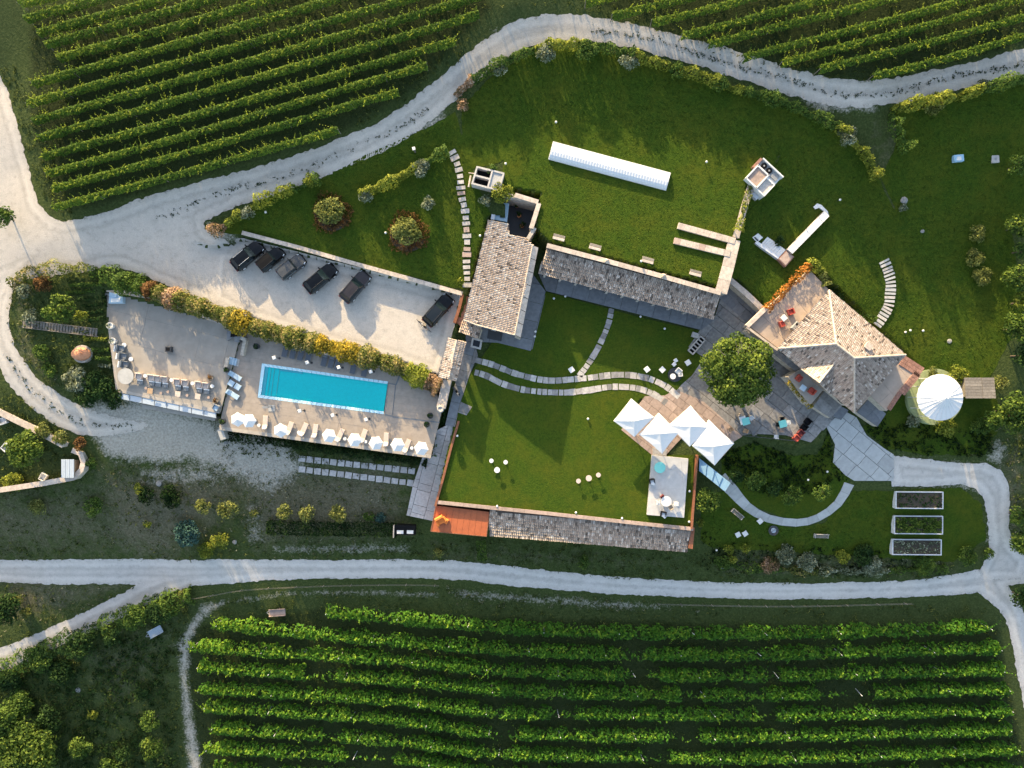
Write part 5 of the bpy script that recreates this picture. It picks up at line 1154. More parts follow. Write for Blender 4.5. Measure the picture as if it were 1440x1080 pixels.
hedge([(1135,372),(1148,374),(1160,388),(1164,400)], 14, 1.2, [(.5, L['yellow']), (.5, L['olive'])], "yellow green hedge at the top corner of the roof terrace", base_z=2.4, leaf=.15)
hedge([(1168,404),(1190,422),(1210,437),(1228,450)], 13, 1.1, [(.6, L['deep']), (.4, L['green'])], "dark shrub border along the back wall of the house", leaf=.15, wob=.5, dens=34)
hedge([(1056,262),(1050,283),(1044,306),(1039,324)], 10, .8, [(.4, L['olive']), (.6, L['yellow'])], "yellow creeper growing along the planted stone wall", base_z=4.2, leaf=.14, wob=.6)
hedge([(376,741),(430,743),(500,744),(557,745)], 19, 1.5, [(1, L['dark'])], "dark clipped hedge between the olive bushes and the road verge", box=True, leaf=.14, dens=34)
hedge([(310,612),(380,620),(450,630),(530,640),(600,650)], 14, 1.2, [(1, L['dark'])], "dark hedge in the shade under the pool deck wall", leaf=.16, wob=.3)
hedge([(676,760),(678,786)], 13, 1.4, [(1, L['green'])], "short clipped hedge below the orange roof deck", box=True, leaf=.14, dens=34)
hedge([(1108,536),(1118,548),(1130,562),(1140,572)], 7, .7, [(1, L['gold'])], "yellowish planting along the balcony edge", base_z=1.9, leaf=.12)
hedge([(620,555),(625,580),(618,610),(611,640)], 7, 1.0, [(.5, L['deep']), (.5, L['green'])], "narrow dark planting beside the pool deck and the stone ramp", leaf=.14)
hedge([(1385,300),(1432,296),(1438,330),(1428,370),(1432,420),(1424,470),(1430,500)], 18, 2.6, [(.5, L['tree']), (.5, L['green'])], "tall hedge of bushes on the right border of the lawn", leaf=.2, wob=.9) if False else None
hedge([(-10,952),(50,920),(110,898),(160,876),(205,856),(240,846),(268,838)], 30, 1.8, [(.25, L['green']), (.3, L['deep']), (.45, L['green'])], "broad dark hedge on the bank under the left branch road", leaf=.18, wob=.4, dens=30)
hedge([(1005,792),(1080,800),(1160,803),(1240,803),(1330,800)], 12, .8, [(.3, L['green']), (.15, L['mixed']), (.3, L['silver']), (.25, L['green'])], "mixed flower border between the garden lawn and the lower road", leaf=.15, wob=.7, dens=28)
for i, (a, b, c, lab) in enumerate([((96,401),(143,399),L['green'],"first"), ((92,411),(143,408),L['green'],"second"), ((110,421),(145,417),L['deep'],"third"), ((116,430),(146,427),L['deep'],"fourth"), ((122,440),(147,437),L['deep'],"fifth"), ((124,450),(148,447),L['deep'],"sixth")]):
    hedge([a, b], 5, .7, [(1, c)], f"{lab} low planted row above the timber walkway by the west terrace", name='planted_row', cat='planted row', group="planted rows beside the west terrace", leaf=.13)
for i, (a, b, c, lab) in enumerate([((118,476),(148,477),L['yellow'],"bright green planted row just below the timber walkway"), ((130,492),(152,492),L['green'],"planted row level with the terracotta dome"), ((134,503),(154,504),L['green'],"planted row just below the terracotta dome"), ((138,514),(156,515),L['silver'],"pale planted row beside the dark bushes")]):
    hedge([a, b], 6, .7, [(1, c)], lab, name='planted_row', cat='planted row', group="planted rows beside the west terrace", leaf=.13)
# ------------------------------------------------------------------ trees and shrubs
tree(1038,521,50,6.2, L['tree'], "large round leafy tree in the paved court beside the house", name='round_tree', leaf=.21, dens=64, ch=5.2, k=60, tv=.58, lobes=.24)
k = MB(); tx, ty, tz = bpy.data.objects['round_tree'].location
for i in range(16):
    a = R(100 + random.uniform(-60, 70)); l_ = random.uniform(1.2, 3.2); p0 = (tx - .6 + random.uniform(-.5, .5), ty + .9 + random.uniform(-.5, .5), tz + 5.4); k.tube(p0, (p0[0] + l_ * math.cos(a), p0[1] + l_ * math.sin(a), tz + 6.15 - .1 * l_), .035, 4, .012)
k.build('dead_branches', M['wood'], bpy.data.objects['round_tree'])
TREES = [(87,433,19,3.6,L['tree'],"bushy green tree in the oval garden above the walkway",.2),(70,441,11,2.6,L['green'],"smaller tree left of the bushy tree in the oval garden",.18),
 (38,632,26,3.4,L['tree'],"spreading tree inside the walled garden",.2),(1422,580,27,4.5,L['tree'],"bright bushy tree by the right border near the shed",.21),
 (1062,676,14,2.4,L['green'],"small tree in the dark bed nearest the blue canopy",.17),(1113,697,15,2.4,L['green'],"round small tree in the middle of the dark bed",.17),(1157,691,13,2.2,L['green'],"small tree in the dark bed next to the forecourt",.17),(1090,686,12,2.0,L['deep'],"low dark tree between the two small trees of the bed",.17),(1036,668,11,2.0,L['deep'],"low dark tree under the last white parasol",.17),
 (994,701,19,3.4,L['tree'],"bright green tree against the rusty wall of the court lawn",.19),(286,712,12,2.4,L['olive'],"leftmost of the pale round trees on the dry bank",.15),(320,716,14,2.5,L['olive'],"second from left of the pale round trees on the dry bank",.15),
 (400,719,12,2.3,L['olive'],"pale round tree above the left end of the clipped hedge",.15),(433,722,13,2.5,L['olive'],"largest pale round tree above the clipped hedge",.15),(476,722,13,2.4,L['olive'],"pale round tree above the middle of the clipped hedge",.15),
 (36,1062,48,5.5,L['tree'],"large bright green tree at the lower left corner",.24),(2,1015,26,4.5,L['green'],"dark green tree cut by the left edge above the bright tree",.22),(212,1015,15,3.0,L['green'],"upper tree of the clump beside the farm track",.2),(213,1052,19,3.6,L['tree'],"lower tree of the clump beside the farm track",.2),
 (1432,725,14,2.6,L['green'],"bush tree on the bank right of the driveway, upper",.2),(1436,760,18,3.0,L['tree'],"bush tree on the bank right of the driveway, lower",.2),(1436,838,17,2.6,L['deep'],"dark bush in the corner of the two right hand roads",.2),
 (5,305,14,2.6,L['green'],"dark tree cut by the left edge beside the gravel junction",.2),(1432,318,17,3.2,L['tree'],"topmost tree on the right border of the lawn",.2),(1438,352,13,2.8,L['green'],"second tree down the right border of the lawn",.2),(1430,390,19,3.4,L['tree'],"third tree down the right border of the lawn",.2),(1436,425,15,3.0,L['yellow'],"fourth tree down the right border, yellow green",.2),(1430,462,20,3.6,L['tree'],"fifth tree down the right border of the lawn",.2),(1438,500,16,3.2,L['deep'],"lowest dark tree on the right border of the lawn",.2),
 (10,855,24,3.2,L['deep'],"dark tree in the wedge between the two left roads",.2),(160,895,15,3.0,L['deep'],"dark tree on the bank left of the pale trailer",.19),(190,868,19,3.2,L['green'],"round tree on the bank above the pale trailer",.19),(222,862,18,3.0,L['deep'],"rightmost round tree on the bank above the pale trailer",.19),(112,908,20,3.4,L['deep'],"dark tree on the bank in the middle of the left branch road",.2),(1395,590,14,2.6,L['green'],"tree between the shed and the right border",.18),(1432,232,15,2.8,L['green'],"small tree by the right edge of the corner lawn",.2)]
for px, py, rp, h, mt, lab, lf in TREES: tree(px, py, rp, h, mt, lab, leaf=lf, dens=38)
SH = [(650,148,9,1.3,L['pink'],"pink flowered bush at the left end of the upper hedge"),(768,72,13,2.2,L['silver'],"pale bush in the hedge above the green lawn, left"),(826,72,15,2.3,L['green'],"broad bush in the hedge above the green lawn, middle"),(884,86,12,2.2,L['silver'],"pale bush in the hedge above the green lawn, right"),(1012,117,11,2.0,L['green'],"dark bush in the hedge where the road dips"),(702,96,10,2.0,L['silver'],"pale bush in the hedge where the road climbs"),(1192,192,13,2.0,L['silver'],"pale bush in the hedge on the right of the lawn"),(952,100,11,2.0,L['green'],"bush in the middle of the upper right hedge"),(1085,140,11,2.0,L['green'],"bush in the hedge below the road dip"),
 (1384,120,8,1.4,L['silver'],"white flowered bush beside the right end of the road"),(1312,147,15,1.3,L['olive'],"pale low bush under the thin roadside hedge"),(465,297,19,1.9,L['olive'],"round green bush in the left rust ringed flower bed"),(573,326,20,1.9,L['olive'],"round green bush in the right rust ringed flower bed"),(602,286,10,1.5,L['silver'],"single pale round bush on the triangular lawn"),(592,236,13,1.5,L['silver'],"pale bush with whitish leaves in the loose hedge"),(515,276,10,1.4,L['silver'],"whitish bush at the left end of the loose hedge"),(348,300,10,1.6,L['silver'],"pale bush halfway along the roadside hedge"),(300,322,9,1.1,L['pink'],"dry pinkish bush at the left tip of the triangular lawn"),(437,254,10,1.8,L['yellow'],"bright bush at the right end of the roadside hedge"),
 (706,271,15,1.9,L['yellow'],"bright green bush beside the grey service box"),(692,237,8,1.3,L['green'],"small bush touching the back of the service box"),(683,282,9,1.2,L['silver'],"silvery bush against the glass canopy"),(755,333,11,1.5,L['green'],"pale green bush at the corner of the hall roof"),(114,445,9,1.6,L['yellow'],"bright yellow green bush beside the timber walkway"),(34,411,11,1.6,L['silver'],"white flowered bush at the upper left of the oval garden"),(44,446,12,1.4,L['silver'],"whitish bush at the left end of the timber walkway"),(60,398,13,1.5,L['rust'],"rusty bush under the top hedge of the oval garden"),(58,495,12,1.3,L['green'],"dark bush at the left side of the oval garden"),(70,520,11,1.3,L['green'],"bush with pale leaves at the lower left of the oval garden"),(107,534,18,1.8,L['silver'],"white speckled bush at the bottom of the oval garden"),(135,540,21,2.1,L['deep'],"large dark bush at the bottom of the oval garden"),(160,560,15,1.8,L['deep'],"dark bush beside the corner of the west terrace"),(120,556,16,1.7,L['deep'],"low dark bush beside the gravel loop"),
 (18,677,15,1.2,L['yellow'],"yellow green bush by the lower wall of the walled garden"),(60,605,11,1.2,L['olive'],"upper bush on the bank outside the walled garden"),(85,615,11,1.2,L['olive'],"middle bush on the bank outside the walled garden"),(112,625,10,1.1,L['rust'],"orange bush on the bank outside the walled garden"),(128,652,9,1.1,L['green'],"bush outside the curved end of the walled garden"),(54,715,13,1.5,L['olive'],"pale bush on the bank below the walled garden"),(130,712,15,1.4,L['green'],"green bush in the middle of the lower bank"),(195,688,8,1.0,L['yellow'],"small yellow bush left of the clipped shrubs"),(208,697,13,1.2,L['dark'],"dark clipped shrub, left of the three"),(237,692,12,1.2,L['dark'],"dark clipped shrub, upper of the three"),(243,703,14,1.1,L['dark'],"dark clipped shrub, right of the three"),(207,738,6,.9,L['yellow'],"tiny yellow bush on the lower bank"),(265,750,20,1.8,L['blue'],"blue green bush on the dry bank"),(290,773,13,1.2,L['yellow'],"left part of the yellow bush group by the lower road"),(310,760,13,1.2,L['yellow'],"right part of the yellow bush group by the lower road"),(358,722,7,1.0,L['olive'],"small pale bush left of the clipped hedge"),(519,726,8,1.1,L['green'],"small green bush near the right end of the clipped hedge"),(535,728,9,1.0,L['blue'],"dark bluish bush next to the stone ramp"),
 (1330,600,16,1.6,L['yellow'],"golden orange bush in front of the round tent"),(1347,529,15,1.4,L['yellow'],"yellow green bush behind the round tent"),(1312,524,9,1.1,L['olive'],"small bush left of the one behind the tent"),(1285,592,10,1.0,L['silver'],"dark bush with white flowers left of the tent"),(1378,600,13,1.2,L['green'],"bush below the small plank shed"),(1406,540,12,1.4,L['olive'],"bush between the plank shed and the bright tree"),(1375,328,12,1.2,L['olive'],"upper of the pale bushes on the right lawn"),(1370,363,13,1.2,L['olive'],"middle of the pale bushes on the right lawn"),(1381,388,13,1.2,L['olive'],"lowest of the pale bushes on the right lawn"),
 (1024,773,8,.9,L['yellow'],"yellow bush left of a pair below the lower wing"),(1048,770,8,.9,L['yellow'],"yellow bush right of a pair below the lower wing"),(1031,785,8,.8,L['yellow'],"low yellow bush under the pair"),(985,735,6,.9,L['yellow'],"tiny yellow bush at the corner of the lower wing"),(1186,783,11,1.0,L['yellow'],"round yellow bush on the roadside border"),(1084,793,14,.8,L['pink'],"pinkish flower clump on the roadside border"),(1105,780,15,1.2,L['silver'],"pale leafy clump on the roadside border"),(1015,790,12,1.3,L['green'],"green bush at the left end of the roadside border"),(1135,790,15,1.1,L['silver'],"greyish clump in the middle of the roadside border"),(1215,780,16,1.2,L['deep'],"dark bush on the roadside border near the beds"),(1225,795,15,1.0,L['silver'],"grey bush at the edge of the road below the beds"),(1300,795,15,1.1,L['green'],"bush below the lowest raised bed"),(1360,782,14,1.2,L['green'],"bush inside the bend of the driveway"),(820,790,10,.8,L['green'],"low weed bush under the lower wing"),(616,778,8,1.0,L['olive'],"yellowish bush under the orange roof deck"),
 (25,845,9,1.3,L['olive'],"yellowish bush in the wedge between the left roads"),(36,862,9,1.2,L['olive'],"pale bush below the yellowish one in the wedge"),(258,836,9,.7,L['olive'],"pale shrub in the corner of the lower road"),(240,855,15,1.5,L['green'],"leafy shrub beside the yellow corner shrub"),(55,925,22,1.6,L['green'],"wide shrub on the bank under the left branch road"),(10,955,20,1.6,L['deep'],"dark shrub on the bank at the left edge"),(85,945,20,1.3,L['deep'],"low dark shrub on the meadow bank"),(130,1005,9,.9,L['yellow'],"small yellow shrub in the meadow"),(1270,292,6,.6,L['silver'],"tiny pale shrub on the lawn edge"),(1097,340,8,.8,L['deep'],"dark shrub in the angle of the white wall"),(1390,780,9,.9,L['green'],"small bush at the mouth of the driveway"),(648,395,5,.7,L['yellow'],"tiny yellow plant near the hall wall")]
for px, py, rp, h, mt, lab in SH: shrub(px, py, rp, h, mt, lab, leaf=.14 if rp < 16 else .17)
for (px, py, rr, lab) in ((467,300,28,"ring of rust coloured grasses around the left round bush"), (574,328,29,"ring of rust coloured grasses around the right round bush")):
    x, y, z = G(px, py); t = thing("grass_ring", lab, "flower bed", (x, y, z)); n = 1500; a = rng.random(n) * 6.283; q = rr / 10 * (.50 + .46 * rng.random(n) ** .7 + .10 * np.sin(a * 3 + px) + .06 * np.sin(a * 7)) * (1 + .06 * np.sin(a * 26)); C = np.stack([x + q * np.cos(a), y + q * np.sin(a) * 1.0, 0 * a], 1); C[:, 2] = T(C[:, 0], C[:, 1]) + .15 + .65 * rng.random(n) * (1.05 - np.abs(q / (rr / 10) - .82) * 2)
    rad = np.stack([np.cos(a), np.sin(a), .5 + 0 * a], 1); leafobj('foliage', C, rad + .5 * rng.normal(size=(n, 3)), .17 * (.6 + .8 * rng.random(n)), np.clip(.42 + .2 * rng.normal(size=n) + .15 * np.sin(a * 26), 0, 1), L['rust'], t, tw=rad, asp=.3)
    MB().cyl((x, y, z - .1), rr / 10 * .86, .13, 28).build('soil', M['soil'], t)
# ------------------------------------------------------------------ rough grass and weeds, one mass each
def field(name, label, polys, mt, size, hgt, tv=.5, blades=4, avoid=(), gate=-.35):
    Cs = []
    for pp, den in polys:
        q = Ga0(pp); a = np.array(q); A_ = (a.max(0) - a.min(0)).prod(); n = int(A_ * den); x = rng.uniform(a[:, 0].min(), a[:, 0].max(), n); y = rng.uniform(a[:, 1].min(), a[:, 1].max(), n); ok = inside(x, y, q)
        f = np.sin(x * .9 + 1.3 * np.sin(y * .7)) * np.sin(y * 1.1 + np.sin(x * .5)) + rng.normal(size=n) * .5; ok &= f > gate
        for av, dd in avoid: ok[ok] &= av(x[ok], y[ok]) > dd
        Cs.append(np.stack([x[ok], y[ok]], 1))
    P = np.concatenate(Cs); z = T(P[:, 0], P[:, 1]); C = np.repeat(np.c_[P, z], blades, 0); n = len(C); s = size * (.5 + rng.random(n)); C[:, :2] += rng.normal(size=(n, 2)) * size * .8; C[:, 2] += hgt * rng.random(n)
    N = rng.normal(size=(n, 3)) * .8 + np.array([0, 0, .7]); tt = np.clip(np.repeat(tv + .22 * rng.normal(size=len(P)), blades) + .12 * rng.normal(size=n), 0, 1)
    V, F = quads(C, N, s, .34); o = np_mesh(name, V, F, mt, None, {'tint': np.repeat(tt, 4)}); return tag(o, label, "grass", None, 'stuff')
no_roads = [(f_plaza, -.15), (lambda x, y: np.minimum(np.minimum(f_low(x, y), f_br(x, y)), f_dn(x, y)), -.1), (lambda x, y: sdf(x, y, DRIVE), 0), (lambda x, y: sdf(x, y, DECK), .1), (lambda x, y: sdf(x, y, TERR), .1), (lambda x, y: sdf(x, y, COURT), .1)]
field("rough_grass", "rough grass on the banks between garden and roads", [([(-40,660),(120,690),(180,640),(300,650),(560,690),(600,740),(600,790),(-40,785)], 1.4), ([(-40,820),(190,825),(0,920),(-40,920)], 1.6), ([(-40,930),(100,890),(270,850),(250,960),(262,1100),(-40,1100)], 4.5), ([(560,780),(620,755),(960,775),(1000,770),(1340,795),(1340,815),(1000,822),(700,800)], 3), ([(280,835),(620,825),(1000,852),(1390,850),(1400,870),(900,880),(470,850),(300,870)], 2), ([(1395,600),(1460,500),(1460,790),(1425,760),(1420,670)], 4), ([(0,375),(140,372),(160,560),(60,540),(0,470)], 4), ([(300,600),(600,640),(590,660),(310,640)], 5), ([(-40,530),(30,560),(120,620),(140,670),(0,700),(-40,690)], 5)], L['grass'], .17, .35, .45, 4, no_roads)
field("dry_weeds", "dry pale weeds scattered on the stony banks", [([(130,650),(560,670),(560,740),(350,770),(230,790),(150,760)], 1.2), ([(300,640),(560,660),(560,690),(300,690)], 1.0), ([(0,820),(190,825),(0,910)], 1.3), ([(380,760),(590,758),(590,785),(380,785)], 1.6), ([(600,822),(1000,850),(1000,862),(620,850)], 1.4), ([(0,380),(60,380),(40,450),(110,590),(60,560),(0,480)], 1.6), ([(1380,560),(1440,600),(1425,760),(1400,650)], 1.2), ([(1030,770),(1340,790),(1340,812),(1000,808)], 1.6)], L['weed'], .13, .25, .5, 4, no_roads)
field("vineyard_grass", "low grass under the rows of vines", [(VINE_UL, 3), (VINE_UR, 3), (VINE_LO, 4)], L['grass'], .13, .15, .3, 3)
field("meadow_tufts", "soft tufts at the edges of the lawns and tracks", [([(0,100),(60,280),(110,305),(100,290),(44,140),(20,90)], 5), ([(640,20),(780,0),(830,20),(990,70),(1110,105),(1230,118),(1460,60),(1460,40),(1200,100),(1000,55),(820,0)], 4), ([(480,190),(660,50),(670,70),(560,150)], 4)], L['grass'], .14, .2, .45, 4, no_roads)
field("scrub", "dense low scrub covering the meadow in the lower left corner", [([(-40,960),(60,935),(150,900),(200,890),(240,900),(235,960),(255,1100),(-40,1100)], 3.0)], L['deep'], .24, .45, .55, 5, no_roads)
for px_, py_, rr_, hh_, mt_, lab_ in ((70,1010,20,2.2,L['deep'],"dark bush above the bright corner tree"),(112,1050,18,2.0,L['green'],"bush right of the bright corner tree"),(150,1085,20,2.0,L['green'],"bush at the lower edge between the corner tree and the track clump"),(25,990,22,2.4,L['green'],"bush on the left edge above the corner tree"),(200,975,11,1.6,L['deep'],"small dark bush above the clump beside the farm track"),(175,1060,13,1.6,L['deep'],"dark bush left of the clump beside the farm track")): shrub(px_, py_, rr_, hh_, mt_, lab_, leaf=.18)
ALAWN = [(lambda x, y: sdf(x, y, UPPER), -99)]
field("lawn_blades", "short blades of grass standing on the mown lawns", [([(650,150),(700,100),(760,70),(830,66),(900,84),(1020,122),(1090,140),(1190,190),(1232,245),(1260,300),(1430,300),(1440,430),(1390,535),(1290,520),(1168,406),(1140,378),(1074,432),(1020,395),(1052,268),(1000,225),(780,180),(650,230)], 15), ([(1240,250),(1262,200),(1258,155),(1330,138),(1390,122),(1450,112),(1460,300),(1262,302)], 13), ([(712,210),(780,172),(900,198),(1050,230),(1050,268),(1030,335),(1008,400),(768,340),(745,285)], 16), ([(300,325),(350,297),(400,272),(450,256),(500,230),(600,185),(640,165),(652,205),(672,262),(688,300),(664,380),(650,404),(500,364),(400,336)], 15), ([(643,592),(655,565),(760,560),(870,552),(900,562),(872,604),(913,640),(907,724),(965,730),(970,738),(612,702)], 16), ([(990,705),(1020,695),(1060,725),(1110,745),(1160,738),(1200,692),(1250,690),(1250,780),(1000,768)], 12)], L['lawnblade'], .085, .07, .5, 3, (), -9)
def centre_weeds(S, i0, i1, den, name, label):
    pts = []
    for k in range(int(len(S) * i0), int(len(S) * i1) - 1):
        a, b = S[k], S[k + 1]; m = rng.poisson(den * math.hypot(b[0] - a[0], b[1] - a[1])); d = Vector((b[0] - a[0], b[1] - a[1])).normalized()
        for _ in range(m):
            t = rng.random(); o = rng.normal() * .22 + .25 * math.sin(k * .9); pts.append((a[0] + (b[0] - a[0]) * t - d.y * o, a[1] + (b[1] - a[1]) * t + d.x * o))
    P = np.array(pts); z = T(P[:, 0], P[:, 1]) + .05; C = np.repeat(np.c_[P, z], 5, 0); n = len(C); C[:, :2] += rng.normal(size=(n, 2)) * .09; C[:, 2] += .06 * rng.random(n)
    V, F = quads(C, rng.normal(size=(n, 3)) * .5 + np.array([0, 0, 1.]), .09 * (.5 + rng.random(n)), .5); o = np_mesh(name, V, F, L['deep'], None, {'tint': np.repeat(np.clip(.4 + .2 * rng.normal(size=n), 0, 1), 4)}); return tag(o, label, "weeds", None, 'stuff')
centre_weeds(S_up, .02, .46, 5, "track_weeds", "weeds growing along the middle of the upper gravel track")
centre_weeds(S_up, .60, .90, 3.5, "track_weeds", "weeds along the middle of the track beside the first vine row")
centre_weeds(S_loop, .45, .95, 4, "track_weeds", "weeds along the middle of the gravel loop")
# patchy turf edge of the mown lawns
field("ground_cover", "dense dark ivy covering the shaded beds below the house", [([(1010,640),(1060,622),(1110,640),(1150,640),(1165,605),(1172,650),(1190,672),(1150,690),(1090,700),(1030,680)], 9), ([(1205,600),(1250,585),(1290,600),(1390,600),(1400,645),(1300,638),(1245,628)], 7), ([(985,745),(1040,765),(1240,772),(1330,790),(1200,812),(985,800)], 3)], L['dark'], .2, .25, .35, 4, [(lambda x, y: sdf(x, y, DRIVE), .1)])
# ------------------------------------------------------------------ cars
def make_car(label, body, px, py, deg, Lc=4.85, wc=1.98, hc=1.7, kind='suv', roofm=None, group="cars parked nose to the lawn wall"):
    x, y, z = G(px, py, .0); x, y = W(px, py, ZC + 1.0); z = ZC + .05
    t = thing("parked_car", label, "car", (x, y, z), R(deg), group); h = wc / 2; l2 = Lc / 2
    def ring(xx, w_, z0, z1, top=.86): return [(xx, -w_ * .96, z0), (xx, -w_, z0 + .25), (xx, -w_, z1 - .14), (xx, -w_ * top, z1), (xx, 0, z1 + .03), (xx, w_ * top, z1), (xx, w_, z1 - .14), (xx, w_, z0 + .25), (xx, w_ * .96, z0)]
    hood = .98 if kind != 'open' else 1.0
    k = MB(); k.loft([ring(-l2, h * .66, .42, .93), ring(-l2 + .06, h * .80, .34, .98), ring(-l2 + .2, h * .92, .30, hood + .04), ring(-l2 + .7, h, .26, hood + .06), ring(-.2, h, .24, hood + .05), ring(.75, h, .24, hood + .02), ring(1.5, h * .985, .26, hood - .02), ring(l2 - .5, h * .94, .28, hood - .08), ring(l2 - .2, h * .84, .30, hood - .16), ring(l2 - .06, h * .72, .34, hood - .24), ring(l2, h * .55, .40, hood - .34)])
    k.build('body', body, t, world=False, smooth=False)
    xw0, xw1 = .95, .30; xr1 = -l2 + .25; xr0 = -l2 + .75; zr = hc; zb = hood + .03; wr, wb_ = h * .74, h * .93
    def cab(dz=0, e=0): return [[(xw0 + e, -wb_ - e, zb), (xw0 + e, wb_ + e, zb), (xr1 - e, wb_ + e, zb), (xr1 - e, -wb_ - e, zb)], [(xw1 + e, -wr - e, zr + dz), (xw1 + e, wr + e, zr + dz), (xr0 - e, wr + e, zr + dz), (xr0 - e, -wr - e, zr + dz)]]
    if kind == 'open':       # small open off-roader with a dark soft top
        xw0, xw1, xr0, xr1 = .55, .40, -l2 + .25, -l2 + .15; wr = h * .82
    g = MB(); g.loft(cab(-.04)); g.build('glass', M['carglass'], t, world=False)
    r = MB(); e = .03; nrw = 5
    rr = []
    for i in range(nrw + 1):
        f = i / nrw; xx = xw1 - .02 + (xr0 - xw1 + .04) * f; rise = .07 * math.sin(math.pi * min(1, f * .8 + .15)); rr.append([(xx, -wr - .01, zr - .05), (xx, -wr * .86, zr + rise * .6), (xx, 0, zr + rise), (xx, wr * .86, zr + rise * .6), (xx, wr + .01, zr - .05)])
    r.loft(rr); r.build('roof', roofm or body, t, world=False)
    for s in (-1, 1):       # pillars
        p = MB()
        p.tube((xw0, s * wb_, zb), (xw1, s * wr, zr), .05, 5); p.tube((xr1, s * wb_, zb), (xr0, s * wr, zr), .09, 5); p.tube((-.35, s * (wb_ + .005), zb), (-.4, s * (wr + .005), zr), .045, 5); p.tube((xw1, s * wr, zr), (xr0, s * wr, zr), .045, 5); p.build('pillar', body, t, world=False)
        m_ = MB(); m_.box((xw0 - .18, s * (h + .12), zb + .08), (.16, .26, .18), 0, .03); m_.build('mirror', body, t, world=False)
        q = MB(); q.box((l2 - .36, s * h * .66, hood - .24), (.34, .42, .14), s * R(-18), .04); q.build('headlight', M['lampglass'], t, world=False)
        q = MB(); q.box((-l2 + .06, s * h * .70, .88), (.14, .36, .22), 0, .03); q.build('tail_light', M['maroon'], t, world=False)
        for xx in (l2 - .9, -l2 + .9):
            a = MB(); a.tube((xx, s * (h - .22), .34), (xx, s * (h + .015), .34), .36, 18); w_ = a.build('wheel', M['tyre'], t, world=False)
            a = MB(); a.tube((xx, s * (h - .02), .34), (xx, s * (h + .025), .34), .23, 12); a.build('rim', M['wgrey'], w_, world=False)
        b = MB(); b.tube((xw1 - .1, s * wr * .92, zr + .06), (xr0 + .1, s * wr * .92, zr + .06), .025, 5); b.build('roof_rail', M['wgrey'] if kind == 'rail' else M['dark'], t, world=False)
    b = MB(); b.box((l2 - .12, 0, .42), (.3, wc * .82, .3), 0, .06); b.build('bumper', M['black'], t, world=False)
    b = MB(); b.box((l2 - .02, 0, .62), (.06, .85, .16)); b.build('grille', M['black'], t, world=False)
    return t
make_car("black car with a pale roof rail, leftmost in the parked row", M['carblack'], 347, 359, 40, 4.9, 1.98, 1.6, 'rail')
make_car("small black off-roader with a soft top, second in the parked row", M['carblack'], 380, 364, 41, 4.0, 1.8, 1.8, 'open', M['black'])
make_car("small grey off-roader, third in the parked row", M['carsilver'], 409, 375, 39, 4.1, 1.8, 1.75, 'open', M['carsilver'])
make_car("large black car, fourth in the parked row", M['carblack'], 450, 391, 40, 5.0, 2.0, 1.65)
make_car("bronze grey car with a blue tinted windscreen, fifth in the parked row", M['carbronze'], 499, 403, 49, 4.9, 2.0, 1.65)
make_car("black car standing alone by the rusty wall", M['carblack'], 616, 436, 49, 5.0, 2.0, 1.65, 'suv', M['darkglass'], None)
def bicycle(px, py, deg, label, c):
    x, y, z = G(px, py); t = thing("bicycle", label, "bicycle", (x, y, z + .05), R(deg), "bicycles behind the lone black car")
    for xx in (-.52, .52):
        k = MB(); n = 18
        for i in range(n): a, b = 2 * math.pi * i / n, 2 * math.pi * (i + 1) / n; k.tube((xx + .34 * math.cos(a), 0, .36 + .34 * math.sin(a)), (xx + .34 * math.cos(b), 0, .36 + .34 * math.sin(b)), .03, 5)
        for i in range(6): a = math.pi * i / 6; k.tube((xx + .33 * math.cos(a), 0, .36 + .33 * math.sin(a)), (xx - .33 * math.cos(a), 0, .36 - .33 * math.sin(a)), .006, 4)
        k.build('wheel', M['tyre'], t, world=False)
    k = MB()
    for a, b in (((-.52, 0, .36), (-.1, 0, .34)), ((-.1, 0, .34), (-.22, 0, .85)), ((-.22, 0, .80), (.38, 0, .82)), ((-.1, 0, .34), (.40, 0, .75)), ((.36, 0, .95), (.52, 0, .36)), ((-.52, 0, .36), (-.22, 0, .78))): k.tube(a, b, .025, 6)
    k.build('frame', c, t, world=False)
    k = MB(); k.box((-.24, 0, .9), (.27, .15, .06), 0, .02); k.build('saddle', M['black'], t, world=False)
    k = MB(); k.tube((.36, -.3, 1.0), (.36, .3, 1.0), .02, 6); k.tube((.36, 0, .95), (.36, 0, 1.0), .02); k.build('handlebar', M['dark'], t, world=False); k = MB(); k.box((-.1, 0, .34), (.36, .24, .05)); k.build('pedals', M['dark'], t, world=False)
bicycle(593, 455, -38, "bicycle nearest the lone black car", M['wgrey']); bicycle(600, 462, -38, "bicycle standing further out behind the lone black car", M['pinkstone'])
# ------------------------------------------------------------------ trailers, fences, bins
def trailer(px, py, deg, label, w_, l_, m, bar=1.2):
    x, y, z = G(px, py); t = thing("farm_trailer", label, "trailer", (x, y, z), R(deg)); n = 6
    for i in range(n): k = MB(); k.box((0, -w_ / 2 + w_ * (i + .5) / n, .72), (l_, w_ / n - .02, .07)); k.build('bed_plank', m, t, world=False)
    k = MB(); k.box((0, 0, .6), (l_ * .96, w_ * .7, .14)); k.tube((-l_ / 2, w_ * .3, .58), (-l_ / 2 - bar, 0, .5), .05); k.tube((-l_ / 2, -w_ * .3, .58), (-l_ / 2 - bar, 0, .5), .05); k.build('chassis', M['grey'], t, world=False)
    for s in (-1, 1): k = MB(); k.tube((.2, s * (w_ / 2 - .2), .3), (.2, s * (w_ / 2 + .02), .3), .32, 14); k.build('wheel', M['tyre'], t, world=False)
    for s in (-1, 1): k = MB(); k.box((0, s * w_ / 2, .86), (l_, .05, .24)); k.build('side_board', m, t, world=False)
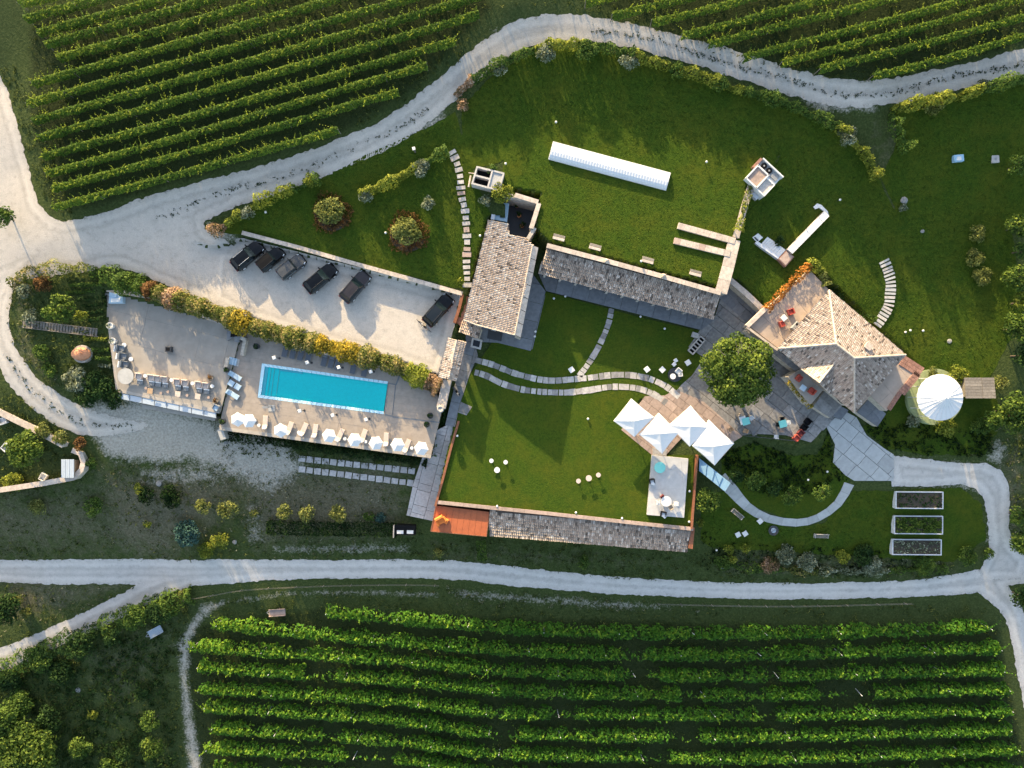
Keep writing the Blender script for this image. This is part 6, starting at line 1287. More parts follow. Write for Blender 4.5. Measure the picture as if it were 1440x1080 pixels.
trailer(392, 859, 4, "pale pink flat trailer at the top of the lower vineyard", 1.0, 2.5, M['pinkstone'], .4); trailer(222, 886, 28, "bluish white trailer with a drawbar beside the farm track", 1.15, 2.2, M['steelroof'], .7)
def fence(pts, label):
    P = spline([G(a, b) for a, b in pts], .5); P[:, 2] = T(P[:, 0], P[:, 1]); t = thing("wire_fence", label, "fence", tuple(P[len(P) // 2])); k = MB()
    for a, b in zip(P, P[1:]):
        for h in (.85, .45): k.tube((a[0], a[1], a[2] + h), (b[0], b[1], b[2] + h), .018, 4)
    k.build('wire', M['wood'], t)
    for i in range(0, len(P), 8): k = MB(); k.tube((P[i][0], P[i][1], P[i][2] - .2), (P[i][0], P[i][1], P[i][2] + 1.0), .05, 6); k.build('post', M['wood'], t)
fence([(262,842),(300,836),(340,829),(400,825),(480,822),(560,821),(618,822)], "thin wire fence curving along the road above the lower vineyard, left")
fence([(925,848),(1010,850),(1090,851),(1170,850),(1280,847)], "thin straight wire fence along the road above the lower vineyard, right")
# timber walkway
wkw = thing("timber_walkway", "dark timber walkway with sleepers through the oval garden", "walkway", (*G(84, 462)[:2], .3)); 
A, B = (32,455), (138,468)
for i in range(26):
    f = (i + .5) / 26; g = G(A[0] + (B[0] - A[0]) * f, A[1] + (B[1] - A[1]) * f); k = MB(); k.box((g[0], g[1], g[2] + .12), (.30, 1.0 + .1 * random.random(), .1), R(-7 + random.uniform(-2, 2))); k.build('plank', M['wood'], wkw)
for s in (-5.5, 5.5):
    k = MB()
    for i in range(10): a, b = [G(A[0] + (B[0] - A[0]) * f, A[1] + (B[1] - A[1]) * f + s, .3) for f in (i / 10, (i + 1) / 10)]; k.tube(a, b, .06, 5)
    k.build('rail', M['wood'], wkw)
td = thing("terracotta_dome", "large orange terracotta dome oven in the oval garden", "oven", G(118, 498)); x, y, z = td.location
MB().cyl((x, y, z - .2), 1.25, .75, 20).build('base', M['wallstone'], td); k = MB(); k.smooth = True
k.loft([[(x + 1.38 * math.cos(q) * math.cos(a), y + .95 * math.cos(q) * math.sin(a), z + .55 + .85 * math.sin(q)) for a in np.arange(20) * 2 * math.pi / 20] for q in np.linspace(0, 1.5, 8)]); k.build('dome', M['terracotta'], td); MB().cyl((x + .5, y, z + 1.3), .16, .5, 10).build('flue', M['terracotta'], td)
# ------------------------------------------------------------------ parasols
def hexa_parasol(px, py, label):
    zt = 2.5; x, y = W(px, py, zt); t = thing("parasol", label, "parasol", (x, y, 0.02), R(random.uniform(0, 60)), "small white parasols on the pool deck")
    for i in range(6):
        a, b = i * math.pi / 3, (i + 1) * math.pi / 3; k = MB(); r_ = 1.02; m_ = .93 * r_; am = (a + b) / 2
        k.add([(r_ * math.cos(a), r_ * math.sin(a), zt - .35), (m_ * .9 * math.cos(am), m_ * .9 * math.sin(am), zt - .33), (r_ * math.cos(b), r_ * math.sin(b), zt - .35), (0, 0, zt)], [(0, 1, 3), (1, 2, 3)]); k.build('canopy_panel', M['canvas'], t, world=False)
        k = MB(); k.tube((0, 0, zt - .03), (r_ * math.cos(a), r_ * math.sin(a), zt - .37), .015, 4); k.build('rib', M['wood'], t, world=False)
    k = MB(); k.tube((0, 0, 0), (0, 0, zt + .1), .03, 8); k.build('pole', M['woodw'], t, world=False); k = MB(); k.cyl((0, 0, 0), .32, .1, 14); k.build('base', M['grey'], t, world=False)
for i, (px, py) in enumerate([(333,590),(349,592),(393.5,605.5),(462,613),(498,619),(528,623.5),(558.7,626),(592,631)]):
    hexa_parasol(px, py, ["small white parasol at the left corner of the pool deck", "small white parasol overlapping the corner one", "small white parasol in line with the shower post", "small white parasol below the middle of the pool", "small white parasol fifth from the left corner of the deck", "small white parasol third from the right end of the deck", "small white parasol second from the right end of the deck", "small white parasol nearest the stone ramp"][i])
def big_parasol(cx, cy, corners, label):
    zt, ze = 3.7, 2.95; x, y = W(cx, cy, zt); t = thing("parasol", label, "parasol", (x, y, .06), 0, "large white square parasols"); P = [Vector((*W(*c, ze), ze)) for c in corners]; A = Vector((x, y, zt))
    for i in range(4):
        a, b = P[i], P[(i + 1) % 4]; m_ = (a + b) / 2; m_ = m_.lerp(A, .03); c1 = a.lerp(A, .5) - Vector((0, 0, .03)); c2 = b.lerp(A, .5) - Vector((0, 0, .03)); mm = m_.lerp(A, .5) - Vector((0, 0, .10))
        k = MB(); k.add([a, m_, b, c1, mm, c2, A], [(0, 1, 4, 3), (1, 2, 5, 4), (3, 4, 6), (4, 5, 6)]); k.build('canopy_panel', M['canvas'], t)
        k = MB(); k.add([a, b, b - Vector((0, 0, .22)), a - Vector((0, 0, .22))], [(0, 1, 2, 3)]); k.build('valance', M['canvas'], t)
        k = MB(); k.tube(A - Vector((0, 0, .08)), a - Vector((0, 0, .06)), .025, 5); k.build('rib', M['wgrey'], t)
    k = MB(); k.tube((x, y, 0), (x, y, zt + .12), .06, 8); k.build('pole', M['wgrey'], t); k = MB(); k.box((x, y, .12), (1.0, 1.0, .16), R(45), .03); k.build('base', M['grey'], t)
big_parasol(892,592, [(863,592),(892,614.5),(920,586.5),(888,560.5)], "large white square parasol furthest left, beside the court lawn")
big_parasol(928,610, [(899,611),(931,638),(955,608),(926.5,580.5)], "large white square parasol next to the marble platform")
big_parasol(971,599.5, [(940,598.5),(970,628),(999,601),(971.5,570.5)], "large white square parasol nearest the round court tree")
big_parasol(1003,628, [(973.5,627),(1005,654.5),(1032.5,623.5),(997,590)], "large white square parasol above the blue canopy")
# ------------------------------------------------------------------ furniture makers
def lounger(px, py, z, deg, label, fab, group, l_=1.95, w_=.72, pil=M['white'], back=.35):
    x, y = W(px, py, z + .35); t = thing("sun_lounger", label, "sun lounger", (x, y, z + .03), R(deg), group)
    for s in (-1, 1): k = MB(); k.box((0, s * w_ / 2, .22), (l_, .05, .06)); k.build('frame', M['grey'], t, world=False)
    for sx in (-1, 1):
        for s in (-1, 1): k = MB(); k.box((sx * l_ * .42, s * w_ / 2, .1), (.05, .05, .2)); k.build('leg', M['grey'], t, world=False)
    k = MB(); k.box((-l_ * .18, 0, .30), (l_ * .62, w_ * .94, .10), 0, .02); k.build('seat_cushion', fab, t, world=False)
    k = MB(); x0, x1 = l_ * .14, l_ * .47; k.loft([[(x0, -w_ * .46, .26), (x0, w_ * .46, .26), (x0, w_ * .46, .36), (x0, -w_ * .46, .36)], [(x1, -w_ * .46, .26 + back), (x1, w_ * .46, .26 + back), (x1, w_ * .46, .36 + back), (x1, -w_ * .46, .36 + back)]]); k.build('backrest', fab, t, world=False)
    k = MB(); k.box((l_ * .41, 0, .40 + back * .9), (.24, w_ * .7, .08), 0, .02); k.build('pillow', pil, t, world=False); return t
def chair(px, py, z, deg, label, m, fab, group=None, s=1.0):
    x, y = W(px, py, z + .45); t = thing("chair", label, "chair", (x, y, z + .02), R(deg), group); t.scale = (s, s, s)
    for a in (-1, 1):
        for b in (-1, 1): k = MB(); k.box((a * .22, b * .22, .22), (.045, .045, .44)); k.build('leg', m, t, world=False)
    k = MB(); k.box((0, 0, .46), (.52, .52, .08), 0, .02); k.build('seat', fab, t, world=False); k = MB(); k.box((.25, 0, .72), (.07, .52, .46), 0, .02); k.build('backrest', m, t, world=False)
    for b in (-1, 1): k = MB(); k.box((0, b * .27, .64), (.5, .05, .04)); k.build('armrest', m, t, world=False)
    return t
def table(px, py, z, r_, label, top, leg, h=.74, cat='table', group=None, square=None, deg=0):
    x, y = W(px, py, z + h); t = thing("table", label, cat, (x, y, z + .02), R(deg), group)
    k = MB()
    if square: k.box((0, 0, h - .02), (square[0], square[1], .05), 0, .01)
    else: k.cyl((0, 0, h - .05), r_, .05, 24)
    k.build('table_top', top, t, world=False); k = MB(); k.tube((0, 0, .02), (0, 0, h - .05), .045, 8); k.build('leg', leg, t, world=False); k = MB(); k.cyl((0, 0, 0), min(.3, r_ * .6), .04, 14); k.build('base', leg, t, world=False); return t
def armchair(px, py, z, deg, label, frame, fab, group=None, s=1.0, cat='armchair'):
    x, y = W(px, py, z + .4); t = thing("armchair", label, cat, (x, y, z + .02), R(deg), group); t.scale = (s, s, 1)
    k = MB(); k.box((0, 0, .17), (.92, .92, .26)); k.build('base', frame, t, world=False); k = MB(); k.box((-.08, 0, .37), (.72, .66, .15), 0, .04); k.build('seat_cushion', fab, t, world=False)
    k = MB(); k.box((.40, 0, .55), (.16, .92, .52), 0, .03); k.build('backrest', frame, t, world=False)
    for b in (-1, 1): k = MB(); k.box((0, b * .41, .45), (.74, .12, .30), 0, .02); k.build('armrest', frame, t, world=False)
    return t
def lamp(px, py, z, label, h=2.5, r_=.17, group=None, name='pole_lamp', cat='lamp'):
    x, y = W(px, py, z + h); t = thing(name, label, cat, (x, y, z), 0, group)
    k = MB(); k.tube((0, 0, 0), (0, 0, h - .3), .05, 8); k.build('pole', M['dark'], t, world=False); k = MB(); k.box((0, 0, h - .14), (r_ * 2.2, r_ * 2.2, .32), R(20), .05); k.build('lamp_shade', M['white'], t, world=False); k = MB(); k.cyl((0, 0, 0), .16, .05, 12); k.build('base', M['dark'], t, world=False); return t
def globe(px, py, label, h=.75, r_=.20, group="white globe lamps on the lawns", m=None, z=None):
    if z is None: x, y, z = G(px, py, h); z -= h
    else: x, y = W(px, py, z + h)
    t = thing("garden_lamp", label, "garden lamp", (x, y, z + .03), 0, group); k = MB(); k.tube((0, 0, 0), (0, 0, h - r_), .04, 6); k.build('stake', M['dark'], t, world=False)
    k = MB(); k.smooth = True; k.lathe((0, 0, h - r_), [(r_ * math.sin(q), -r_ * math.cos(q)) for q in np.linspace(.15, 3.0, 8)], 12); k.build('globe', m or M['white'], t, world=False); return t
# pool deck
DG = -14.0
for i, (px, py, nmx) in enumerate([(401,492.5,"first"),(412,495,"second"),(423,497.5,"third"),(434,500,"fourth"),(456,505.5,"fifth"),(466,508,"sixth"),(475,510.5,"seventh"),(497,516,"eighth"),(513,520,"ninth")]):
    lounger(px, py, 0, 90 + DG, f"dark grey sun lounger, {nmx} along the hedge side of the pool", M['slatefab'], "dark loungers between the pool and the hedge", pil=M['wgrey'])
for px, py, lab in ((330.5,528.7,"pale blue sun lounger at the west end of the pool, upper"), (327,554.6,"pale blue sun lounger at the west end of the pool, lower")): lounger(px, py, 0, 147, lab, M['bluefab'], "pale blue loungers west of the pool", pil=M['bluefab'], back=.2)
for px, py, lab in ((325,539,"pale blue square stool between the blue loungers, outer"), (334,544,"pale blue square stool between the blue loungers, inner")):
    x, y = W(px, py, .4); t = thing("stool", lab, "stool", (x, y, .03), R(-32)); k = MB(); k.box((0, 0, .36), (.85, .8, .12), 0, .03); k.build('cushion', M['bluefab'], t, world=False); k = MB(); k.box((0, 0, .15), (.75, .7, .3)); k.build('base', M['grey'], t, world=False)
armchair(304, 573, .35, 60, "pale blue armchair at the corner of the west terrace", M['grey'], M['bluefab'])
for i, (px, py, lab) in enumerate([(385,503,"white shaded pole lamp by the steps of the pool"),(431.5,509.6,"white shaded pole lamp second along the hedge side"),(476,516.5,"white shaded pole lamp third along the hedge side"),(521,522.5,"white shaded pole lamp at the far end of the hedge side"),(421,578,"white shaded pole lamp left below the pool"),(467.5,584,"white shaded pole lamp below the middle of the pool"),(514.5,590,"white shaded pole lamp right below the pool")]): lamp(px, py, 0, lab, 2.3, .2, "pole lamps around the pool")
sh = thing("shower", "grey outdoor shower post on the pool deck", "shower", (*W(382, 572, 0), 0)); k = MB(); k.box((0, 0, 1.15), (.2, .12, 2.3)); k.build('post', M['grey'], sh, world=False); k = MB(); k.box((-.1, 0, 2.28), (.75, .3, .08)); k.build('shower_head', M['grey'], sh, world=False); k = MB(); k.box((0, -.2, .03), (.9, .9, .05)); k.build('tray', M['concrete'], sh, world=False)
for i, (px, py, lab) in enumerate([(373,594,"sand coloured lounger left of the shower shadow"),(407,602.5,"sand coloured lounger right of the third small parasol"),(427,604,"sand coloured lounger left of the fourth small parasol, outer"),(443,606,"sand coloured lounger left of the fourth small parasol, inner"),(478,612,"sand coloured lounger right of the fourth small parasol"),(511,613,"sand coloured lounger right of the fifth small parasol"),(543,618,"sand coloured lounger right of the sixth small parasol"),(572,627,"sand coloured lounger right of the seventh small parasol")]): lounger(px, py, 0, DG - 90 + random.uniform(-12, 12), lab, M['pinkfab'], "sand coloured loungers on the south edge of the pool deck")
for i, (px, py, lab) in enumerate([(364,598,"tiny white side table near the corner parasols"),(420,608,"tiny white side table near the third parasol"),(485,617,"tiny white side table near the fifth parasol"),(514,621,"tiny white side table near the sixth parasol"),(579,630,"tiny white side table near the last parasol")]): table(px, py, 0, .24, lab, M['white'], M['grey'], .42, group="white side tables on the pool deck")
def pot(px, py, z, label, r_=.42, h=.75, m=None, plant=L['deep'], pl=True):
    x, y = W(px, py, z + h); t = thing("planter", label, "planter", (x, y, z)); MB().lathe((x, y, z), [(r_ * .75, 0), (r_, h * .75), (r_ * 1.05, h), (r_ * .85, h), (r_ * .8, h * .85)], 16).build('pot', m or M['dark'], t)
    if pl: crown('foliage', t, (x, y, z + h + .12), (r_ * .95, r_ * .95, .35), plant, .10, 40, k=5)
for a in ((605,584.5,0,"round dark planter on the deck, nearer the stone urn"),(600,596.7,0,"round dark planter on the deck, nearer the last parasol"),(360,487,0,"round dark planter beside the terrace stairs"),(312,593,0,"round dark planter at the lower corner of the pool deck")): pot(*a)
pl_ = thing("flower_bed", "dark brown flower bed at the end of the flower hedge", "flower bed", (*W(605, 541, 0), 0)); MB().prism(Wa([(592,536),(604,530),(623,538),(619,552),(593,543)], .3), 0, .4).build('soil', M['soil'], pl_); crown('foliage', pl_, (*W(606, 540, .5), .5), (1.3, .9, .5), L['rust'], .13, 40, k=8)
# stairs and low walls between the terraces
sw = thing("terrace_stairs", "stairs with low walls between the west terrace and the pool deck", "stairs", (*W(330, 490, 0), 0))
MB().prism(Wa([(320,456),(340,462),(336,481),(330,481),(329,473),(319,479)], .9), -.1, 1.0).build('planter_wall', M['stone_d'], sw); MB().prism(Wa([(325,463),(336,466),(335,473),(324,474)], 1.0), .9, 1.02).build('opening', M['black'], sw)
for i, (a, b, w_) in enumerate((((338,475),(345,478),.5), ((344,478),(340,500),.45), ((320,503),(316,522),.45))): A, B = W(*a, .8), W(*b, .8); k = MB(); k.box(((A[0] + B[0]) / 2, (A[1] + B[1]) / 2, .4 + .002 * i), (math.dist(A, B), w_, .85), math.atan2(B[1] - A[1], B[0] - A[0])); k.build('low_wall', M['wallstone'], sw)
for i in range(4): k = MB(); x, y = W(324 + i * 3.2, 507 + i * 1.0, .3); k.box((x, y, .25 - i * .07), (.34, 1.0, .5 - .14 * i), R(-14)); k.build('step', M['bluefab'] if i < 3 else M['stone_l'], sw)
# west terrace furniture
cb = thing("covered_daybed", "covered white daybed, tinted blue as in shade, in the corner of the west terrace", "daybed", (*W(166, 420, ZT), ZT)); x, y, z = cb.location
k = MB(); k.loft([[(x - 1, y - .75, z), (x + 1.05, y - .7, z), (x + 1.05, y + .2, z), (x + .2, y + .85, z), (x - .85, y + .75, z)], [(x - 1, y - .72, z + .6), (x + 1.02, y - .65, z + .6), (x + 1.0, y + .2, z + .6), (x + .2, y + .8, z + .6), (x - .85, y + .7, z + .6)], [(x - .8, y - .55, z + .72), (x + .85, y - .5, z + .72), (x + .85, y + .1, z + .72), (x + .15, y + .6, z + .8), (x - .7, y + .55, z + .8)]]); k.build('cover', M['bluefab'], cb)  # white cover; the blue cast of shade is in its fabric colour
k = MB(); k.box((x - .2, y + .45, z + .86), (1.1, .5, .16), R(-12), .05); k.build('bolster', M['bluefab'], cb); k = MB(); k.box((x + .1, y - .3, z + .75), (1.3, .5, .07), R(4), .02); k.build('folded_sheet', M['white'], cb)
for px, py, lab in ((154,458,"white planter ball on the west terrace wall, upper"),(157.5,479.5,"white planter ball on the west terrace wall, lower")): pot(px, py, ZT, lab, .45, .8, M['white'], L['silver'])
for i, (px, py, q) in enumerate([(170,490,"upper"),(173,501,"middle"),(175.5,512.5,"lower")]): armchair(px, py, ZT, 170, f"{q} of the three grey armchairs along the west terrace wall", M['greyfab'], M['greyfab'], "grey armchairs on the west terrace", 1.05); x, y = W(px - 8.6, py, ZT + .6); t = tag(MB().box((x, y, ZT + .5), (.22, .85, .5), R(-10), .04).build('bolster_cushion', M['white']), f"white upright cushion behind the {q} grey armchair", "cushion")
for px, py, q in ((174.5,485,"upper"),(184,505,"lower")): table(px, py, ZT, .3, f"{q} small white round table beside the grey armchairs", M['white'], M['grey'], .45)
table(176.5, 529, ZT, 1.12, "large round grey table on the west terrace", M['concrete'], M['grey'], .74)
SOF = [(195.4,529),(212,531),(221,532.3),(231,533.6),(249,537),(260,538.4),(279,540.6),(289,542.4)]
for i, (px, py) in enumerate(SOF): armchair(px, py, ZT, 83, f"sand coloured armchair, {ORD[i]} from the big round table", M['pinkfab'], M['pinkfab'], "sand coloured armchairs on the west terrace", .95); x, y = W(px + 1, py + 8.5, ZT + .4); t = thing("ottoman", f"grey ottoman in front of the {ORD[i]} sand coloured armchair", "ottoman", (x, y, ZT), R(-7), "grey ottomans on the west terrace"); k = MB(); k.box((0, 0, .22), (.8, .6, .3), 0, .05); k.build('base', M['greyfab'], t, world=False); k = MB(); k.box((0, .3, .40), (.8, .16, .08), 0, .02); k.build('bolster', M['white'], t, world=False)
for i, (px, py) in enumerate([(204,528.5),(241,534.5),(270.5,539),(298,543)]): table(px, py, ZT, .26, f"white drum side table, {ORD[i]} along the sand coloured armchairs", M['white'], M['white'], .5, group="white drum tables on the west terrace")
for px, py, m_, q in ((211,550,'woodw',"brown"),(250,554,'coping',"cream"),(278,557.5,'coping',"second cream")): table(px, py, ZT, .4, f"{q} square table near the glazed edge of the west terrace", M[m_], M['grey'], .6, square=(.75, .75), deg=-8)
for i, (px, py) in enumerate([(226,553),(236,551),(263,556),(293,559),(205,546)]): table(px, py, ZT, .2, f"small round stool, {ORD[i]} near the glazed edge", M['pinkstone'], M['grey'], .45, cat='stool', group="round stools on the west terrace")
pot(295.5, 531, ZT, "brown planter with rusty plant at the end of the armchair row", .42, .5, M['wood'], L['rust']); pot(318, 520, ZT, "dark planter beside the low stair wall", .35, .6); pot(303, 563, ZT, "brown planter with rusty plant by the glazed corner", .42, .5, M['wood'], L['rust'])
x, y = W(235, 491, ZT + .8); t = thing("fire_bowl", "dark square fire table alone on the west terrace", "fire table", (x, y, ZT)); k = MB(); k.box((0, 0, .3), (.85, .75, .6), R(-3), .05); k.build('body', M['dark'], t, world=False); k = MB(); k.box((0, 0, .605), (.55, .45, .02), R(-3)); k.build('hatch', M['black'], t, world=False)
# stone benches, strips
for i, (px, py) in enumerate([(786,334),(837,347.5),(911,366),(978,384)]):
    x, y = W(px, py, ZU + .4); t = thing("stone_bench", ["small stone bench on the roof lawn nearest the hall", "small stone bench on the roof lawn, second from the hall", "small stone bench on the roof lawn, third from the hall", "small stone bench on the roof lawn nearest the house"][i], "bench", (x, y, ZU + .05), R(-15), "stone benches along the roof lawn parapet")
    for s in (-1, 1): k = MB(); k.box((0, s * .19, .40), (1.6, .35, .09), 0, .015); k.build('slab', M['coping'] if s < 0 else M['wood'], t, world=False); k = MB(); k.box((s * .55, 0, .17), (.18, .6, .36)); k.build('support', M['wallstone'], t, world=False)
for (A, B, lab) in (((953.5,317),(1034,339),"upper of the two long stone strips on the roof lawn"), ((948,338),(1027,357),"lower of the two long stone strips on the roof lawn")):
    a, b = Vector(Z3(*A, ZU + .35)), Vector(Z3(*B, ZU + .35)); t = thing("stone_strip", lab, "stone kerb", (a.x, a.y, ZU)); n = 9; an_ = math.atan2(b.y - a.y, b.x - a.x)
    for i in range(n): p = a.lerp(b, (i + .5) / n); k = MB(); k.box((p.x, p.y, ZU + .18), ((b - a).length / n - .02, .82, .36 + random.uniform(0, .02)), an_); k.build('stone', M['coping'] if random.random() < .8 else M['pinkstone'], t)
# garden lamps, stools, rocks
for px, py, lab in [(782,171,"globe lamp on the slope above the rooflight, left"),(994,227,"globe lamp on the roof lawn right of the rooflight"),(711,229.5,"globe lamp beside the service box"),(827,589,"globe lamp in the middle of the court lawn"),(902,367,"small lamp beside the third stone bench"),(1182,280.5,"white lamp above the white masonry wall"),(1274,467,"left of three white lamps on the lawn behind the house"),(1281,464.5,"middle of three white lamps on the lawn behind the house"),(1299,465,"right of three white lamps on the lawn behind the house"),(1164,663.5,"white lamp in the dark bed nearer the forecourt"),(1137,675,"white lamp in the dark bed between the small trees"),(373,298,"white lamp on the triangular lawn near the roadside hedge"),(542,327,"white lamp beside the right round flower bed"),(675,331,"white lamp on the grass left of the hall"),(643,613,"white lamp at the west edge of the court lawn"),(810,721,"white lamp at the coped wall, left"),(875,729,"white lamp at the coped wall, right"),(970,691,"white lamp between the marble platform and the rusty wall"),(969.5,734,"white lamp at the corner of the court lawn"),(699,712,"white lamp at the corner of the orange deck"),(1016,800,"white lamp at the edge of the lower road"),(1008,774,"white lamp among the yellow bushes"),(779,419.5,"left of two pale lamps at the colonnade lawn"),(795,416.5,"right of two pale lamps at the colonnade lawn"),(901,445,"pale lamp beside the colonnade walk, middle"),(935,462,"pale lamp beside the colonnade walk, right"),(753,466,"pale lamp at the corner of the hall walk, upper"),(752,473,"pale lamp at the corner of the hall walk, lower")]:
    globe(px, py, lab, .55 if py > 400 else .9, .16)
for i, (px, py, r_, lab) in enumerate([(813.5,676.5,.33,"left of the three pale tables on the lit lawn"),(828,672.5,.42,"middle and largest of the three pale tables on the lit lawn"),(841.5,668,.33,"right of the three pale tables on the lit lawn"),(691,648,.30,"upper left of three white tables on the shaded lawn"),(711,650,.30,"right of three white tables on the shaded lawn"),(699,661,.40,"lowest and largest of three white tables on the shaded lawn")]): table(px, py, .16, r_, lab, M['pinkfab'] if i < 3 else M['white'], M['grey'], .72 if i % 3 == 1 else .6)
for px, py, lab in ((931,520,"white square stool left of the white armchairs"),(967,510,"white square stool nearest the court tree"),(947.5,512.5,"lower white stool of a close pair on the lawn"),(949.8,507,"upper white stool of a close pair on the lawn"),(909.5,519.5,"white square stool furthest left on the shaded lawn"),(803.5,520,"white square stool beside the narrow stone path"),(1069,733,"white square table on the small garden lawn"),(1048,750.5,"right of two white stools on the small garden lawn"),(1038,752,"left of two white stools on the small garden lawn")):
    x, y, z = G(px, py, .45); z -= .45; z = max(z, .12) if py < 600 else z; t = thing("stool", lab, "stool", (x, y, z), R(random.uniform(10, 60))); k = MB(); s = .72 if px not in (947.5, 949.8) else .5; k.box((0, 0, .42), (s, s, .08), 0, .02); k.build('seat', M['white'], t, world=False)
    for a in (-1, 1):
        for b in (-1, 1): k = MB(); k.box((a * s * .4, b * s * .4, .2), (.05, .05, .4)); k.build('leg', M['wgrey'], t, world=False)
table(946.3, 529.3, .14, .40, "white round table on a dark mat on the shaded lawn", M['white'], M['dark'], .6); armchair(954, 522, .14, 50, "white armchair beside the white round table", M['white'], M['white'], None, .8); armchair(956.5, 527, .14, 10, "second white armchair beside the white round table", M['white'], M['white'], None, .55)
tag(MB().cyl((*W(949, 527, .1), .14), 1.0, .04, 20).build('mat', M['dark']), "dark round mat under the white armchairs", "mat")
bp = thing("slotted_planter", "long pale planter bench with dark openings by the court tree", "planter", (*W(979.5, 485.5, .3), .05), R(49)); 
for s in (-1, 1): k = MB(); k.box((0, s * .42, .28), (2.7, .16, .5)); k.build('side', M['stone_l'], bp, world=False)
for i in range(6): k = MB(); k.box((-1.3 + .52 * i, 0, .27), (.14, .7, .48)); k.build('divider', M['stone_l'], bp, world=False)
k = MB(); k.box((0, 0, .1), (2.6, .7, .12)); k.build('soil', M['black'], bp, world=False)
t = tag(MB().box((*W(978, 471.5, .3), .25), (1.0, .7, .45), R(-18), .04).build('stone_block', M['stone_l']), "pale stone block beside the slotted planter", "stone block")
# tables on the marble platform and in the court
table(928, 657.5, .52, .78, "turquoise round table on the marble platform", M['turq'], M['grey'])
table(937, 705, .52, .72, "white round table with chairs on the marble platform", M['white'], M['grey'])
for px, py, d, f, lab in ((931.5,698.5,130,'maroon',"maroon chair at the white table on the marble platform"),(943,713.5,-60,'wood',"brown chair at the white table on the marble platform"),(926,707,180,'wgrey',"pale chair on the left of the white table"),(950,708,0,'white',"white chair on the right of the white table")): chair(px, py, .52, d, lab, M[f], M[f])
for px, py, d, lab in ((917,677,100,"white chair with a black backrest at the left edge of the marble"),(933,723,80,"white chair with a black backrest at the lower edge of the marble")): armchair(px, py, .52, d, lab, M['black'], M['white'], None, .78); x, y = W(px + 1, py + 2.5, .95); tag(MB().box((x, y, .98), (.62, .5, .12), R(d + 60), .04).build('white_cushion', M['white']), "white cushion on the chair at the left edge of the marble" if px < 925 else "white cushion on the chair at the lower edge of the marble", "cushion")
for px, py, lab in ((1049,592.5,"turquoise table beside a white cloth in the paved court"),(1101,596,"turquoise table with dark chairs in the paved court")): table(px, py, .06, .5, lab, M['turq'], M['grey'], .74, square=(1.05, 1.0), deg=15)
table(1045, 591, .06, .5, "white square table touching the turquoise one", M['white'], M['grey'], .73, square=(.9, 1.1), deg=15)
for px, py, d, f, lab in ((1094,597,180,'black',"black chair left of the turquoise court table"),(1100,589,95,'black',"black chair above the turquoise court table"),(1099,605,-90,'pinkstone',"pinkish chair below the turquoise court table"),(1107,594,10,'wgrey',"grey chair right of the turquoise court table"),(1056,588,40,'wgrey',"grey chair right of the white court table"),(1041,585,140,'coping',"cream chair behind the white court table"),(1060,609,-80,'greyfab',"grey chair at the edge of the paved court"),(1091,614,-90,'wgrey',"pale chair at the edge of the paved court"),(1027,604,30,'woodw',"wooden chair at the edge of the parasol deck"),(1048,606,-20,'woodw',"second wooden chair at the edge of the parasol deck")): chair(px, py, .06, d, lab, M[f], M[f])
rs = thing("railing", "dark railing with cushions along the south edge of the paved court", "railing", (*W(1085, 613, 0), .05)); k = MB()
for i in range(14): p = W(1045 + i * 5.6, 612.5 + i * .55, .9); k.tube((*p, -.4), (*p, .9), .03, 6)
k.tube((*W(1045, 612.5, .9), .9), (*W(1118, 620, .9), .9), .04, 6); k.tube((*W(1045, 612.5, .9), .5), (*W(1118, 620, .9), .5), .025, 6); k.build('rail', M['dark'], rs)
for i, (px, py, d, f, lab) in enumerate([(1120,616,50,'red',"red armchair at the lower end of the dark row"),(1126,609,50,'maroon',"maroon armchair second in the dark row"),(1131,601,50,'black',"black armchair third in the dark row"),(1136,593,50,'black',"black armchair at the top of the dark row")]): armchair(px, py, .06, d, lab, M[f], M[f], "dark armchairs in the paved court", .85)
for px, py, d, lab in ((1100,455.5,200,"red armchair lower on the roof terrace"),(1112,438.5,20,"red armchair upper on the roof terrace")): armchair(px, py, 2.7, d, lab, M['red'], M['red'], None, .85)
table(1102.5, 447, 2.7, .4, "white square table between the red roof terrace chairs", M['white'], M['grey'], .6, square=(.75, .75), deg=40)
for px, py, d, lab in ((1124,532,140,"red armchair at the inner end of the balcony"),(1142,550,-40,"red armchair at the outer end of the balcony")): armchair(px, py, 2.6, d, lab, M['red'], M['red'], None, .85)
table(1129.5, 545.5, 2.6, .4, "pale blue square table on the balcony", M['bluefab'], M['grey'], .6, square=(.8, .75), deg=-35)
ac = thing("air_unit", "dark metal unit against the house on the roof terrace", "air unit", (*W(1118, 458, 3.2), 2.72), R(49)); k = MB(); k.box((0, 0, .35), (1.2, .45, .7), 0, .03); k.build('casing', M['grey'], ac, world=False); k = MB(); k.cyl((.25, 0, .71), .16, .02, 14); k.build('fan', M['black'], ac, world=False)
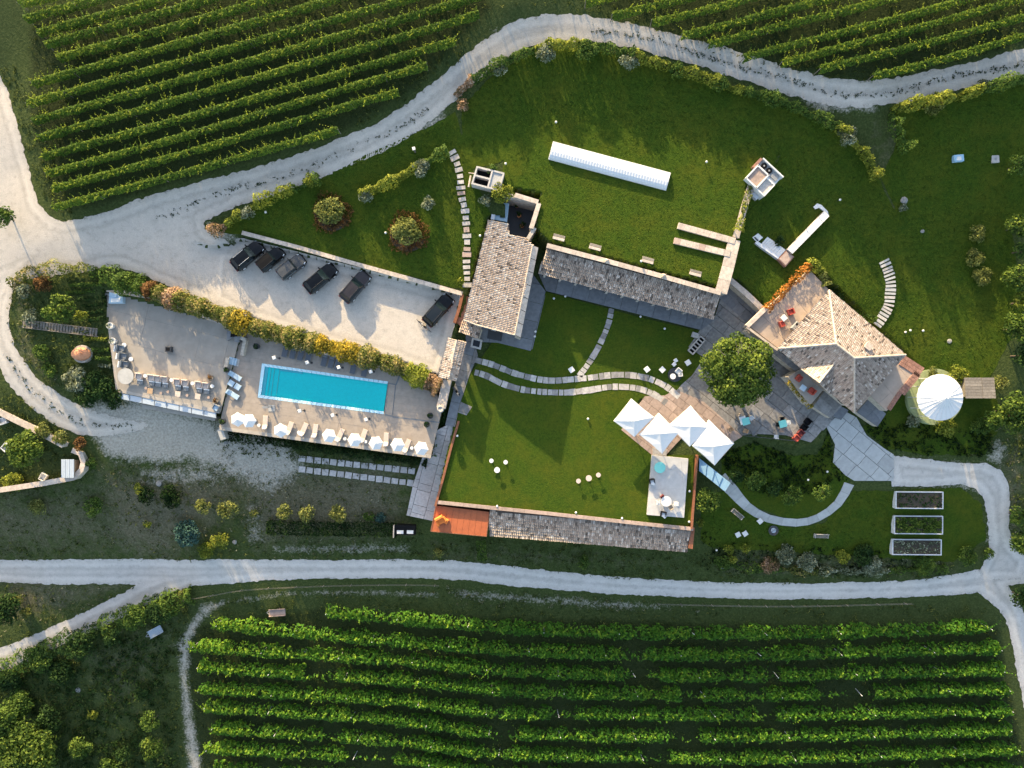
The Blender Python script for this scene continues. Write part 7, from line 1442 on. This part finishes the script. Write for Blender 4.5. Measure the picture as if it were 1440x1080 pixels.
# small garden below the court
def bench(px, py, deg, label, l_=2.0):
    x, y, z = G(px, py, .4); z -= .4; t = thing("garden_bench", label, "bench", (x, y, z), R(deg))
    for i in range(3): k = MB(); k.box((0, -.2 + .2 * i, .44), (l_, .15, .04)); k.build('seat_slat', M['wood'], t, world=False)
    for i in range(2): k = MB(); k.box((0, .32, .62 + .18 * i), (l_, .04, .12)); k.build('back_slat', M['stone_l'], t, world=False)
    for s in (-1, 1): k = MB(); k.box((s * l_ * .47, .02, .3), (.07, .62, .6)); k.build('leg', M['stone_l'], t, world=False)
bench(1036.5, 723, -40, "slatted bench turned diagonally on the small garden lawn"); bench(1155, 754, -2, "slatted bench standing level on the small garden lawn")
x, y, z = G(1087.5, 746, .3); t = thing("fire_pit", "dark round fire pit with a pale middle on the garden lawn", "fire pit", (x, y, z - .3)); k = MB(); k.lathe((0, 0, 0), [(.45, 0), (.75, .35), (.72, .42), (.6, .38), (.3, .2)], 18); k.build('bowl', M['dark'], t, world=False); k = MB(); k.cyl((.03, 0, .2), .38, .1, 12); k.build('ash', M['steelroof'], t, world=False); k = MB(); k.tube((-.4, -.2, .42), (.4, .25, .44), .04); k.build('poker', M['grey'], t, world=False)
def raised_bed(x0, y0, x1, y1, label, mt, dn):
    a, b = G(x0, y0, .4), G(x1, y1, .4); cx, cy = (a[0] + b[0]) / 2, (a[1] + b[1]) / 2; z = max(a[2], b[2]) - .62; w_, d_ = abs(b[0] - a[0]), abs(b[1] - a[1]); t = thing("raised_bed", label, "raised bed", (cx, cy, z), R(-.5), "white framed raised beds")
    for i, (ox, oy, sx, sy) in enumerate(((0, d_ / 2, w_ + .13, .13), (0, -d_ / 2, w_ + .13, .13), (w_ / 2, 0, .13, d_ - .13), (-w_ / 2, 0, .13, d_ - .13))): k = MB(); k.box((ox, oy, .25), (sx, sy, .8)); k.build('board', M['wgrey'], t, world=False)
    k = MB(); k.box((0, 0, .2), (w_ - .13, d_ - .13, .6)); k.build('soil', M['soil'], t, world=False)
    n = int(w_ * d_ * dn); C = np.c_[rng.uniform(-w_ / 2 + .2, w_ / 2 - .2, n), rng.uniform(-d_ / 2 + .2, d_ / 2 - .2, n), np.zeros(n)]; keep = np.sin(C[:, 0] * 2.2 + x0) * np.sin(C[:, 1] * 4 + 1) + .6 * rng.normal(size=n) > -.2; C = C[keep]; n = len(C); C[:, 2] = .52 + .35 * rng.random(n); C += np.array([cx, cy, z])
    leafobj('foliage', C, rng.normal(size=(n, 3)) * .6 + np.array([0, 0, .8]), .15 * (.5 + rng.random(n)), np.clip(.5 + .25 * rng.normal(size=n), 0, 1), mt, t)
raised_bed(1260, 692, 1321, 713.5, "topmost raised bed with dark bare soil", L['deep'], 22); raised_bed(1258, 726, 1319.5, 748.5, "middle raised bed full of green plants", L['green'], 150); raised_bed(1255.5, 759, 1318.5, 778, "lowest raised bed with sparse grey green plants", L['silver'], 28)
x, y, z = G(1345, 224); t = thing("garden_tank", "small blue box with a white lid on the corner lawn", "box", (x, y, z), R(5)); k = MB(); k.box((0, 0, .3), (1.3, .9, .6), 0, .05); k.build('body', M['bluetone'], t, world=False); k = MB(); k.box((-.05, -.1, .62), (.55, .5, .1), 0, .02); k.build('lid', M['white'], t, world=False)
x, y, z = G(1399, 224); t = thing("hatch_cover", "small grey concrete hatch on the corner lawn", "hatch", (x, y, z), R(3)); k = MB(); k.box((0, 0, .08), (1.0, 1.0, .2), 0, .03); k.build('cover', M['concrete'], t, world=False); k = MB(); k.cyl((0, 0, .19), .18, .03, 10); k.build('handle', M['grey'], t, world=False)
for i, (px, py, s, lab) in enumerate([(1271,282,.55,"flat pale stone on the lawn near the hedge end"),(1297,325,.3,"small pale stone on the long lawn"),(1335,480,.35,"grey stone on the lawn behind the house"),(430,915,.3,"pale stone in the vineyard"),(110,970,.4,"pale stone lying in the left meadow"),(224,680,.45,"white block between the dark clipped shrubs"),(330,762,.35,"pale stone at the end of the yellow bushes"),(60,915,.4,"dark stone on the left branch road"),(318,622,.3,"white stone at the foot of the buttress")]):
    x, y, z = G(px, py); k = MB(); k.smooth = False; r0 = np.random.default_rng(i); k.lathe((x, y, z - .05), [(s * .8, 0), (s, s * .25), (s * .8, s * .5), (s * .3, s * .62)], 9); k.v = [(a + r0.normal() * s * .08, b + r0.normal() * s * .08, c + r0.normal() * s * .04) for a, b, c in k.v]; tag(k.build('rock', M['rock'] if px != 60 else M['dark']), lab, "stone")
for px, py, lab in ((3,592,"white crate near the left edge of the walled garden, upper"),(7,629,"white crate near the left edge of the walled garden, lower"),(60,671,"white tub under the tree in the walled garden")):
    x, y, z = G(px, py, .5); z -= .5; t = thing("crate", lab, "crate", (x, y, z), R(px * 7)); 
    for i in range(4): a = i * math.pi / 2; k = MB(); k.box((.5 * math.cos(a), .42 * math.sin(a), .28), (.06, .9, .55) if i % 2 == 0 else (.95, .06, .55)); k.build('side', M['white'], t, world=False)
    k = MB(); k.box((0, 0, .12), (.9, .8, .1)); k.build('floor', M['wgrey'], t, world=False)
for px, py, lab in ((555,222,"bird table post in the gap of the loose hedge"),(498,230,"small wooden post on the grass by the road bend")):
    pass
x, y, z = G(584, 214); t = thing("garden_post", "short wooden post with a white cap above the loose hedge", "post", (x, y, z)); k = MB(); k.box((0, 0, .7), (.18, .18, 1.4)); k.build('post', M['wood'], t, world=False); k = MB(); k.box((0, 0, 1.45), (.4, .4, .1), .3, .02); k.build('cap', M['white'], t, world=False)
x, y, z = G(641, 574); 
br = thing("motor_scooter", "dark scooter standing beside the gate wall", "scooter", (*W(641, 549, .4), .07), R(-50)); k = MB(); k.box((0, 0, .5), (1.1, .3, .3), 0, .08); k.build('body', M['black'], br, world=False); k = MB(); k.box((-.3, 0, .75), (.6, .28, .12), 0, .04); k.build('saddle', M['dark'], br, world=False); k = MB(); k.box((.5, 0, .8), (.1, .3, .6), 0, .03); k.build('leg_shield', M['wgrey'], br, world=False); k = MB(); k.tube((.5, -.32, 1.1), (.5, .32, 1.1), .03); k.build('handlebar', M['dark'], br, world=False)
for xx in (-.6, .65): k = MB(); k.tube((xx, -.06, .25), (xx, .06, .25), .25, 14); k.build('wheel', M['tyre'], br, world=False)
